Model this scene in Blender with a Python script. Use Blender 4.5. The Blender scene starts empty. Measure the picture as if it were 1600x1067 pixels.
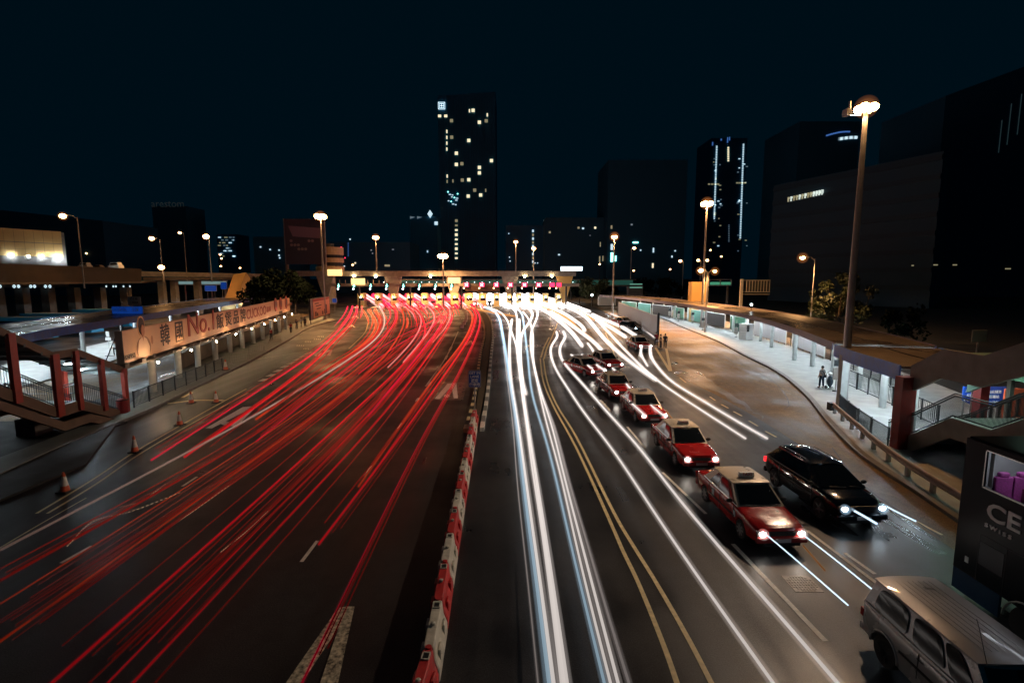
import bpy, bmesh, math, random
from mathutils import Vector, Matrix
random.seed(11)
PI = math.pi
S = bpy.context.scene
COL = S.collection
# ------------------------------------------------------------------ camera
PITCH = math.atan(100 / 810.0)
CAMH = 9.0
cd = bpy.data.cameras.new('camera'); cam = bpy.data.objects.new('camera', cd); COL.objects.link(cam)
cd.sensor_width = 36.0; cd.lens = 36.0 * 810 / 1600; cd.clip_end = 5000; cd.clip_start = 0.1
cam.location = (0, 0, CAMH); cam.rotation_euler = (PI / 2 - PITCH, 0, 0)
S.camera = cam
# ------------------------------------------------------------------ world (night sky), no sun at night
W = bpy.data.worlds.new("World"); S.world = W; W.use_nodes = True
bg = W.node_tree.nodes['Background']
bg.inputs[0].default_value = (0.006, 0.42, 0.80, 1); bg.inputs[1].default_value = 0.0102
S.view_settings.view_transform = 'Standard'; S.view_settings.look = 'None'
S.view_settings.exposure = 0.0; S.view_settings.gamma = 1.0
S.cycles.use_denoising = True
S.cycles.max_bounces = 5; S.cycles.diffuse_bounces = 2; S.cycles.glossy_bounces = 3
S.cycles.sample_clamp_indirect = 4.0; S.cycles.sample_clamp_direct = 0
S.cycles.caustics_reflective = False; S.cycles.caustics_refractive = False

# ------------------------------------------------------------------ measuring helpers (turn a sight line into a real place)
CP, SP = math.cos(PITCH), math.sin(PITCH)
def ray(u, v):
    x = (u - 800) / 810.0; y = -(v - 533.5) / 810.0
    return x, CP + y * SP, -SP + y * CP
def g(u, v, z=0.0):
    d = ray(u, v); t = (z - CAMH) / d[2]; return (d[0] * t, d[1] * t, z)
def pt(u, v, Y):
    d = ray(u, v); t = Y / d[1]; return (d[0] * t, Y, CAMH + d[2] * t)
def zat(Y, v):
    d = ray(800, v); return CAMH + d[2] * Y / d[1]

# ------------------------------------------------------------------ materials
MATS = {}
def mat(name, col, rough=0.6, metal=0.0, emit=None, es=0.0, noise=0.0, nscale=3.0, bump=0.0, bscale=40.0, spec=0.5, coat=0.0, col2=None):
    m = bpy.data.materials.new(name); m.use_nodes = True; nt = m.node_tree; N = nt.nodes; L = nt.links
    b = N['Principled BSDF']; b.inputs['Base Color'].default_value = (*col, 1)
    b.inputs['Roughness'].default_value = rough; b.inputs['Metallic'].default_value = metal
    b.inputs['Specular IOR Level'].default_value = spec; b.inputs['Coat Weight'].default_value = coat
    if emit: b.inputs['Emission Color'].default_value = (*emit, 1); b.inputs['Emission Strength'].default_value = es
    if noise > 0:
        geo = N.new('ShaderNodeNewGeometry'); t = N.new('ShaderNodeTexNoise'); t.inputs['Scale'].default_value = nscale; t.inputs['Detail'].default_value = 6
        L.new(geo.outputs['Position'], t.inputs['Vector'])
        r = N.new('ShaderNodeMapRange'); r.inputs[1].default_value = .3; r.inputs[2].default_value = .7
        L.new(t.outputs['Fac'], r.inputs[0])
        mx = N.new('ShaderNodeMix'); mx.data_type = 'RGBA'
        c2 = col2 if col2 else tuple(c * (1 - noise) for c in col)
        mx.inputs[6].default_value = (*c2, 1); mx.inputs[7].default_value = (*col, 1)
        L.new(r.outputs[0], mx.inputs[0]); L.new(mx.outputs[2], b.inputs['Base Color'])
        r2 = N.new('ShaderNodeMapRange'); r2.inputs[1].default_value = .3; r2.inputs[2].default_value = .7
        r2.inputs[3].default_value = max(0.05, rough - .12); r2.inputs[4].default_value = min(1, rough + .1)
        L.new(t.outputs['Fac'], r2.inputs[0]); L.new(r2.outputs[0], b.inputs['Roughness'])
    if bump > 0:
        geo = N.new('ShaderNodeNewGeometry'); t = N.new('ShaderNodeTexNoise'); t.inputs['Scale'].default_value = bscale; t.inputs['Detail'].default_value = 4
        L.new(geo.outputs['Position'], t.inputs['Vector'])
        bp = N.new('ShaderNodeBump'); bp.inputs['Strength'].default_value = bump; bp.inputs['Distance'].default_value = .02
        L.new(t.outputs['Fac'], bp.inputs['Height']); L.new(bp.outputs[0], b.inputs['Normal'])
    MATS[name] = m; return m

def asphalt(name, col, wet=0.5, stripes=True, rlo=.2, rhi=.62):
    m = bpy.data.materials.new(name); m.use_nodes = True; nt = m.node_tree; N = nt.nodes; L = nt.links
    b = N['Principled BSDF']; geo = N.new('ShaderNodeNewGeometry')
    def noise(sc, det=5, vec=None, vs=None):
        t = N.new('ShaderNodeTexNoise'); t.inputs['Scale'].default_value = sc; t.inputs['Detail'].default_value = det
        if vs:
            mp = N.new('ShaderNodeMapping'); mp.inputs['Scale'].default_value = vs; L.new(geo.outputs['Position'], mp.inputs[0]); L.new(mp.outputs[0], t.inputs['Vector'])
        else: L.new(geo.outputs['Position'], t.inputs['Vector'])
        return t
    def rng(src, a, b_, c, d):
        r = N.new('ShaderNodeMapRange'); r.inputs[1].default_value = a; r.inputs[2].default_value = b_; r.inputs[3].default_value = c; r.inputs[4].default_value = d
        L.new(src, r.inputs[0]); return r.outputs[0]
    big = noise(.18, 5); lane = noise(1.0, 4, vs=(1.3, .05, 1)); fine = noise(34, 3); mid = noise(2.2, 6)
    def mul(a, b_):
        k = N.new('ShaderNodeMath'); k.operation = 'MULTIPLY'; L.new(a, k.inputs[0]); L.new(b_, k.inputs[1]); return k.outputs[0]
    f = mul(mul(rng(big.outputs[0], .35, .65, .7, 1.2), rng(lane.outputs[0], .3, .7, .72, 1.25)), mul(rng(fine.outputs[0], .32, .68, .25, 1.9), rng(mid.outputs[0], .3, .7, .82, 1.15)))
    vm = N.new('ShaderNodeVectorMath'); vm.operation = 'SCALE'; vm.inputs[0].default_value = col; L.new(f, vm.inputs['Scale'])
    L.new(vm.outputs[0], b.inputs['Base Color'])
    L.new(mul(rng(big.outputs[0], .38, .6, rlo + .12, rhi), rng(lane.outputs[0], .3, .7, .8, 1.15)), b.inputs['Roughness'])
    b.inputs['Specular IOR Level'].default_value = .3
    bp = N.new('ShaderNodeBump'); bp.inputs['Strength'].default_value = .35; bp.inputs['Distance'].default_value = .012
    L.new(fine.outputs[0], bp.inputs['Height']); L.new(bp.outputs[0], b.inputs['Normal'])
    return m

M_ROAD = asphalt('asphalt', (.024, .022, .022))
M_ROADR = asphalt('asphalt_right', (.019, .019, .021), rlo=.16, rhi=.5)
M_WET = asphalt('wet_asphalt', (.012, .012, .012), rlo=.28, rhi=.45)
M_CONC = asphalt('concrete_road', (.16, .105, .055), rlo=.3, rhi=.75)
M_PATCH = asphalt('worn_patch', (.10, .075, .04), rlo=.12, rhi=.5)
M_GROUND = mat('ground_dirt', (.03, .03, .028), .9, noise=.5, nscale=.3)
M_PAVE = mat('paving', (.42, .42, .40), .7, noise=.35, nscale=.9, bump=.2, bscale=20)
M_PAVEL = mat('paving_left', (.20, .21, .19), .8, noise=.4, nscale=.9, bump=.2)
M_PAVESHADE = mat('paving_shadow_toned', (.014, .014, .014), .75, noise=.45, nscale=.9, bump=.2)  # near-black tone puts the staircase shadow into the yard colour
M_KERB = mat('kerb_stone', (.22, .21, .20), .7, noise=.4, nscale=2)
M_WHITEP = mat('white_paint', (.8, .75, .66), .55, noise=.3, nscale=9)
M_YELP = mat('yellow_paint', (.85, .68, .36), .55, noise=.3, nscale=6)
M_DARKP = mat('dark_patch', (.02, .02, .022), .35, noise=.4, nscale=2)
M_POLE = mat('galvanised', (.38, .37, .36), .45, .5, noise=.2, nscale=2)
M_DPOLE = mat('dark_metal', (.03, .035, .04), .45, .6)
M_LAMPH = mat('lamp_housing', (.2, .2, .2), .5, .5)
M_SODIUM = mat('sodium_lens', (1, .6, .3), emit=(1, .50, .18), es=34)
M_SODBIG = mat('sodium_lens_high', (1, .6, .3), emit=(1, .50, .18), es=44)
M_SODFAR = mat('sodium_lens_far', (1, .6, .3), emit=(1, .55, .22), es=14)
M_TUBE = mat('fluorescent_tube', (1, 1, 1), emit=(.78, .92, 1), es=260)
M_TUBEL = mat('fluorescent_tube_bright', (1, 1, 1), emit=(.78, .92, 1), es=480)
M_TUBEG = mat('fluorescent_tube_green', (1, 1, 1), emit=(.6, 1, .8), es=45)
M_SPOTW = mat('small_white_lamp', (1, 1, 1), emit=(.75, .95, 1), es=6)
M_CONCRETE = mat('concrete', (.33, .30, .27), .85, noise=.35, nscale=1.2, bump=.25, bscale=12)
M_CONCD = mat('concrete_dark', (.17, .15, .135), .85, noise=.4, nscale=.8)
M_BROWNC = mat('brown_fascia', (.20, .125, .085), .75, noise=.35, nscale=1.5)
M_REDP = mat('red_pillar_paint', (.42, .055, .035), .45, noise=.3, nscale=3)
M_REDD = mat('dark_red_paint', (.28, .02, .02), .5, noise=.3, nscale=3)
M_NOISEW = mat('noise_wall', (.085, .062, .048), .8, noise=.5, nscale=.25)
M_BLUEF = mat('blue_fascia', (.08, .22, .75), .5, noise=.3, nscale=2)
M_PURPF = mat('purple_fascia', (.16, .15, .27), .5, noise=.3, nscale=2)
M_CROOF = asphalt('canopy_roof', (.11, .09, .07), rlo=.10, rhi=.42)
M_SOFFIT = mat('soffit', (.45, .48, .48), .7)
M_GREENTINT = mat('green_light_tint', (.16, .30, .22), .55, noise=.2, nscale=2)  # green light on under-roof and far fascia is put into this base colour
M_COLW = mat('white_column', (.55, .58, .57), .6, noise=.25, nscale=2)
M_BBO = mat('billboard_face', (.88, .52, .30), .6, noise=.08, nscale=2)
M_BBTXT = mat('billboard_dark_text', (.035, .02, .025), .6)
M_BBRED = mat('billboard_red', (.42, .05, .03), .6)
M_BBLINE = mat('billboard_line', (.42, .2, .12), .6)
M_BBSHIRT = mat('billboard_shirt', (.95, .66, .46), .6)
M_BBSKIN = mat('billboard_skin', (.60, .26, .15), .6)
M_BLUES = mat('blue_sign', (.015, .08, .42), .45)
M_BLUEGLOW = mat('blue_sign_added_glow', (.015, .06, .36), .45, emit=(.01, .08, .5), es=.35)  # faint emission stands in for lamplight falling on the sign face
M_BOOTHL = mat('booth_floodlight', (1, .8, .5), emit=(1, .72, .36), es=150)
M_SIGNW = mat('sign_white', (.75, .75, .72), .5)
M_TEAL = mat('teal_wall', (.10, .30, .24), .5, noise=.3, nscale=2)
M_GREENP = mat('green_panel', (.02, .16, .09), .4, noise=.4, nscale=1)
M_GLASS = mat('dark_glass', (.008, .01, .012), .06, spec=.8)
M_BLACK = mat('black_trim', (.012, .012, .013), .5)
M_CHROME = mat('chrome', (.6, .6, .6), .18, 1.0)
M_RUB = mat('rubber', (.018, .018, .018), .8)
M_BARW = mat('barrier_white', (.72, .68, .58), .5, noise=.35, nscale=5)
M_BARR = mat('barrier_red', (.62, .035, .035), .5, noise=.35, nscale=5)
M_ORANGE = mat('cone_orange', (.75, .14, .05), .5, noise=.2, nscale=8)
M_CONEW = mat('cone_white', (.75, .70, .62), .5, noise=.2, nscale=8)
M_PLANTER = mat('planter_soil', (.10, .07, .04), .9, noise=.6, nscale=3, bump=.8, bscale=8)
M_TAXI = mat('taxi_red', (.48, .014, .012), .22, noise=.15, nscale=2, coat=.8)
M_TAXIROOF = mat('taxi_roof', (.58, .50, .40), .35, .3, noise=.12, nscale=3)
M_SUV = mat('suv_black', (.006, .007, .009), .12, coat=1.0)
M_VAN = mat('van_silver', (.52, .51, .50), .28, .35, noise=.12, nscale=1.5, coat=.5)
M_VANROOF = mat('van_roof', (.48, .47, .46), .38, .2, noise=.15, nscale=1.5, coat=.3)
M_BUSBLK = mat('bus_black', (.004, .008, .012), .35, spec=.12)
M_BUSBLUE = mat('bus_blue_skirt', (.012, .05, .11), .25, coat=.5)
M_SEAT = mat('bus_seat', (.38, .06, .29), .8, noise=.4, nscale=25)
M_BUSIN = mat('bus_interior', (.35, .36, .36), .7)
M_HEAD = mat('headlight_on', (1, 1, 1), emit=(1, .93, .82), es=45)
M_HEADB = mat('headlight_xenon', (1, 1, 1), emit=(.68, .86, 1), es=45)
M_TAIL = mat('tail_light', (.5, .01, .01), .2, emit=(1, .03, .04), es=1.5)
M_TAILOFF = mat('tail_light_off', (.35, .01, .01), .2)
M_SKIN = mat('skin', (.42, .24, .16), .6)
M_HAIR = mat('hair', (.015, .012, .01), .6)
M_WORN = mat('worn_paint', (.75, .68, .5), .6, noise=.96, nscale=11)
M_LEAFSHADE = mat('shade_toned_leaves', (.005, .010, .006), .95, spec=.05, noise=.5, nscale=1.5)  # near-black copy, night shade put into the colour of crowns away from lamps
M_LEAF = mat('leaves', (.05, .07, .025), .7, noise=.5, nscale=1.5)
M_BARK = mat('bark', (.07, .05, .035), .9, noise=.4, nscale=4)
M_BWALL = mat('tower_wall', (.02, .2, .36), .6, noise=.3, nscale=.05)
M_BWALL2 = mat('office_wall', (.02, .24, .42), .7, noise=.3, nscale=.05)
M_WARMW = mat('warm_window', (1, 1, .8), emit=(1, .86, .55), es=1.1)
M_WARMD = mat('dim_window', (1, 1, .8), emit=(.9, .8, .45), es=.25)
M_COOLW = mat('cool_window', (1, 1, 1), emit=(.65, .9, 1), es=.9)
M_COOLD = mat('cool_window_dim', (1, 1, 1), emit=(.5, .75, .9), es=.18)
M_BLUEL = mat('blue_led', (.2, .4, 1), emit=(.12, .35, 1), es=.35)
M_REDX = mat('red_signal', (1, .1, .1), emit=(1, .02, .09), es=3)
M_WX = mat('pale_signal', (1, 1, 1), emit=(1, .7, .8), es=3)
M_GRN = mat('green_signal', (.1, 1, .8), emit=(.25, 1, .85), es=5)
M_TOLL = mat('toll_booth_cream', (.75, .58, .30), .6, noise=.2, nscale=1)
M_YSIGN = mat('lit_yellow_sign', (1, .8, .4), emit=(1, .70, .28), es=1.5)
M_ORB = mat('ochre_cladding', (.55, .34, .12), .6, noise=.15, nscale=.4)
M_MANH = mat('manhole_iron', (.16, .15, .14), .45, .4, noise=.7, nscale=9)
M_WALLP = mat('grey_panel', (.45, .42, .42), .6, noise=.15, nscale=1)

def glow_mat(name, col, st):
    m = bpy.data.materials.new(name); m.use_nodes = True; nt = m.node_tree; nt.nodes.clear(); e = nt.nodes.new('ShaderNodeEmission'); e.inputs[0].default_value = (*col, 1); e.inputs[1].default_value = st; o = nt.nodes.new('ShaderNodeOutputMaterial'); nt.links.new(e.outputs[0], o.inputs['Volume']); return m
M_LAMPGLOW = glow_mat('lamp_glow_shell', (1, .32, .08), .09)  # emissive shells imitate a glow round the lamps; no air is lit
M_HEADG = glow_mat('headlight_glow_shell', (1, .84, .78), 1.1); M_HEADGB = glow_mat('xenon_glow_shell', (.5, .75, 1), 1.1)  # same self-glowing shells, added round the headlights
# ------------------------------------------------------------------ mesh building
class MB:
    def __init__(s): s.v = []; s.f = []
    def add(s, vs, fs):
        o = len(s.v); s.v += [tuple(p) for p in vs]; s.f += [tuple(o + i for i in f) for f in fs]; return s
    def box(s, c, d, rz=0.0, m=None):
        hx, hy, hz = d[0] / 2, d[1] / 2, d[2] / 2; co, si = math.cos(rz), math.sin(rz); vs = []
        for z in (-hz, hz):
            for x, y in ((-hx, -hy), (hx, -hy), (hx, hy), (-hx, hy)):
                vs.append((c[0] + x * co - y * si, c[1] + x * si + y * co, c[2] + z))
        return s.add(vs, [(3, 2, 1, 0), (4, 5, 6, 7), (0, 1, 5, 4), (1, 2, 6, 5), (2, 3, 7, 6), (3, 0, 4, 7)])
    def bar(s, a, b, w, h, up=(0, 0, 1)):           # rectangular bar from a to b
        a, b = Vector(a), Vector(b); d = (b - a).normalized(); u = Vector(up)
        sd = d.cross(u)
        if sd.length < 1e-4: sd = d.cross(Vector((0, 1, 0)))
        sd.normalize(); u = sd.cross(d)
        vs = []
        for p in (a, b):
            for i, j in ((-1, -1), (1, -1), (1, 1), (-1, 1)): vs.append(p + sd * (i * w / 2) + u * (j * h / 2))
        return s.add(vs, [(3, 2, 1, 0), (4, 5, 6, 7), (0, 1, 5, 4), (1, 2, 6, 5), (2, 3, 7, 6), (3, 0, 4, 7)])
    def cyl(s, a, b, r0, r1=None, n=12, caps=True):
        r1 = r0 if r1 is None else r1
        return s.tube([a, b], [r0, r1], n, caps)
    def tube(s, pts, rad, n=8, caps=True):
        P = [Vector(p) for p in pts]; k = len(P)
        if not hasattr(rad, '__len__'): rad = [rad] * k
        o = len(s.v); fs = []
        prev = None
        for i, p in enumerate(P):
            d = (P[min(i + 1, k - 1)] - P[max(i - 1, 0)]).normalized()
            ref = Vector((0, 0, 1)) if abs(d.z) < .95 else Vector((0, 1, 0))
            a = d.cross(ref).normalized(); b = a.cross(d)
            for j in range(n):
                t = 2 * PI * j / n; s.v.append(tuple(p + (a * math.cos(t) + b * math.sin(t)) * rad[i]))
        for i in range(k - 1):
            for j in range(n):
                j2 = (j + 1) % n; s.f.append((o + i * n + j, o + i * n + j2, o + (i + 1) * n + j2, o + (i + 1) * n + j))
        if caps: s.f.append(tuple(o + j for j in reversed(range(n)))); s.f.append(tuple(o + (k - 1) * n + j for j in range(n)))
        return s
    def prism(s, poly, z0, z1):
        n = len(poly); vs = [(p[0], p[1], z0) for p in poly] + [(p[0], p[1], z1) for p in poly]
        area = sum(poly[i][0] * poly[(i + 1) % n][1] - poly[(i + 1) % n][0] * poly[i][1] for i in range(n))
        up = tuple(range(n, 2 * n)); dn = tuple(reversed(range(n)))
        side = [(i, (i + 1) % n, n + (i + 1) % n, n + i) for i in range(n)]
        if area < 0: up = tuple(reversed(up)); dn = tuple(reversed(dn)); side = [tuple(reversed(q)) for q in side]
        return s.add(vs, [up, dn] + side)
    def sph(s, c, r, n=10, m=6, sc=(1, 1, 1)):
        vs = [(c[0], c[1], c[2] + r * sc[2])]; fs = []
        for i in range(1, m):
            a = PI * i / m
            for j in range(n):
                b = 2 * PI * j / n; vs.append((c[0] + r * sc[0] * math.sin(a) * math.cos(b), c[1] + r * sc[1] * math.sin(a) * math.sin(b), c[2] + r * sc[2] * math.cos(a)))
        vs.append((c[0], c[1], c[2] - r * sc[2]))
        for j in range(n): fs.append((0, 1 + j, 1 + (j + 1) % n))
        for i in range(m - 2):
            for j in range(n):
                a = 1 + i * n; fs.append((a + j, a + n + j, a + n + (j + 1) % n, a + (j + 1) % n))
        e = len(vs) - 1; a = 1 + (m - 2) * n
        for j in range(n): fs.append((a + j, e, a + (j + 1) % n))
        return s.add(vs, fs)
    def strip(s, L, R, z0, z1):                      # slab between two polylines (top z1, bottom z0)
        n = len(L); vs = [(p[0], p[1], z1) for p in L] + [(p[0], p[1], z1) for p in R] + [(p[0], p[1], z0) for p in L] + [(p[0], p[1], z0) for p in R]
        fs = []
        for i in range(n - 1):
            fs += [(i, n + i, n + i + 1, i + 1), (2 * n + i, 2 * n + i + 1, 3 * n + i + 1, 3 * n + i), (i, i + 1, 2 * n + i + 1, 2 * n + i), (n + i, 3 * n + i, 3 * n + i + 1, n + i + 1)]
        fs += [(0, 2 * n, 3 * n, n), (n - 1, 2 * n - 1, 4 * n - 1, 3 * n - 1)]
        return s.add(vs, fs)
    def sheet(s, poly, z): return s.add([(p[0], p[1], z) for p in poly], [tuple(range(len(poly)))])
    def lathe(s, prof, c=(0, 0, 0), n=16, axis='z'):
        o = len(s.v); k = len(prof)
        for r, h in prof:
            for j in range(n):
                t = 2 * PI * j / n; x, y, z = r * math.cos(t), r * math.sin(t), h
                if axis == 'y': x, y, z = x, h, y
                s.v.append((c[0] + x, c[1] + y, c[2] + z))
        for i in range(k - 1):
            for j in range(n):
                j2 = (j + 1) % n; s.f.append((o + i * n + j, o + i * n + j2, o + (i + 1) * n + j2, o + (i + 1) * n + j))
        s.f.append(tuple(o + j for j in reversed(range(n)))); s.f.append(tuple(o + (k - 1) * n + j for j in range(n)))
        return s
    def build(s, name, m, parent=None, smooth=False, local=False, angle=None):
        off = Vector((0, 0, 0))
        if parent is not None and not local:
            off = world_loc(parent)
        me = bpy.data.meshes.new(name); me.from_pydata([(v[0] - off.x, v[1] - off.y, v[2] - off.z) for v in s.v], [], s.f); me.materials.append(m)
        bm = bmesh.new(); bm.from_mesh(me); bmesh.ops.recalc_face_normals(bm, faces=bm.faces); bm.to_mesh(me); bm.free()
        if smooth:
            for p in me.polygons: p.use_smooth = True
            if angle: me.set_sharp_from_angle(angle=angle)
        o = bpy.data.objects.new(name, me); COL.objects.link(o)
        if parent is not None: o.parent = parent
        return o
def world_loc(o):
    l = Vector(o.location)
    while o.parent is not None: o = o.parent; l = l + Vector(o.location)
    return l
def tag(o, label=None, cat=None, group=None, kind=None):
    if label: o['label'] = label
    if cat: o['category'] = cat
    if group: o['group'] = group
    if kind: o['kind'] = kind
    return o
def thing(name, label, cat, loc=(0, 0, 0), rz=0.0, group=None):
    o = bpy.data.objects.new(name, None); COL.objects.link(o); o.location = loc; o.rotation_euler = (0, 0, rz); o.empty_display_size = .3
    return tag(o, label, cat, group)
def struct(mb, name, m, **k): return tag(mb.build(name, m, **k), kind='structure')
def dup(root, loc, rz=None, label=None, group=None):
    def cp(o, par):
        c = o.copy(); COL.objects.link(c)
        if par is not None: c.parent = par
        for ch in list(o.children): cp(ch, c)
        return c
    r = cp(root, None); r.location = loc
    if rz is not None: r.rotation_euler = (0, 0, rz)
    if label: r['label'] = label
    if group: r['group'] = group
    return r
def spline(P, n=8):
    P = [Vector(p) for p in P]
    if len(P) < 3: 
        return [P[0].lerp(P[1], i / n) for i in range(n + 1)]
    Q = [P[0] * 2 - P[1]] + P + [P[-1] * 2 - P[-2]]; out = []
    for i in range(1, len(Q) - 2):
        a, b, c, d = Q[i - 1], Q[i], Q[i + 1], Q[i + 2]
        # centripetal parametrisation
        t0 = 0; t1 = max(1e-4, (b - a).length ** .5); t2 = t1 + max(1e-4, (c - b).length ** .5); t3 = t2 + max(1e-4, (d - c).length ** .5)
        for j in range(n):
            t = t1 + (t2 - t1) * j / n
            A1 = a * ((t1 - t) / (t1 - t0)) + b * ((t - t0) / (t1 - t0)); A2 = b * ((t2 - t) / (t2 - t1)) + c * ((t - t1) / (t2 - t1)); A3 = c * ((t3 - t) / (t3 - t2)) + d * ((t - t2) / (t3 - t2))
            B1 = A1 * ((t2 - t) / (t2 - t0)) + A2 * ((t - t0) / (t2 - t0)); B2 = A2 * ((t3 - t) / (t3 - t1)) + A3 * ((t - t1) / (t3 - t1))
            out.append(B1 * ((t2 - t) / (t2 - t1)) + B2 * ((t - t1) / (t2 - t1)))
    out.append(P[-1]); return out
def GS(px, z=0.0, n=6): return spline([g(u, v, z) for u, v in px], n)
def offs(P, d):                                      # offset a polyline sideways
    out = []
    for i, p in enumerate(P):
        t = P[min(i + 1, len(P) - 1)] - P[max(i - 1, 0)]; t.z = 0; t.normalize(); out.append(Vector((p.x + t.y * d, p.y - t.x * d, p.z)))
    return out
def band(mb, P, w, z):                               # painted line along a polyline
    A, B = offs(P, -w / 2), offs(P, w / 2); n = len(P)
    mb.add([(p.x, p.y, z) for p in A] + [(p.x, p.y, z) for p in B], [(i, n + i, n + i + 1, i + 1) for i in range(n - 1)])
TXT = {}
def text(s, size, m, parent, loc, rot, name='lettering', depth=.01, bold=0.0, sx=1.0, align='CENTER', local=True):
    cu = bpy.data.curves.new(name, 'FONT'); cu.body = s; cu.size = size; cu.extrude = depth; cu.offset = bold; cu.align_x = align; cu.align_y = 'CENTER'; cu.resolution_u = 3
    to = bpy.data.objects.new(name + '_tmp', cu); COL.objects.link(to)
    dg = bpy.context.evaluated_depsgraph_get(); me = bpy.data.meshes.new_from_object(to.evaluated_get(dg))
    bpy.data.objects.remove(to); bpy.data.curves.remove(cu); me.materials.clear(); me.materials.append(m); me.name = name
    o = bpy.data.objects.new(name, me); COL.objects.link(o); o.parent = parent; o.scale = (sx, 1, 1); o.rotation_euler = rot; o.location = loc
    return o
# ================================================================== THE SETTING
struct(MB().sheet([(-1500, -60), (1500, -60), (1500, 3000), (-1500, 3000)], -.05), 'ground', M_GROUND)
RC = GS([(1560, 860), (1484, 809), (1431, 772), (1375, 736), (1337, 708), (1291, 660), (1256, 617), (1213, 582), (1162, 556), (1121, 534), (1069, 513), (1029, 496), (990, 486), (935, 480)], 0, 4)
LC = GS([(-120, 800), (0, 745), (60, 716), (120, 690), (235, 642), (300, 610), (400, 561), (455, 530), (485, 512), (526, 500)], 0, 4)
CE_ = GS([(1600, 930), (1480, 852), (1400, 800), (1240, 689), (1169, 645), (1117, 616), (1046, 580), (1027, 536), (1000, 514), (966, 499)], 0, 4)
struct(MB().sheet([(-90, -8), (14, -8)] + [(p.x + .05, p.y) for p in RC] + [(26, 175), (30, 330), (-140, 330), (-90, 150)] , 0.0), 'road', M_ROAD)
# right carriageway (smoother, shinier), concrete bus lane, worn repair patches
mid_line = GS([(700, 1400), (700, 1000), (735, 760), (757, 640), (770, 540), (765, 495), (740, 478)], 0, 4)
struct(MB().sheet([(p.x, p.y) for p in mid_line] + [(20, 174), (23, 116), (20, 73)] + [(p.x, p.y) for p in list(reversed(CE_))[4:]] + [(14, -6)], .004), 'road_right_carriageway', M_ROADR)
struct(MB().sheet([(p.x, p.y) for p in CE_] + [(24, 130), (26, 165)] + [(p.x - .02, p.y) for p in reversed(RC)], .008), 'bus_lane_concrete', M_CONC)
def blob(px, z, name, m, jag=.25):
    P = [g(u, v) for u, v in px]; out = []
    for i in range(len(P)):
        a = Vector(P[i]); b = Vector(P[(i + 1) % len(P)])
        for k in range(5):
            q = a.lerp(b, k / 5); out.append((q.x + random.uniform(-jag, jag), q.y + random.uniform(-jag, jag)))
    return struct(MB().sheet(out, z), name, m)
blob([(1050, 565), (1075, 572), (1105, 590), (1140, 614), (1175, 640), (1195, 655), (1170, 640), (1120, 612), (1085, 600), (1055, 582)], .012, 'road_repair_patch', M_PATCH, .22)
# left slip lane of wet asphalt
struct(MB().sheet([(p.x, p.y) for p in LC[:-9]] + [g(u, v)[:2] for u, v in [(470, 540), (385, 609), (300, 655), (210, 707), (137, 755), (60, 802), (-120, 910)]], .006), 'slip_road_wet', M_WET)
# pavements: raised 0.15 m, with a kerb stone in front
def pavement(line, back, m, name, side):
    n = len(line); kb = offs(line, side * .35)
    struct(MB().strip(line, kb, -.04, .15), name + '_kerb', M_KERB)
    struct(MB().strip(kb, back, -.04, .146), name, m)
LWALL = spline([(-25.2, 22, 0), (-26.4, 34, 0), (-29.0, 40.4, 0), (-31.6, 50, 0), (-34.6, 62, 0), (-37.3, 78, 0), (-39.8, 90, 0), (-43.5, 108, 0), (-48, 128, 0)], 5)
def resample(P, n):
    L = [0]
    for a, b in zip(P, P[1:]): L.append(L[-1] + (b - a).length)
    out = []; k = 0
    for i in range(n):
        t = L[-1] * i / (n - 1)
        while k < len(P) - 2 and L[k + 1] < t: k += 1
        out.append(P[k].lerp(P[k + 1], (t - L[k]) / max(1e-6, L[k + 1] - L[k])))
    return out
lc2 = resample(LC, 40)
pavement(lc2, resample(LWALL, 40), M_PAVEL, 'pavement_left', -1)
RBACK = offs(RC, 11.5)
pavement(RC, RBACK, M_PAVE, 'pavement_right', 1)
# inner bus road on the left and its lit waiting platform
struct(MB().sheet([(-29.5, 22), (-31, 40), (-39.5, 76), (-50, 130), (-62, 130), (-47, 60), (-42, 30), (-42, 20)], .02), 'inner_bus_road', M_CONC)
struct(MB().prism([(-39, 28), (-40.5, 44), (-47.5, 76), (-57, 116), (-66, 118), (-57, 76), (-50, 44), (-47, 28)], -.03, .16), 'platform_left', M_PAVE)
struct(MB().prism([(-20.5, 24), (-24, 30.5), (-24, 31.5), (-60, 31.5), (-60, -6), (-22, -6)], -.03, .10), 'yard_left', M_PAVESHADE)

# ------------------------------------------------------------------ painted markings (part of the road)
ym = MB(); wm = MB()
Z1 = .016
def line(px, w, mb, z=Z1, n=5): band(mb, GS(px, 0, n), w, z)
line([(844, 560), (849, 596), (864, 633), (900, 699), (960, 830), (973, 860), (997, 910), (1041, 1019), (1062, 1080)], .13, ym)
line([(849, 560), (855, 596), (869, 631), (900, 682), (965, 812), (994, 860), (1025, 910), (1075, 997), (1118, 1080)], .13, ym)
line([(858, 527), (850, 543), (845, 559)], .2, ym); line([(871, 505), (862, 528), (855, 543), (850, 561)], .2, ym)
line([(946, 520), (962, 560), (968, 590)], .16, ym); line([(1024, 543), (1047, 580)], .28, ym, .02); line([(1041, 545), (1048, 580)], .28, ym, .024)
for a, b in [((1109, 620), (1118, 626)), ((1127, 632), (1138, 638)), ((1146, 643), (1159, 650)), ((1170, 657.5), (1184, 666)), ((1196, 674), (1213, 683)), ((1432, 815), (1472, 836)), ((1062, 590), (1072, 598))]: line([a, b], .12, ym)
line([(1145, 850), (1290, 1002)], .15, wm); line([(1035, 738), (1103, 803)], .13, wm); line([(938, 625), (963, 652)], .16, wm)
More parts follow.
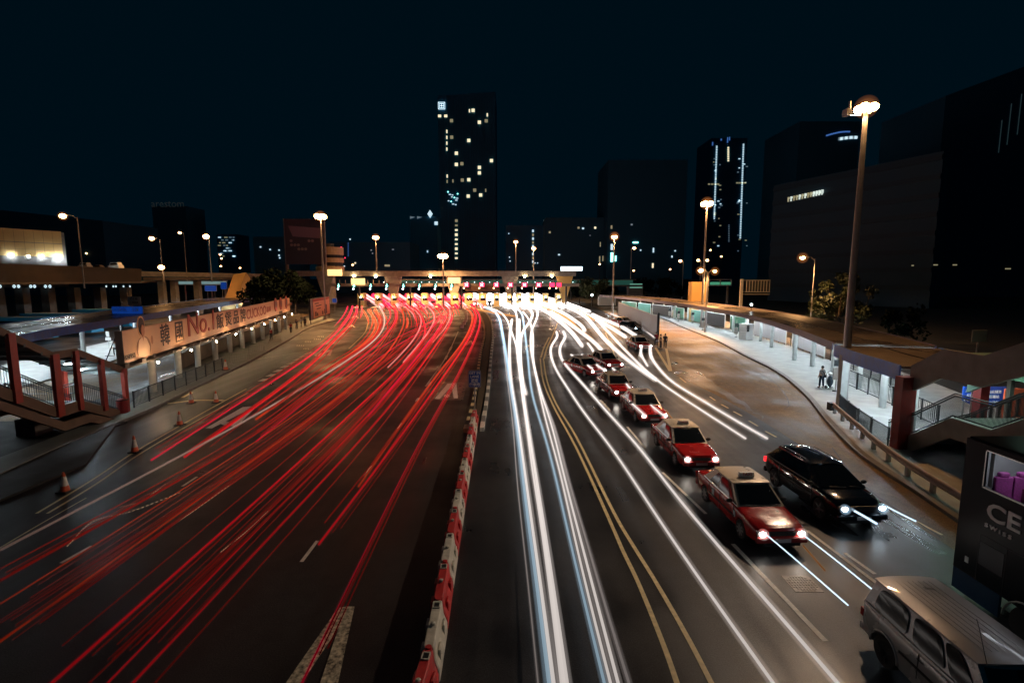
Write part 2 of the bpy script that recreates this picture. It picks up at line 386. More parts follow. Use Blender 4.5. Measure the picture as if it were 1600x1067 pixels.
line([(1261, 829), (1380, 919)], .13, wm); line([(1320, 864), (1367, 897)], .13, wm); line([(980, 667), (1008, 700)], .13, wm)
line([(57, 803), (137, 755), (210, 707), (300, 655), (385, 608)], .12, ym, .012 + Z1); line([(74, 803), (150, 757), (215, 712), (300, 662), (388, 614)], .12, ym, .012 + Z1)
line([(-10, 862), (70, 815), (135, 778)], .06, ym)
line([(262, 631), (305, 626), (350, 626)], .35, ym, .012 + Z1); line([(285, 622), (300, 614)], .25, ym, .03 + Z1)
for a, b in [((95, 880), (143, 853)), ((285, 760), (308, 745)), ((471, 878), (496, 845)), ((566, 745), (580, 728)), ((622, 670), (628, 661))]: line([a, b], .12, wm)
line([(665, 604), (696, 560), (716, 518)], .14, wm); line([(492, 556), (520, 533), (538, 520)], .2, wm, .02); line([(545, 545), (570, 520), (575, 505)], .2, ym)
line([(399, 562), (485, 547), (505, 536)], .1, wm); line([(505, 548), (535, 520), (548, 505)], .18, ym, .024)
for u, v in [(412, 594), (424, 586.6), (435, 579.5), (445.6, 573), (456, 567.5), (465, 562), (474, 557), (483, 552)]:
    line([(u - 5, v + 2), (u + 4, v - 2)], .55, wm, .028)
for u, v in [(697, 559), (686, 577), (672, 600), (653, 625), (704, 545)]: line([(u - 1.5, v + 3), (u + 1.5, v - 3)], .28, wm, .024)
def poly(px, mb, z=.03): mb.add([g(u, v, z) for u, v in px], [tuple(range(len(px)))])
am = MB(); dk = MB()
poly([(321, 669), (331, 669), (384, 642), (398, 634), (379, 636)], am); poly([(360, 666), (370, 666), (398, 638), (399, 634), (388, 640.5)], am, .034)
am.add([g(352 + 7 * math.cos(t * PI / 8), 661 + 3.0 * math.sin(t * PI / 8), .034) for t in range(16)], [tuple(range(16))])
poly([(679, 623), (687, 623), (706, 603), (712, 598), (699, 599.5)], am); poly([(709, 622), (715.5, 622), (713, 598), (705, 602)], am, .034)
am.add([g(698.5 + 5 * math.cos(t * PI / 8), 618.5 + 2.3 * math.sin(t * PI / 8), .034) for t in range(16)], [tuple(range(16))])
poly([(670, 625), (724, 625), (729, 597), (690, 597)], dk, .012 + .006)
wo = MB(); poly([(446, 1067), (471, 1067), (541, 962), (544, 947), (528, 949)], wo); poly([(500, 1067), (528, 1067), (554, 947), (540, 947)], wo, .034); struct(wo, 'road_marking_worn_arrow', M_WORN)
poly([(727, 539), (733, 532.5), (736, 532.5), (731, 539)], am); poly([(738.5, 539), (740.5, 539), (737, 532), (734, 532.5)], am, .034)
poly([(492, 556.6), (498, 556.6), (517, 548), (519, 546.5), (511, 547)], am); poly([(511, 555.6), (516, 555.6), (519.5, 547), (515, 548)], am, .034)
for cx, cy in [(550, 510), (555.5, 495)]:
    poly([(cx - 8, cy + 2), (cx - 5, cy + 2), (cx + 2, cy - 1.5), (cx + 1, cy - 2.5), (cx - 1, cy - 2.5)], am); poly([(cx + 6, cy + 2), (cx + 3, cy + 2), (cx - 1, cy - 1.5), (cx + 1, cy - 2.5)], am, .034)
poly([(307, 742), (315, 735), (337, 734), (325, 743)], dk, .022)
# faint worn lane lettering near the left kerb
for i, (u, v) in enumerate([(510 / 1.0, 0)]): pass
for u, v, w in [(490, 531, 9), (476, 535, 8), (463, 541, 10), (496, 527, 8), (474, 546, 7)]:
    for k in range(4): poly([(u + k * w / 3, v), (u + k * w / 3 + w / 5, v), (u + k * w / 3 + w / 4, v - 2.2), (u + k * w / 3 + w / 14, v - 2.2)], am, .03)
struct(ym, 'road_marking_yellow', M_YELP); struct(wm, 'road_marking_white', M_WHITEP); struct(am, 'road_marking_arrows', M_WHITEP); struct(dk, 'road_patch_dark', M_DARKP)
c = g(1253, 912); mh = MB()
for i in range(-4, 5):
    for j in range(-4, 5):
        if abs(i) + abs(j) < 7: mh.box((c[0] + i * .085, c[1] + j * .085, .022), (.05, .05, .012), rz=(i * j) * .4)
mh.box((c[0], c[1], .012), (.82, .82, .01)); struct(mh, 'manhole_cover', M_MANH)
# concrete joints in the bus lane
jm = MB()
for px in [[(1110, 545), (1180, 580), (1215, 602), (1225, 640), (1190, 637)], [(1150, 640), (1230, 640)], [(1060, 510), (1105, 535), (1150, 570)], [(1300, 700), (1350, 760), (1470, 840)]]:
    band(jm, GS(px, 0, 4), .05, .022)
struct(jm, 'concrete_joints', M_BLACK)

# ------------------------------------------------------------------ central reservation
ML = GS([(727, 676), (731, 664), (739, 635), (750, 560), (757, 515), (744, 484), (731, 476)], 0, 5)
MR = GS([(753, 674), (756, 655), (762, 617), (767, 560), (770, 520), (763, 494), (746, 478)], 0, 5)
struct(MB().strip(offs(ML, .25), offs(MR, -.25), -.03, .2), 'central_reservation', M_PLANTER)
def striped_kerb(P, name, mA, mB, w=.25, L=.9):
    Q = resample(P, max(4, int(sum((a - b).length for a, b in zip(P, P[1:])) / L))); A, B = MB(), MB()
    for i in range(len(Q) - 1): (A if i % 2 else B).bar((Q[i].x, Q[i].y, .12), (Q[i + 1].x, Q[i + 1].y, .12), w, .24)
    struct(A, name, mA); struct(B, name, mB)
striped_kerb(ML, 'kerb_striped', M_BLACK, M_YELP); striped_kerb(MR, 'kerb_striped', M_KERB, M_WHITEP, L=1.3)
# ================================================================== STRUCTURES AS THINGS
def frame_on(P0, P1):   # unit direction, length, angle
    d = Vector((P1[0] - P0[0], P1[1] - P0[1], 0)); L = d.length; d.normalize(); return d, L, math.atan2(d.y, d.x)
# ---- fences
def bar_fence(name, label, line, m, h=1.1, z0=.15, step=.16, postgap=2.0, group=None):
    t = thing(name, label, 'fence', (line[0].x, line[0].y, z0), group=group)
    r = MB(); b = MB()
    for a, c2 in zip(line, line[1:]):
        for zz in (.12, h): r.bar((a.x, a.y, z0 + zz), (c2.x, c2.y, z0 + zz), .05, .05)
    tot = sum((a - c2).length for a, c2 in zip(line, line[1:]))
    for p in resample(line, int(tot / step) + 2): b.box((p.x, p.y, z0 + .6 * h), (.018, .018, h * .85))
    r.build('rail', m, t); b.build('balusters', m, t)
    for p in resample(line, int(tot / postgap) + 2):
        MB().box((p.x, p.y, z0 + h / 2 + .03), (.07, .07, h + .06)).build('post', m, t)
    return t
bar_fence('pavement_fence', 'dark bar railing along the kerb of the left pavement', [Vector(p) for p in (g(210, 637, .15), g(250, 620, .15), g(300, 598, .15), g(348, 577, .15))], M_DPOLE)
bar_fence('platform_fence', 'blue grey mesh fence running from the red pillar along the right pavement', [Vector(p) for p in (g(1311, 645, .15), g(1336, 668, .15), g(1362, 688, .15), g(1386, 704, .15))], M_DPOLE, h=1.2, step=.09)
def barrier_rail(label, u, v, rz):
    x, y, _ = g(u, v, .15); t = thing('crowd_barrier', label, 'barrier', (x, y, .146), rz, 'metal crowd barriers on the left pavement')
    f = MB().tube([(-1, 0, 0), (-1, 0, 1.05), (1, 0, 1.05), (1, 0, 0)], .025, 6)
    for i in range(7): f.cyl((-.75 + i * .25, 0, .2), (-.75 + i * .25, 0, 1.05), .012, n=5)
    f.bar((-1, 0, .2), (1, 0, .2), .03, .03); f.build('rail_frame', M_POLE, t, local=True)
    for s in (-1, 1): MB().box((s, 0, .02), (.06, .5, .04)).build('foot', M_POLE, t, local=True)
barrier_rail('low tubular crowd barrier just past the end of the left railing', 375, 566, 1.1)
barrier_rail('tubular crowd barrier by the white columns below the red lettering', 402, 552, 1.15)
barrier_rail('farthest tubular crowd barrier before the pedestrians on the left pavement', 430, 535, 1.15)

# ---- left pavement wall, columns, billboard
ww = resample(LWALL, 30)[8:25]
wob = MB(); P1w = offs(ww, -.9); wob.strip(P1w, offs(ww, -1.15), .0, 1.5); tag(wob.build('low_wall', M_CONCD), 'low stained concrete wall running behind the white columns', 'wall')
colpts = [g(*q, .15) for q in [(240, 612), (280, 590), (310, 573), (337, 562), (360, 551), (379, 544), (396, 536), (411, 530), (425, 525), (437, 519), (447, 515)]]
ordn = ['nearest', 'second', 'third', 'fourth', 'fifth', 'sixth', 'seventh', 'eighth', 'ninth', 'tenth', 'farthest']
for i, p in enumerate(colpts):
    t = thing('round_column', '%s round white column under the long orange billboard' % ordn[i], 'column', p, group='round columns under the billboard')
    MB().lathe([(.27, 0), (.27, 2.5)], n=18).build('shaft', M_COLW, t, smooth=True, local=True, angle=.6); MB().lathe([(.34, 2.5), (.34, 2.6)], n=18).build('capital', M_CONCD, t, local=True)
# service deck over the columns (dark, cluttered) that carries the billboard
A = Vector((-26.4, 34.0, 0)); B = Vector((-39.6, 92.5, 0)); bd, bl, ba = frame_on(A, B); bn = Vector((bd.y, -bd.x, 0))   # bn points to the road
deck = MB().bar(A - bn * .6 + Vector((0, 0, 2.83)), B - bn * .6 + Vector((0, 0, 2.83)), 1.7, .14)
for k in range(26):
    q = A + bd * (bl * (k + .5) / 26) + bn * random.uniform(-.2, .5); deck.box((q.x, q.y, 3.0), (random.uniform(.3, .9), .3, random.uniform(.15, .3)), ba)
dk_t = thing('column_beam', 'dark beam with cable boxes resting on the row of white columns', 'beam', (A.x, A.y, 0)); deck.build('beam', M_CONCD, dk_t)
spot = MB()
for k in range(9):
    q = A + bd * (bl * (k + .6) / 9.2) + bn * 1.0; spot.sph((q.x, q.y, 2.75), .07, 8, 5)
spot.build('flood_lamp', mat('billboard_floodlamp', (1, 1, 1), emit=(1, .66, .36), es=520), dk_t)
# billboard local frame: x along bd, y = up (z), facing bn
bb = thing('long_billboard', 'long orange billboard lettered with dark characters, a red brand word and a portrait', 'billboard', (A.x, A.y, 3.1), ba)
BH = 2.25; XL = .4; XR = bl - 2.0
def bbx(u):   # distance along the board whose sight line is column u of the board
    best = None
    for i in range(800):
        q = A + bd * (bl * i / 799); d = q.y * CP + (CAMH - 4.2) * SP; uu = 800 + 810 * q.x / d
        if best is None or abs(uu - u) < best[0]: best = (abs(uu - u), bl * i / 799)
    return best[1]
x0b, x1b = bbx(192), bbx(475)
MB().box(((x0b + x1b) / 2, .15, BH / 2), (x1b - x0b, .3, BH)).build('board', M_BBO, bb, local=True)
MB().box((x0b - .03, .2, BH / 2), (.05, .45, BH + .02)).build('end_panel', M_CONCRETE, bb, local=True)
for k in range(18): x = x0b + (x1b - x0b) * k / 17; MB().tube([(x, .33, 0), (x, 1.2, 0), (x, .33, BH * .9)], .035, 5).build('support_frame', M_DPOLE, bb, local=True)
RT = (PI / 2, 0, 0)
def bt(s, u, size, m, zc=.5, dy=-.012, bold=0.0, sx=1.0, name='lettering', dep=.01): return text(s, size, m, bb, (bbx(u), dy, BH * zc), RT, name, dep, bold, sx)
bt('韓', 258, 1.85, M_BBTXT, .52, bold=.018, sx=1.0); bt('國', 280, 1.9, M_BBTXT, .52, bold=.018, sx=1.0)
bt('No.1', 317, 2.9, M_BBRED, .66, dy=-.03, bold=.01, sx=1.35, dep=.03)
for s_, u in (('飯', 344), ('煲', 357), ('品', 369), ('牌', 380)): bt(s_, u, 1.7, M_BBTXT, .52, bold=.018, sx=1.45)
bt('CUCKOO', 401.5, 1.75, M_BBRED, .52, bold=.03, sx=1.35); bt('福庫', 420, .9, M_BBRED, .52, sx=1.6, bold=.01)
for u in (430.5, 438.5, 447):
    e = MB(); x = bbx(u); vs = [(x + 1.0 * math.cos(a * PI / 12), -.02 if k == 0 else -.08, BH * .74 + 1.05 * math.sin(a * PI / 12)) for k in (0, 1) for a in range(24)]
    e.add(vs, [tuple(range(24, 48))] + [(a, (a + 1) % 24, 24 + (a + 1) % 24, 24 + a) for a in range(24)]); e.build('oval_emblem', M_BBRED, bb, local=True)
    e = MB(); vs = [(x + .5 * math.cos(a * PI / 8), -.09, BH * .74 + .55 * math.sin(a * PI / 8)) for a in range(16)]; e.add(vs, [tuple(range(16))]); e.build('oval_centre', M_BBTXT, bb, local=True)
bt('專業電器', 438, .42, M_BBTXT, .1, sx=1.5); bt('品質生活', 462, .45, M_BBRED, .5, sx=2.2)
# portrait cut-out: generic woman in a pale blouse
xp = bbx(222)
def disc(name, m, cx, cz, rx, rz_, y0, y1, n=20, a0=0, a1=2 * PI):
    e = MB(); full = abs(a1 - a0 - 2 * PI) < 1e-3; k = n if full else n + 1
    vs = [(cx + rx * math.cos(a0 + (a1 - a0) * i / n), y, cz + rz_ * math.sin(a0 + (a1 - a0) * i / n)) for y in (y0, y1) for i in range(k)]
    return e.add(vs, [tuple(range(k, 2 * k)), tuple(range(k))] + [(i, (i + 1) % k, k + (i + 1) % k, k + i) for i in range(k)]).build(name, m, bb, local=True)
disc('portrait_outline', M_BBO, xp, 2.35, .56, .74, .02, -.03); disc('portrait_hair', M_HAIR, xp, 2.35, .47, .64, -.03, -.045); disc('portrait_face', M_BBSKIN, xp + .10, 2.02, .27, .42, -.045, -.075)
disc('portrait_outfit_edge', M_BBLINE, xp + .2, .72, 1.12, .86, -.01, -.02)
e = MB(); e.add([(xp + a, -.028, b) for a, b in ((-.72, .05), (1.0, .05), (1.12, .7), (.7, 1.35), (.28, 1.55), (-.05, 1.55), (-.5, 1.35), (-.8, .6))], [tuple(range(8))]); e.build('portrait_blouse', M_BBSHIRT, bb, local=True)
disc('portrait_hand', M_BBSKIN, bbx(237), 1.15, .16, .32, -.02, -.03); e = MB(); e.add([(xp + a, -.04, b) for a, b in ((-.05, 1.7), (.27, 1.7), (.14, 1.2))], [(0, 1, 2)]); e.build('portrait_neck', M_BBSKIN, bb, local=True)
bt('韓國製造', 202, .4, M_BBTXT, .16, sx=1.0)
# second, smaller poster board
sa = Vector(g(486, 508)); sb = Vector(g(516, 497)); sd_, sl, sang = frame_on(sa, sb)
pb = thing('poster_board', 'small orange poster board with a dark header standing at the end of the left pavement', 'billboard', (sa.x, sa.y, 0), sang)
MB().box((sl / 2, .1, 2.9), (sl, .35, 4.0)).build('board', M_DPOLE, pb, local=True)
MB().box((sl / 2 + .6, -.1, 2.7), (sl - 2.6, .03, 3.2)).build('poster', M_BBO, pb, local=True); MB().box((sl / 2 + .6, -.1, 4.55), (sl - 2.6, .03, .5)).build('header', M_BBRED, pb, local=True)
for k, (dx, dz) in enumerate([(-5, 3.9), (-4, 3.4), (-2, 3.4), (-3, 2.8)]): MB().box((sl / 2 + dx * .8, -.14, dz), (3.2, .02, .16)).build('text_line', M_BBTXT, pb, local=True)
for dx, h in ((-5, .9), (-3.6, .6), (1, .7), (3, 1.0), (4.6, 1.9)): MB().box((sl / 2 + dx, -.14, 1.4 + h / 2), (.9, .02, h)).build('product_picture', M_BBTXT, pb, local=True)
for dx in (.5, sl - .5): MB().box((dx, .1, .45), (.2, .2, .95)).build('leg', M_POLE, pb, local=True)

# ---- canopies
def canopy(name, label, F, depth, side, z, th, mf, mroof, fascia_h, cols, tube_gap=4.0, tubes=True, col_r=.22, tube_mat=None):
    t = thing(name, label, 'canopy', (F[0].x, F[0].y, 0))
    Bk = offs(F, side * depth)
    MB().strip([p for p in F], Bk, z - .12, z).build('roof', mroof, t)
    MB().strip(offs(F, -side * .02), offs(F, -side * .1), z - fascia_h, z + .06).build('fascia', mf, t); MB().strip(offs(Bk, side * .1), offs(Bk, side * .02), z - .3, z + .06).build('rear_fascia', mf, t)
    mid = offs(F, side * depth * .45); MB().strip(offs(mid, -.03), offs(mid, .03), z, z + .05).build('roof_joint', M_BLACK, t)
    MB().strip(offs(F, side * .1), offs(Bk, -side * .1), z - .18, z - .125).build('soffit', M_SOFFIT, t)
    if tubes:
        for dd in (.3, .72):
            for p, q in zip(resample(offs(F, side * depth * dd), int(sum((a - b).length for a, b in zip(F, F[1:])) / tube_gap) + 2), resample(offs(F, side * depth * dd), int(sum((a - b).length for a, b in zip(F, F[1:])) / tube_gap) + 2)[1:]):
                m_ = (p + q) / 2; m_.z = 0; d = (q - p).normalized(); d.z = 0; f = MB().bar(m_ - d * .62 + Vector((0, 0, z - .22)), m_ + d * .62 + Vector((0, 0, z - .22)), .18, .07).build('light_fitting', M_SIGNW, t)
                MB().bar(m_ - d * .6 + Vector((0, 0, z - .285)), m_ + d * .6 + Vector((0, 0, z - .285)), .1, .05).build('tube', tube_mat or M_TUBE, f)
    for p in cols:
        MB().cyl((p[0], p[1], .14), (p[0], p[1], z - .18), col_r, n=14).build('column', M_COLW, t, smooth=True, angle=.6)
    return t
def gz(px, z): return [Vector(g(u, v, z)) for u, v in px]
RF1 = spline(gz([(1303, 536), (1256, 518), (1200, 500), (1145, 487), (1100, 479.5), (1050, 472.5), (1000, 466.5), (960, 463), (937, 461)], 4.25), 4)
cols1 = []
for u, v in [(1241, 565), (1269, 575), (1301, 590), (1205, 545), (1188, 535), (1165, 529), (1145, 520), (1128, 514), (1112, 509), (1093, 505), (1075, 503), (1055, 499), (1037, 494), (1020, 490), (1000, 487)]:
    cols1.append(g(u, v))
canopy('bus_shelter_canopy', 'long curved bus shelter canopy with purple fascia and lit white columns on the right', RF1, 6.2, 1, 4.25, .3, M_PURPF, M_CROOF, .5, cols1, 4.6)
RF2 = spline(gz([(1306, 540), (1330, 549), (1352, 556), (1380, 564), (1409, 573)], 4.3), 3)
canopy('bus_shelter_canopy', 'short blue edged canopy between the tall lamp post and the red pillar', RF2, 6.0, -1, 4.32, .3, M_BLUEF, M_CROOF, .75, [g(1341, 610), g(1378, 640), g(1422, 680)], 3.0)
# square near column of the shelter, pale blue
pcx = g(1313, 640, .15); t = thing('square_column', 'pale blue square column at the joint of the two right canopies', 'column', pcx)
MB().box((0, 0, 1.85), (.42, .42, 3.7)).build('shaft', M_COLW, t, local=True); MB().box((0, 0, .1), (.55, .55, .2)).build('base', M_CONCRETE, t, local=True)
LF = spline(gz([(-60, 552), (50, 520), (120, 508), (180, 499), (285, 482), (400, 464.5)], 4.2), 5)
colsL = [g(138, 560), g(215, 545), g(60, 592), g(262, 527), g(180, 552), g(300, 515), g(330, 507), g(0, 610)]
colsL = [(p.x - 1.2, p.y) for p in resample(LF, 9)]
canopy('bus_shelter_canopy', 'long blue edged canopy behind the left staircase with an orange lit roof', LF, 8.5, -1, 4.2, .3, M_BLUEF, M_CROOF, .75, colsL, 6.0, tube_mat=M_TUBEL)

# ---- back screens behind the right platform
for k, (ua, ub) in enumerate([(0.02, .10), (.11, .17), (.18, .27), (.28, .33), (.34, .42), (.43, .50), (.52, .58), (.60, .70), (.72, .80)]):
    Q = resample(offs(RF1, 5.6), 101); a = Q[int(100 * (1 - ub))]; b = Q[int(100 * (1 - ua))]
    if k > 6: mm = M_WALLP
    else: mm = (M_GREENP, M_TEAL, M_BLACK)[k % 3]
    t = thing('shelter_screen', ['teal', 'green', 'dark', 'pale'][3 if k > 6 else k % 3] + ' glazed screen at the back of the right shelter, %s from the far end' % ordn[k].replace('nearest', 'first').replace('farthest', 'last'), 'screen', (a.x, a.y, .146), group='screens behind the right shelter')
    MB().bar((a.x, a.y, 1.5), (b.x, b.y, 1.5), .08, 2.2).build('panel', mm, t); fr = MB()
    for q in (a, b): fr.box((q.x, q.y, 1.35), (.1, .1, 2.6))
    fr.bar((a.x, a.y, 2.65), (b.x, b.y, 2.65), .12, .1); fr.build('frame', M_SIGNW, t)
Q = resample(offs(RF1, 5.9), 60)
bar_fence('back_fence', 'dark railing at the back of the right platform, beside the near columns', Q[1:28], M_DPOLE, h=1.3, z0=.146, step=.2)
bar_fence('back_fence', 'dark railing beyond the blue edged right canopy', [Vector((27.8, 42.3, 0)), Vector((27, 38, 0)), Vector((26.2, 34, 0)), Vector((25.3, 30, 0))], M_DPOLE, h=1.3, z0=.146, step=.2)

# ---- grey hoarding wall between road and bus lane
wa, wb = Vector(g(966, 497)), Vector(g(1027, 535)); wd, wl, wang = frame_on(wb, wa)
t = thing('site_hoarding', 'grey panelled hoarding wall between the road and the bus lane', 'hoarding', (wb.x, wb.y, 0), wang)
npn = 17
for k in range(npn): MB().box((wl * (k + .5) / npn, 0, 2.15), (wl / npn - .04, .12, 2.9)).build('panel', M_WALLP, t, local=True)
MB().box((wl / 2, .03, .42), (wl, .3, .8)).build('base', M_BLACK, t, local=True); MB().box((-.1, 0, 2.1), (.25, .3, 4.1)).build('end_post', M_DPOLE, t, local=True); MB().box((wl + .1, 0, 1.9), (.25, .3, 3.8)).build('end_post', M_DPOLE, t, local=True)

# ---- guard rail
GR = GS([(1302, 632), (1318, 646), (1343, 667), (1366, 687), (1394, 708), (1431, 733), (1491, 769), (1560, 812)], .75, 4)
t = thing('guard_rail', 'pinkish steel crash barrier curving beside the right kerb', 'guard rail', (GR[0].x, GR[0].y, 0))
r = MB()
for dz in (-.1, .1): r.tube([p + Vector((0, 0, dz)) for p in GR], .065, 8)
A2, B2 = offs(GR, .03), offs(GR, -.03); r.add([(p.x, p.y, p.z - .16) for p in A2] + [(p.x, p.y, p.z + .16) for p in A2], [(i, i + 1, len(A2) + i + 1, len(A2) + i) for i in range(len(A2) - 1)])
r.build('rail', mat('rail_paint', (.55, .40, .34), .5, noise=.25, nscale=3), t, smooth=True, angle=.6)
for p in resample(GR, 10): MB().box((p.x + .12, p.y, .38), (.14, .18, .76)).build('post', M_POLE, t)
MB().box((GR[0].x, GR[0].y + .15, .6), (.4, .4, .5)).build('end_block', M_BLACK, t)

# ---- right staircase
X1, X2 = 20.6, 23.6
def stair(t, X1, X2, prof, sgn, roof, fas_h, str_h, m_f, m_under, rail_h, tubes, mrail, bstep=.14):
    # prof: list of (Y, z) of the walking line; roof: list of (Y, z) roof line top
    def sidebeam(x, pr, h, m, nm, th=.18):
        mb = MB(); n = len(pr); vs = []
        for dx in (-th / 2, th / 2): vs += [(x + dx, y, z) for y, z in pr] + [(x + dx, y, z - h) for y, z in pr]
        fs = []
        for i in range(n - 1):
            fs += [(i, i + 1, n + i + 1, n + i), (2 * n + i, 3 * n + i, 3 * n + i + 1, 2 * n + i + 1), (i, 2 * n + i, 2 * n + i + 1, i + 1), (n + i, n + i + 1, 3 * n + i + 1, 3 * n + i)]
        fs += [(0, n, 3 * n, 2 * n), (n - 1, 3 * n - 1, 4 * n - 1, 2 * n - 1)] if False else [(0, n, 3 * n, 2 * n), (n - 1, 2 * n - 1, 4 * n - 1, 3 * n - 1)]
        return mb.add(vs, fs).build(nm, m, t)
    for x in (X1, X2): sidebeam(x, roof, fas_h, m_f if x == X1 else m_under, 'roof_fascia'); sidebeam(x, prof, str_h, m_f, 'stringer')
    mb = MB(); n = len(roof); zz = .18
    vs = [(X1, y, z - zz) for y, z in roof] + [(X2, y, z - zz) for y, z in roof] + [(X1, y, z - zz - .1) for y, z in roof] + [(X2, y, z - zz - .1) for y, z in roof]
    fs = []
    for i in range(n - 1): fs += [(i, n + i, n + i + 1, i + 1), (2 * n + i, 2 * n + i + 1, 3 * n + i + 1, 3 * n + i)]
    mb.add(vs, fs).build('roof_sheet', m_under, t)
    rb = MB()
    tot = abs(roof[-1][0] - roof[0][0])
    for k in range(int(tot / .9)):
        f = (k + .5) / int(tot / .9); yy = roof[0][0] + (roof[-1][0] - roof[0][0]) * f; zr = interp(roof, yy); rb.bar((X1 + .1, yy, zr - .4), (X2 - .1, yy, zr - .4), .12, .18)
    rb.build('roof_purlins', m_under, t)
    # treads
    st = MB(); ys = prof[0][0]; k = 0
    step = .28 * (1 if prof[-1][0] > prof[0][0] else -1)
    yy = prof[0][0]
    while (yy - prof[-1][0]) * step < 0:
        st.box(((X1 + X2) / 2, yy + step / 2, interp(prof, yy + step / 2) - .12), (abs(X2 - X1) - .2, .285, .16)); yy += step
    st.build('treads', M_PAVE, t)
    for x in (X1, X2):
        rl = MB(); bl_ = MB(); dirx = .04 if x == X1 else -.04
        for (ya, za), (yb, zb) in zip(prof, prof[1:]):
            for h in (.1, rail_h - .12, rail_h): rl.bar((x, ya, za + h), (x, yb, zb + h), .05, .05)
        nb = int(abs(prof[-1][0] - prof[0][0]) / bstep)
        for k in range(nb + 1):
            yy = prof[0][0] + (prof[-1][0] - prof[0][0]) * k / nb; zz2 = interp(prof, yy); bl_.box((x, yy, zz2 + rail_h * .5), (.016, .016, rail_h * .9))
        rl.build('handrail', mrail, t); bl_.build('balusters', mrail, t)
    for x, yy in tubes:
        ls = 1.2 if sgn > 0 else .62; zt = interp(roof, yy) - (.75 if sgn > 0 else .42); f = MB().box((x, yy, zt + .06), (.22, ls + .1, .08)).build('light_fitting', M_SIGNW, t); MB().box((x, yy, zt - .02), (.12, ls, .06)).build('tube', M_TUBE if sgn < 0 else M_TUBEG, f)
def interp(pr, y):
    P = sorted(pr)
    if y <= P[0][0]: return P[0][1]
    for (a, za), (b, zb) in zip(P, P[1:]):
        if y <= b: return za + (zb - za) * (y - a) / max(1e-6, b - a)
    return P[-1][1]
t = thing('covered_staircase', 'covered concrete staircase with green lit ceiling at the right edge', 'staircase', (22, 26, 0))
stair(t, X1, X2, [(27.6, 0.12), (26.1, .85), (23.6, 2.5), (21.6, 2.5), (19.4, 3.9), (16.5, 5.7), (12, 5.7)], 1, [(26.3, 4.5), (24.4, 5.62), (22.3, 5.62), (20.2, 6.62), (17, 8.2), (15, 8.3)], 1.4, .95, M_CONCRETE, M_GREENTINT, 1.15, [(22.1, 24.2), (22.1, 21.5), (22.1, 18.8)], M_DPOLE, .055)
MB().box((20.35, 26.3, 1.95), (.75, .55, 3.95)).build('pillar', M_REDD, t)
MB().box((24.2, 26.2, 1.95), (.45, .45, 3.9)).build('pillar', M_REDD, t); MB().box((22, 21.2, 1.15), (.9, .9, 2.3)).build('pillar', M_CONCD, t)
# roof of the link behind the right staircase
t = thing('flat_roof_link', 'low flat walkway roof peeping above the right staircase', 'roof', (25.6, 22.6, 0))
MB().box((25.8, 23.6, 5.35), (3.6, 3.0, .16)).build('roof', M_CROOF, t)
for x in (24.3, 27.3): MB().box((x, 24.8, 2.65), (.2, .2, 5.2)).build('post', M_POLE, t)
# small back-of-sign box beyond
x, y, z = pt(1530, 525, 26.5); t = thing('small_sign', 'small square sign back on a thin pole above the right staircase roof', 'sign', (x, y, 0))
MB().box((x, y, z), (.75, .05, .62)).build('panel', M_CONCRETE, t); MB().cyl((x, y + .05, 0), (x, y + .05, z + .3), .035, n=8).build('pole', M_POLE, t)
# blue direction signs under the staircase
for (u0, u1, v0, v1, Y), lb in (((1503, 1533, 604, 632, 30), 'smaller blue hexagonal direction sign seen under the right staircase'), ((1530, 1576, 604, 636, 29), 'larger blue direction sign beside the red panel under the right staircase')):
    a = pt(u0, v1, Y); b = pt(u1, v0, Y); t = thing('direction_sign', lb, 'sign', ((a[0] + b[0]) / 2, Y, 0))
    w = b[0] - a[0]; h = b[2] - a[2]; pr = [(-w / 2, -h / 2 + .25), (0, -h / 2), (w / 2, -h / 2 + .2), (w / 2, h / 2 - .1), (w / 2 - .15, h / 2), (-w / 2, h / 2)]
    cx, cz = (a[0] + b[0]) / 2, (a[2] + b[2]) / 2
    mb = MB(); vs = [(cx + p[0], Y + dy, cz + p[1]) for dy in (0, .06) for p in pr]; mb.add(vs, [tuple(range(6)), tuple(range(6, 12))] + [(i, (i + 1) % 6, 6 + (i + 1) % 6, 6 + i) for i in range(6)]).build('panel', M_BLUES, t)
    for k, s_ in enumerate(('海底隧道', '紅磡站', 'Cross Harbour')):
        text(s_, .2 if k < 2 else .14, M_SIGNW, t, (0, -.015, cz + .28 - k * .28), (PI / 2, 0, 0))
    for dx in (-.35, .35): MB().cyl((cx + dx, Y + .1, 0), (cx + dx, Y + .1, cz), .04, n=8).build('post', M_POLE, t)
a = pt(1577, 632, 28.5); t = tag(MB().prism([(a[0] - .3, 28.5), (a[0] + 1.0, 28.5), (a[0] + 1.0, 28.6), (a[0] - .3, 28.6)], 0.1, a[2] + .9).build('red_panel', M_ORANGE), 'orange red panel standing beside the blue sign under the staircase', 'panel')

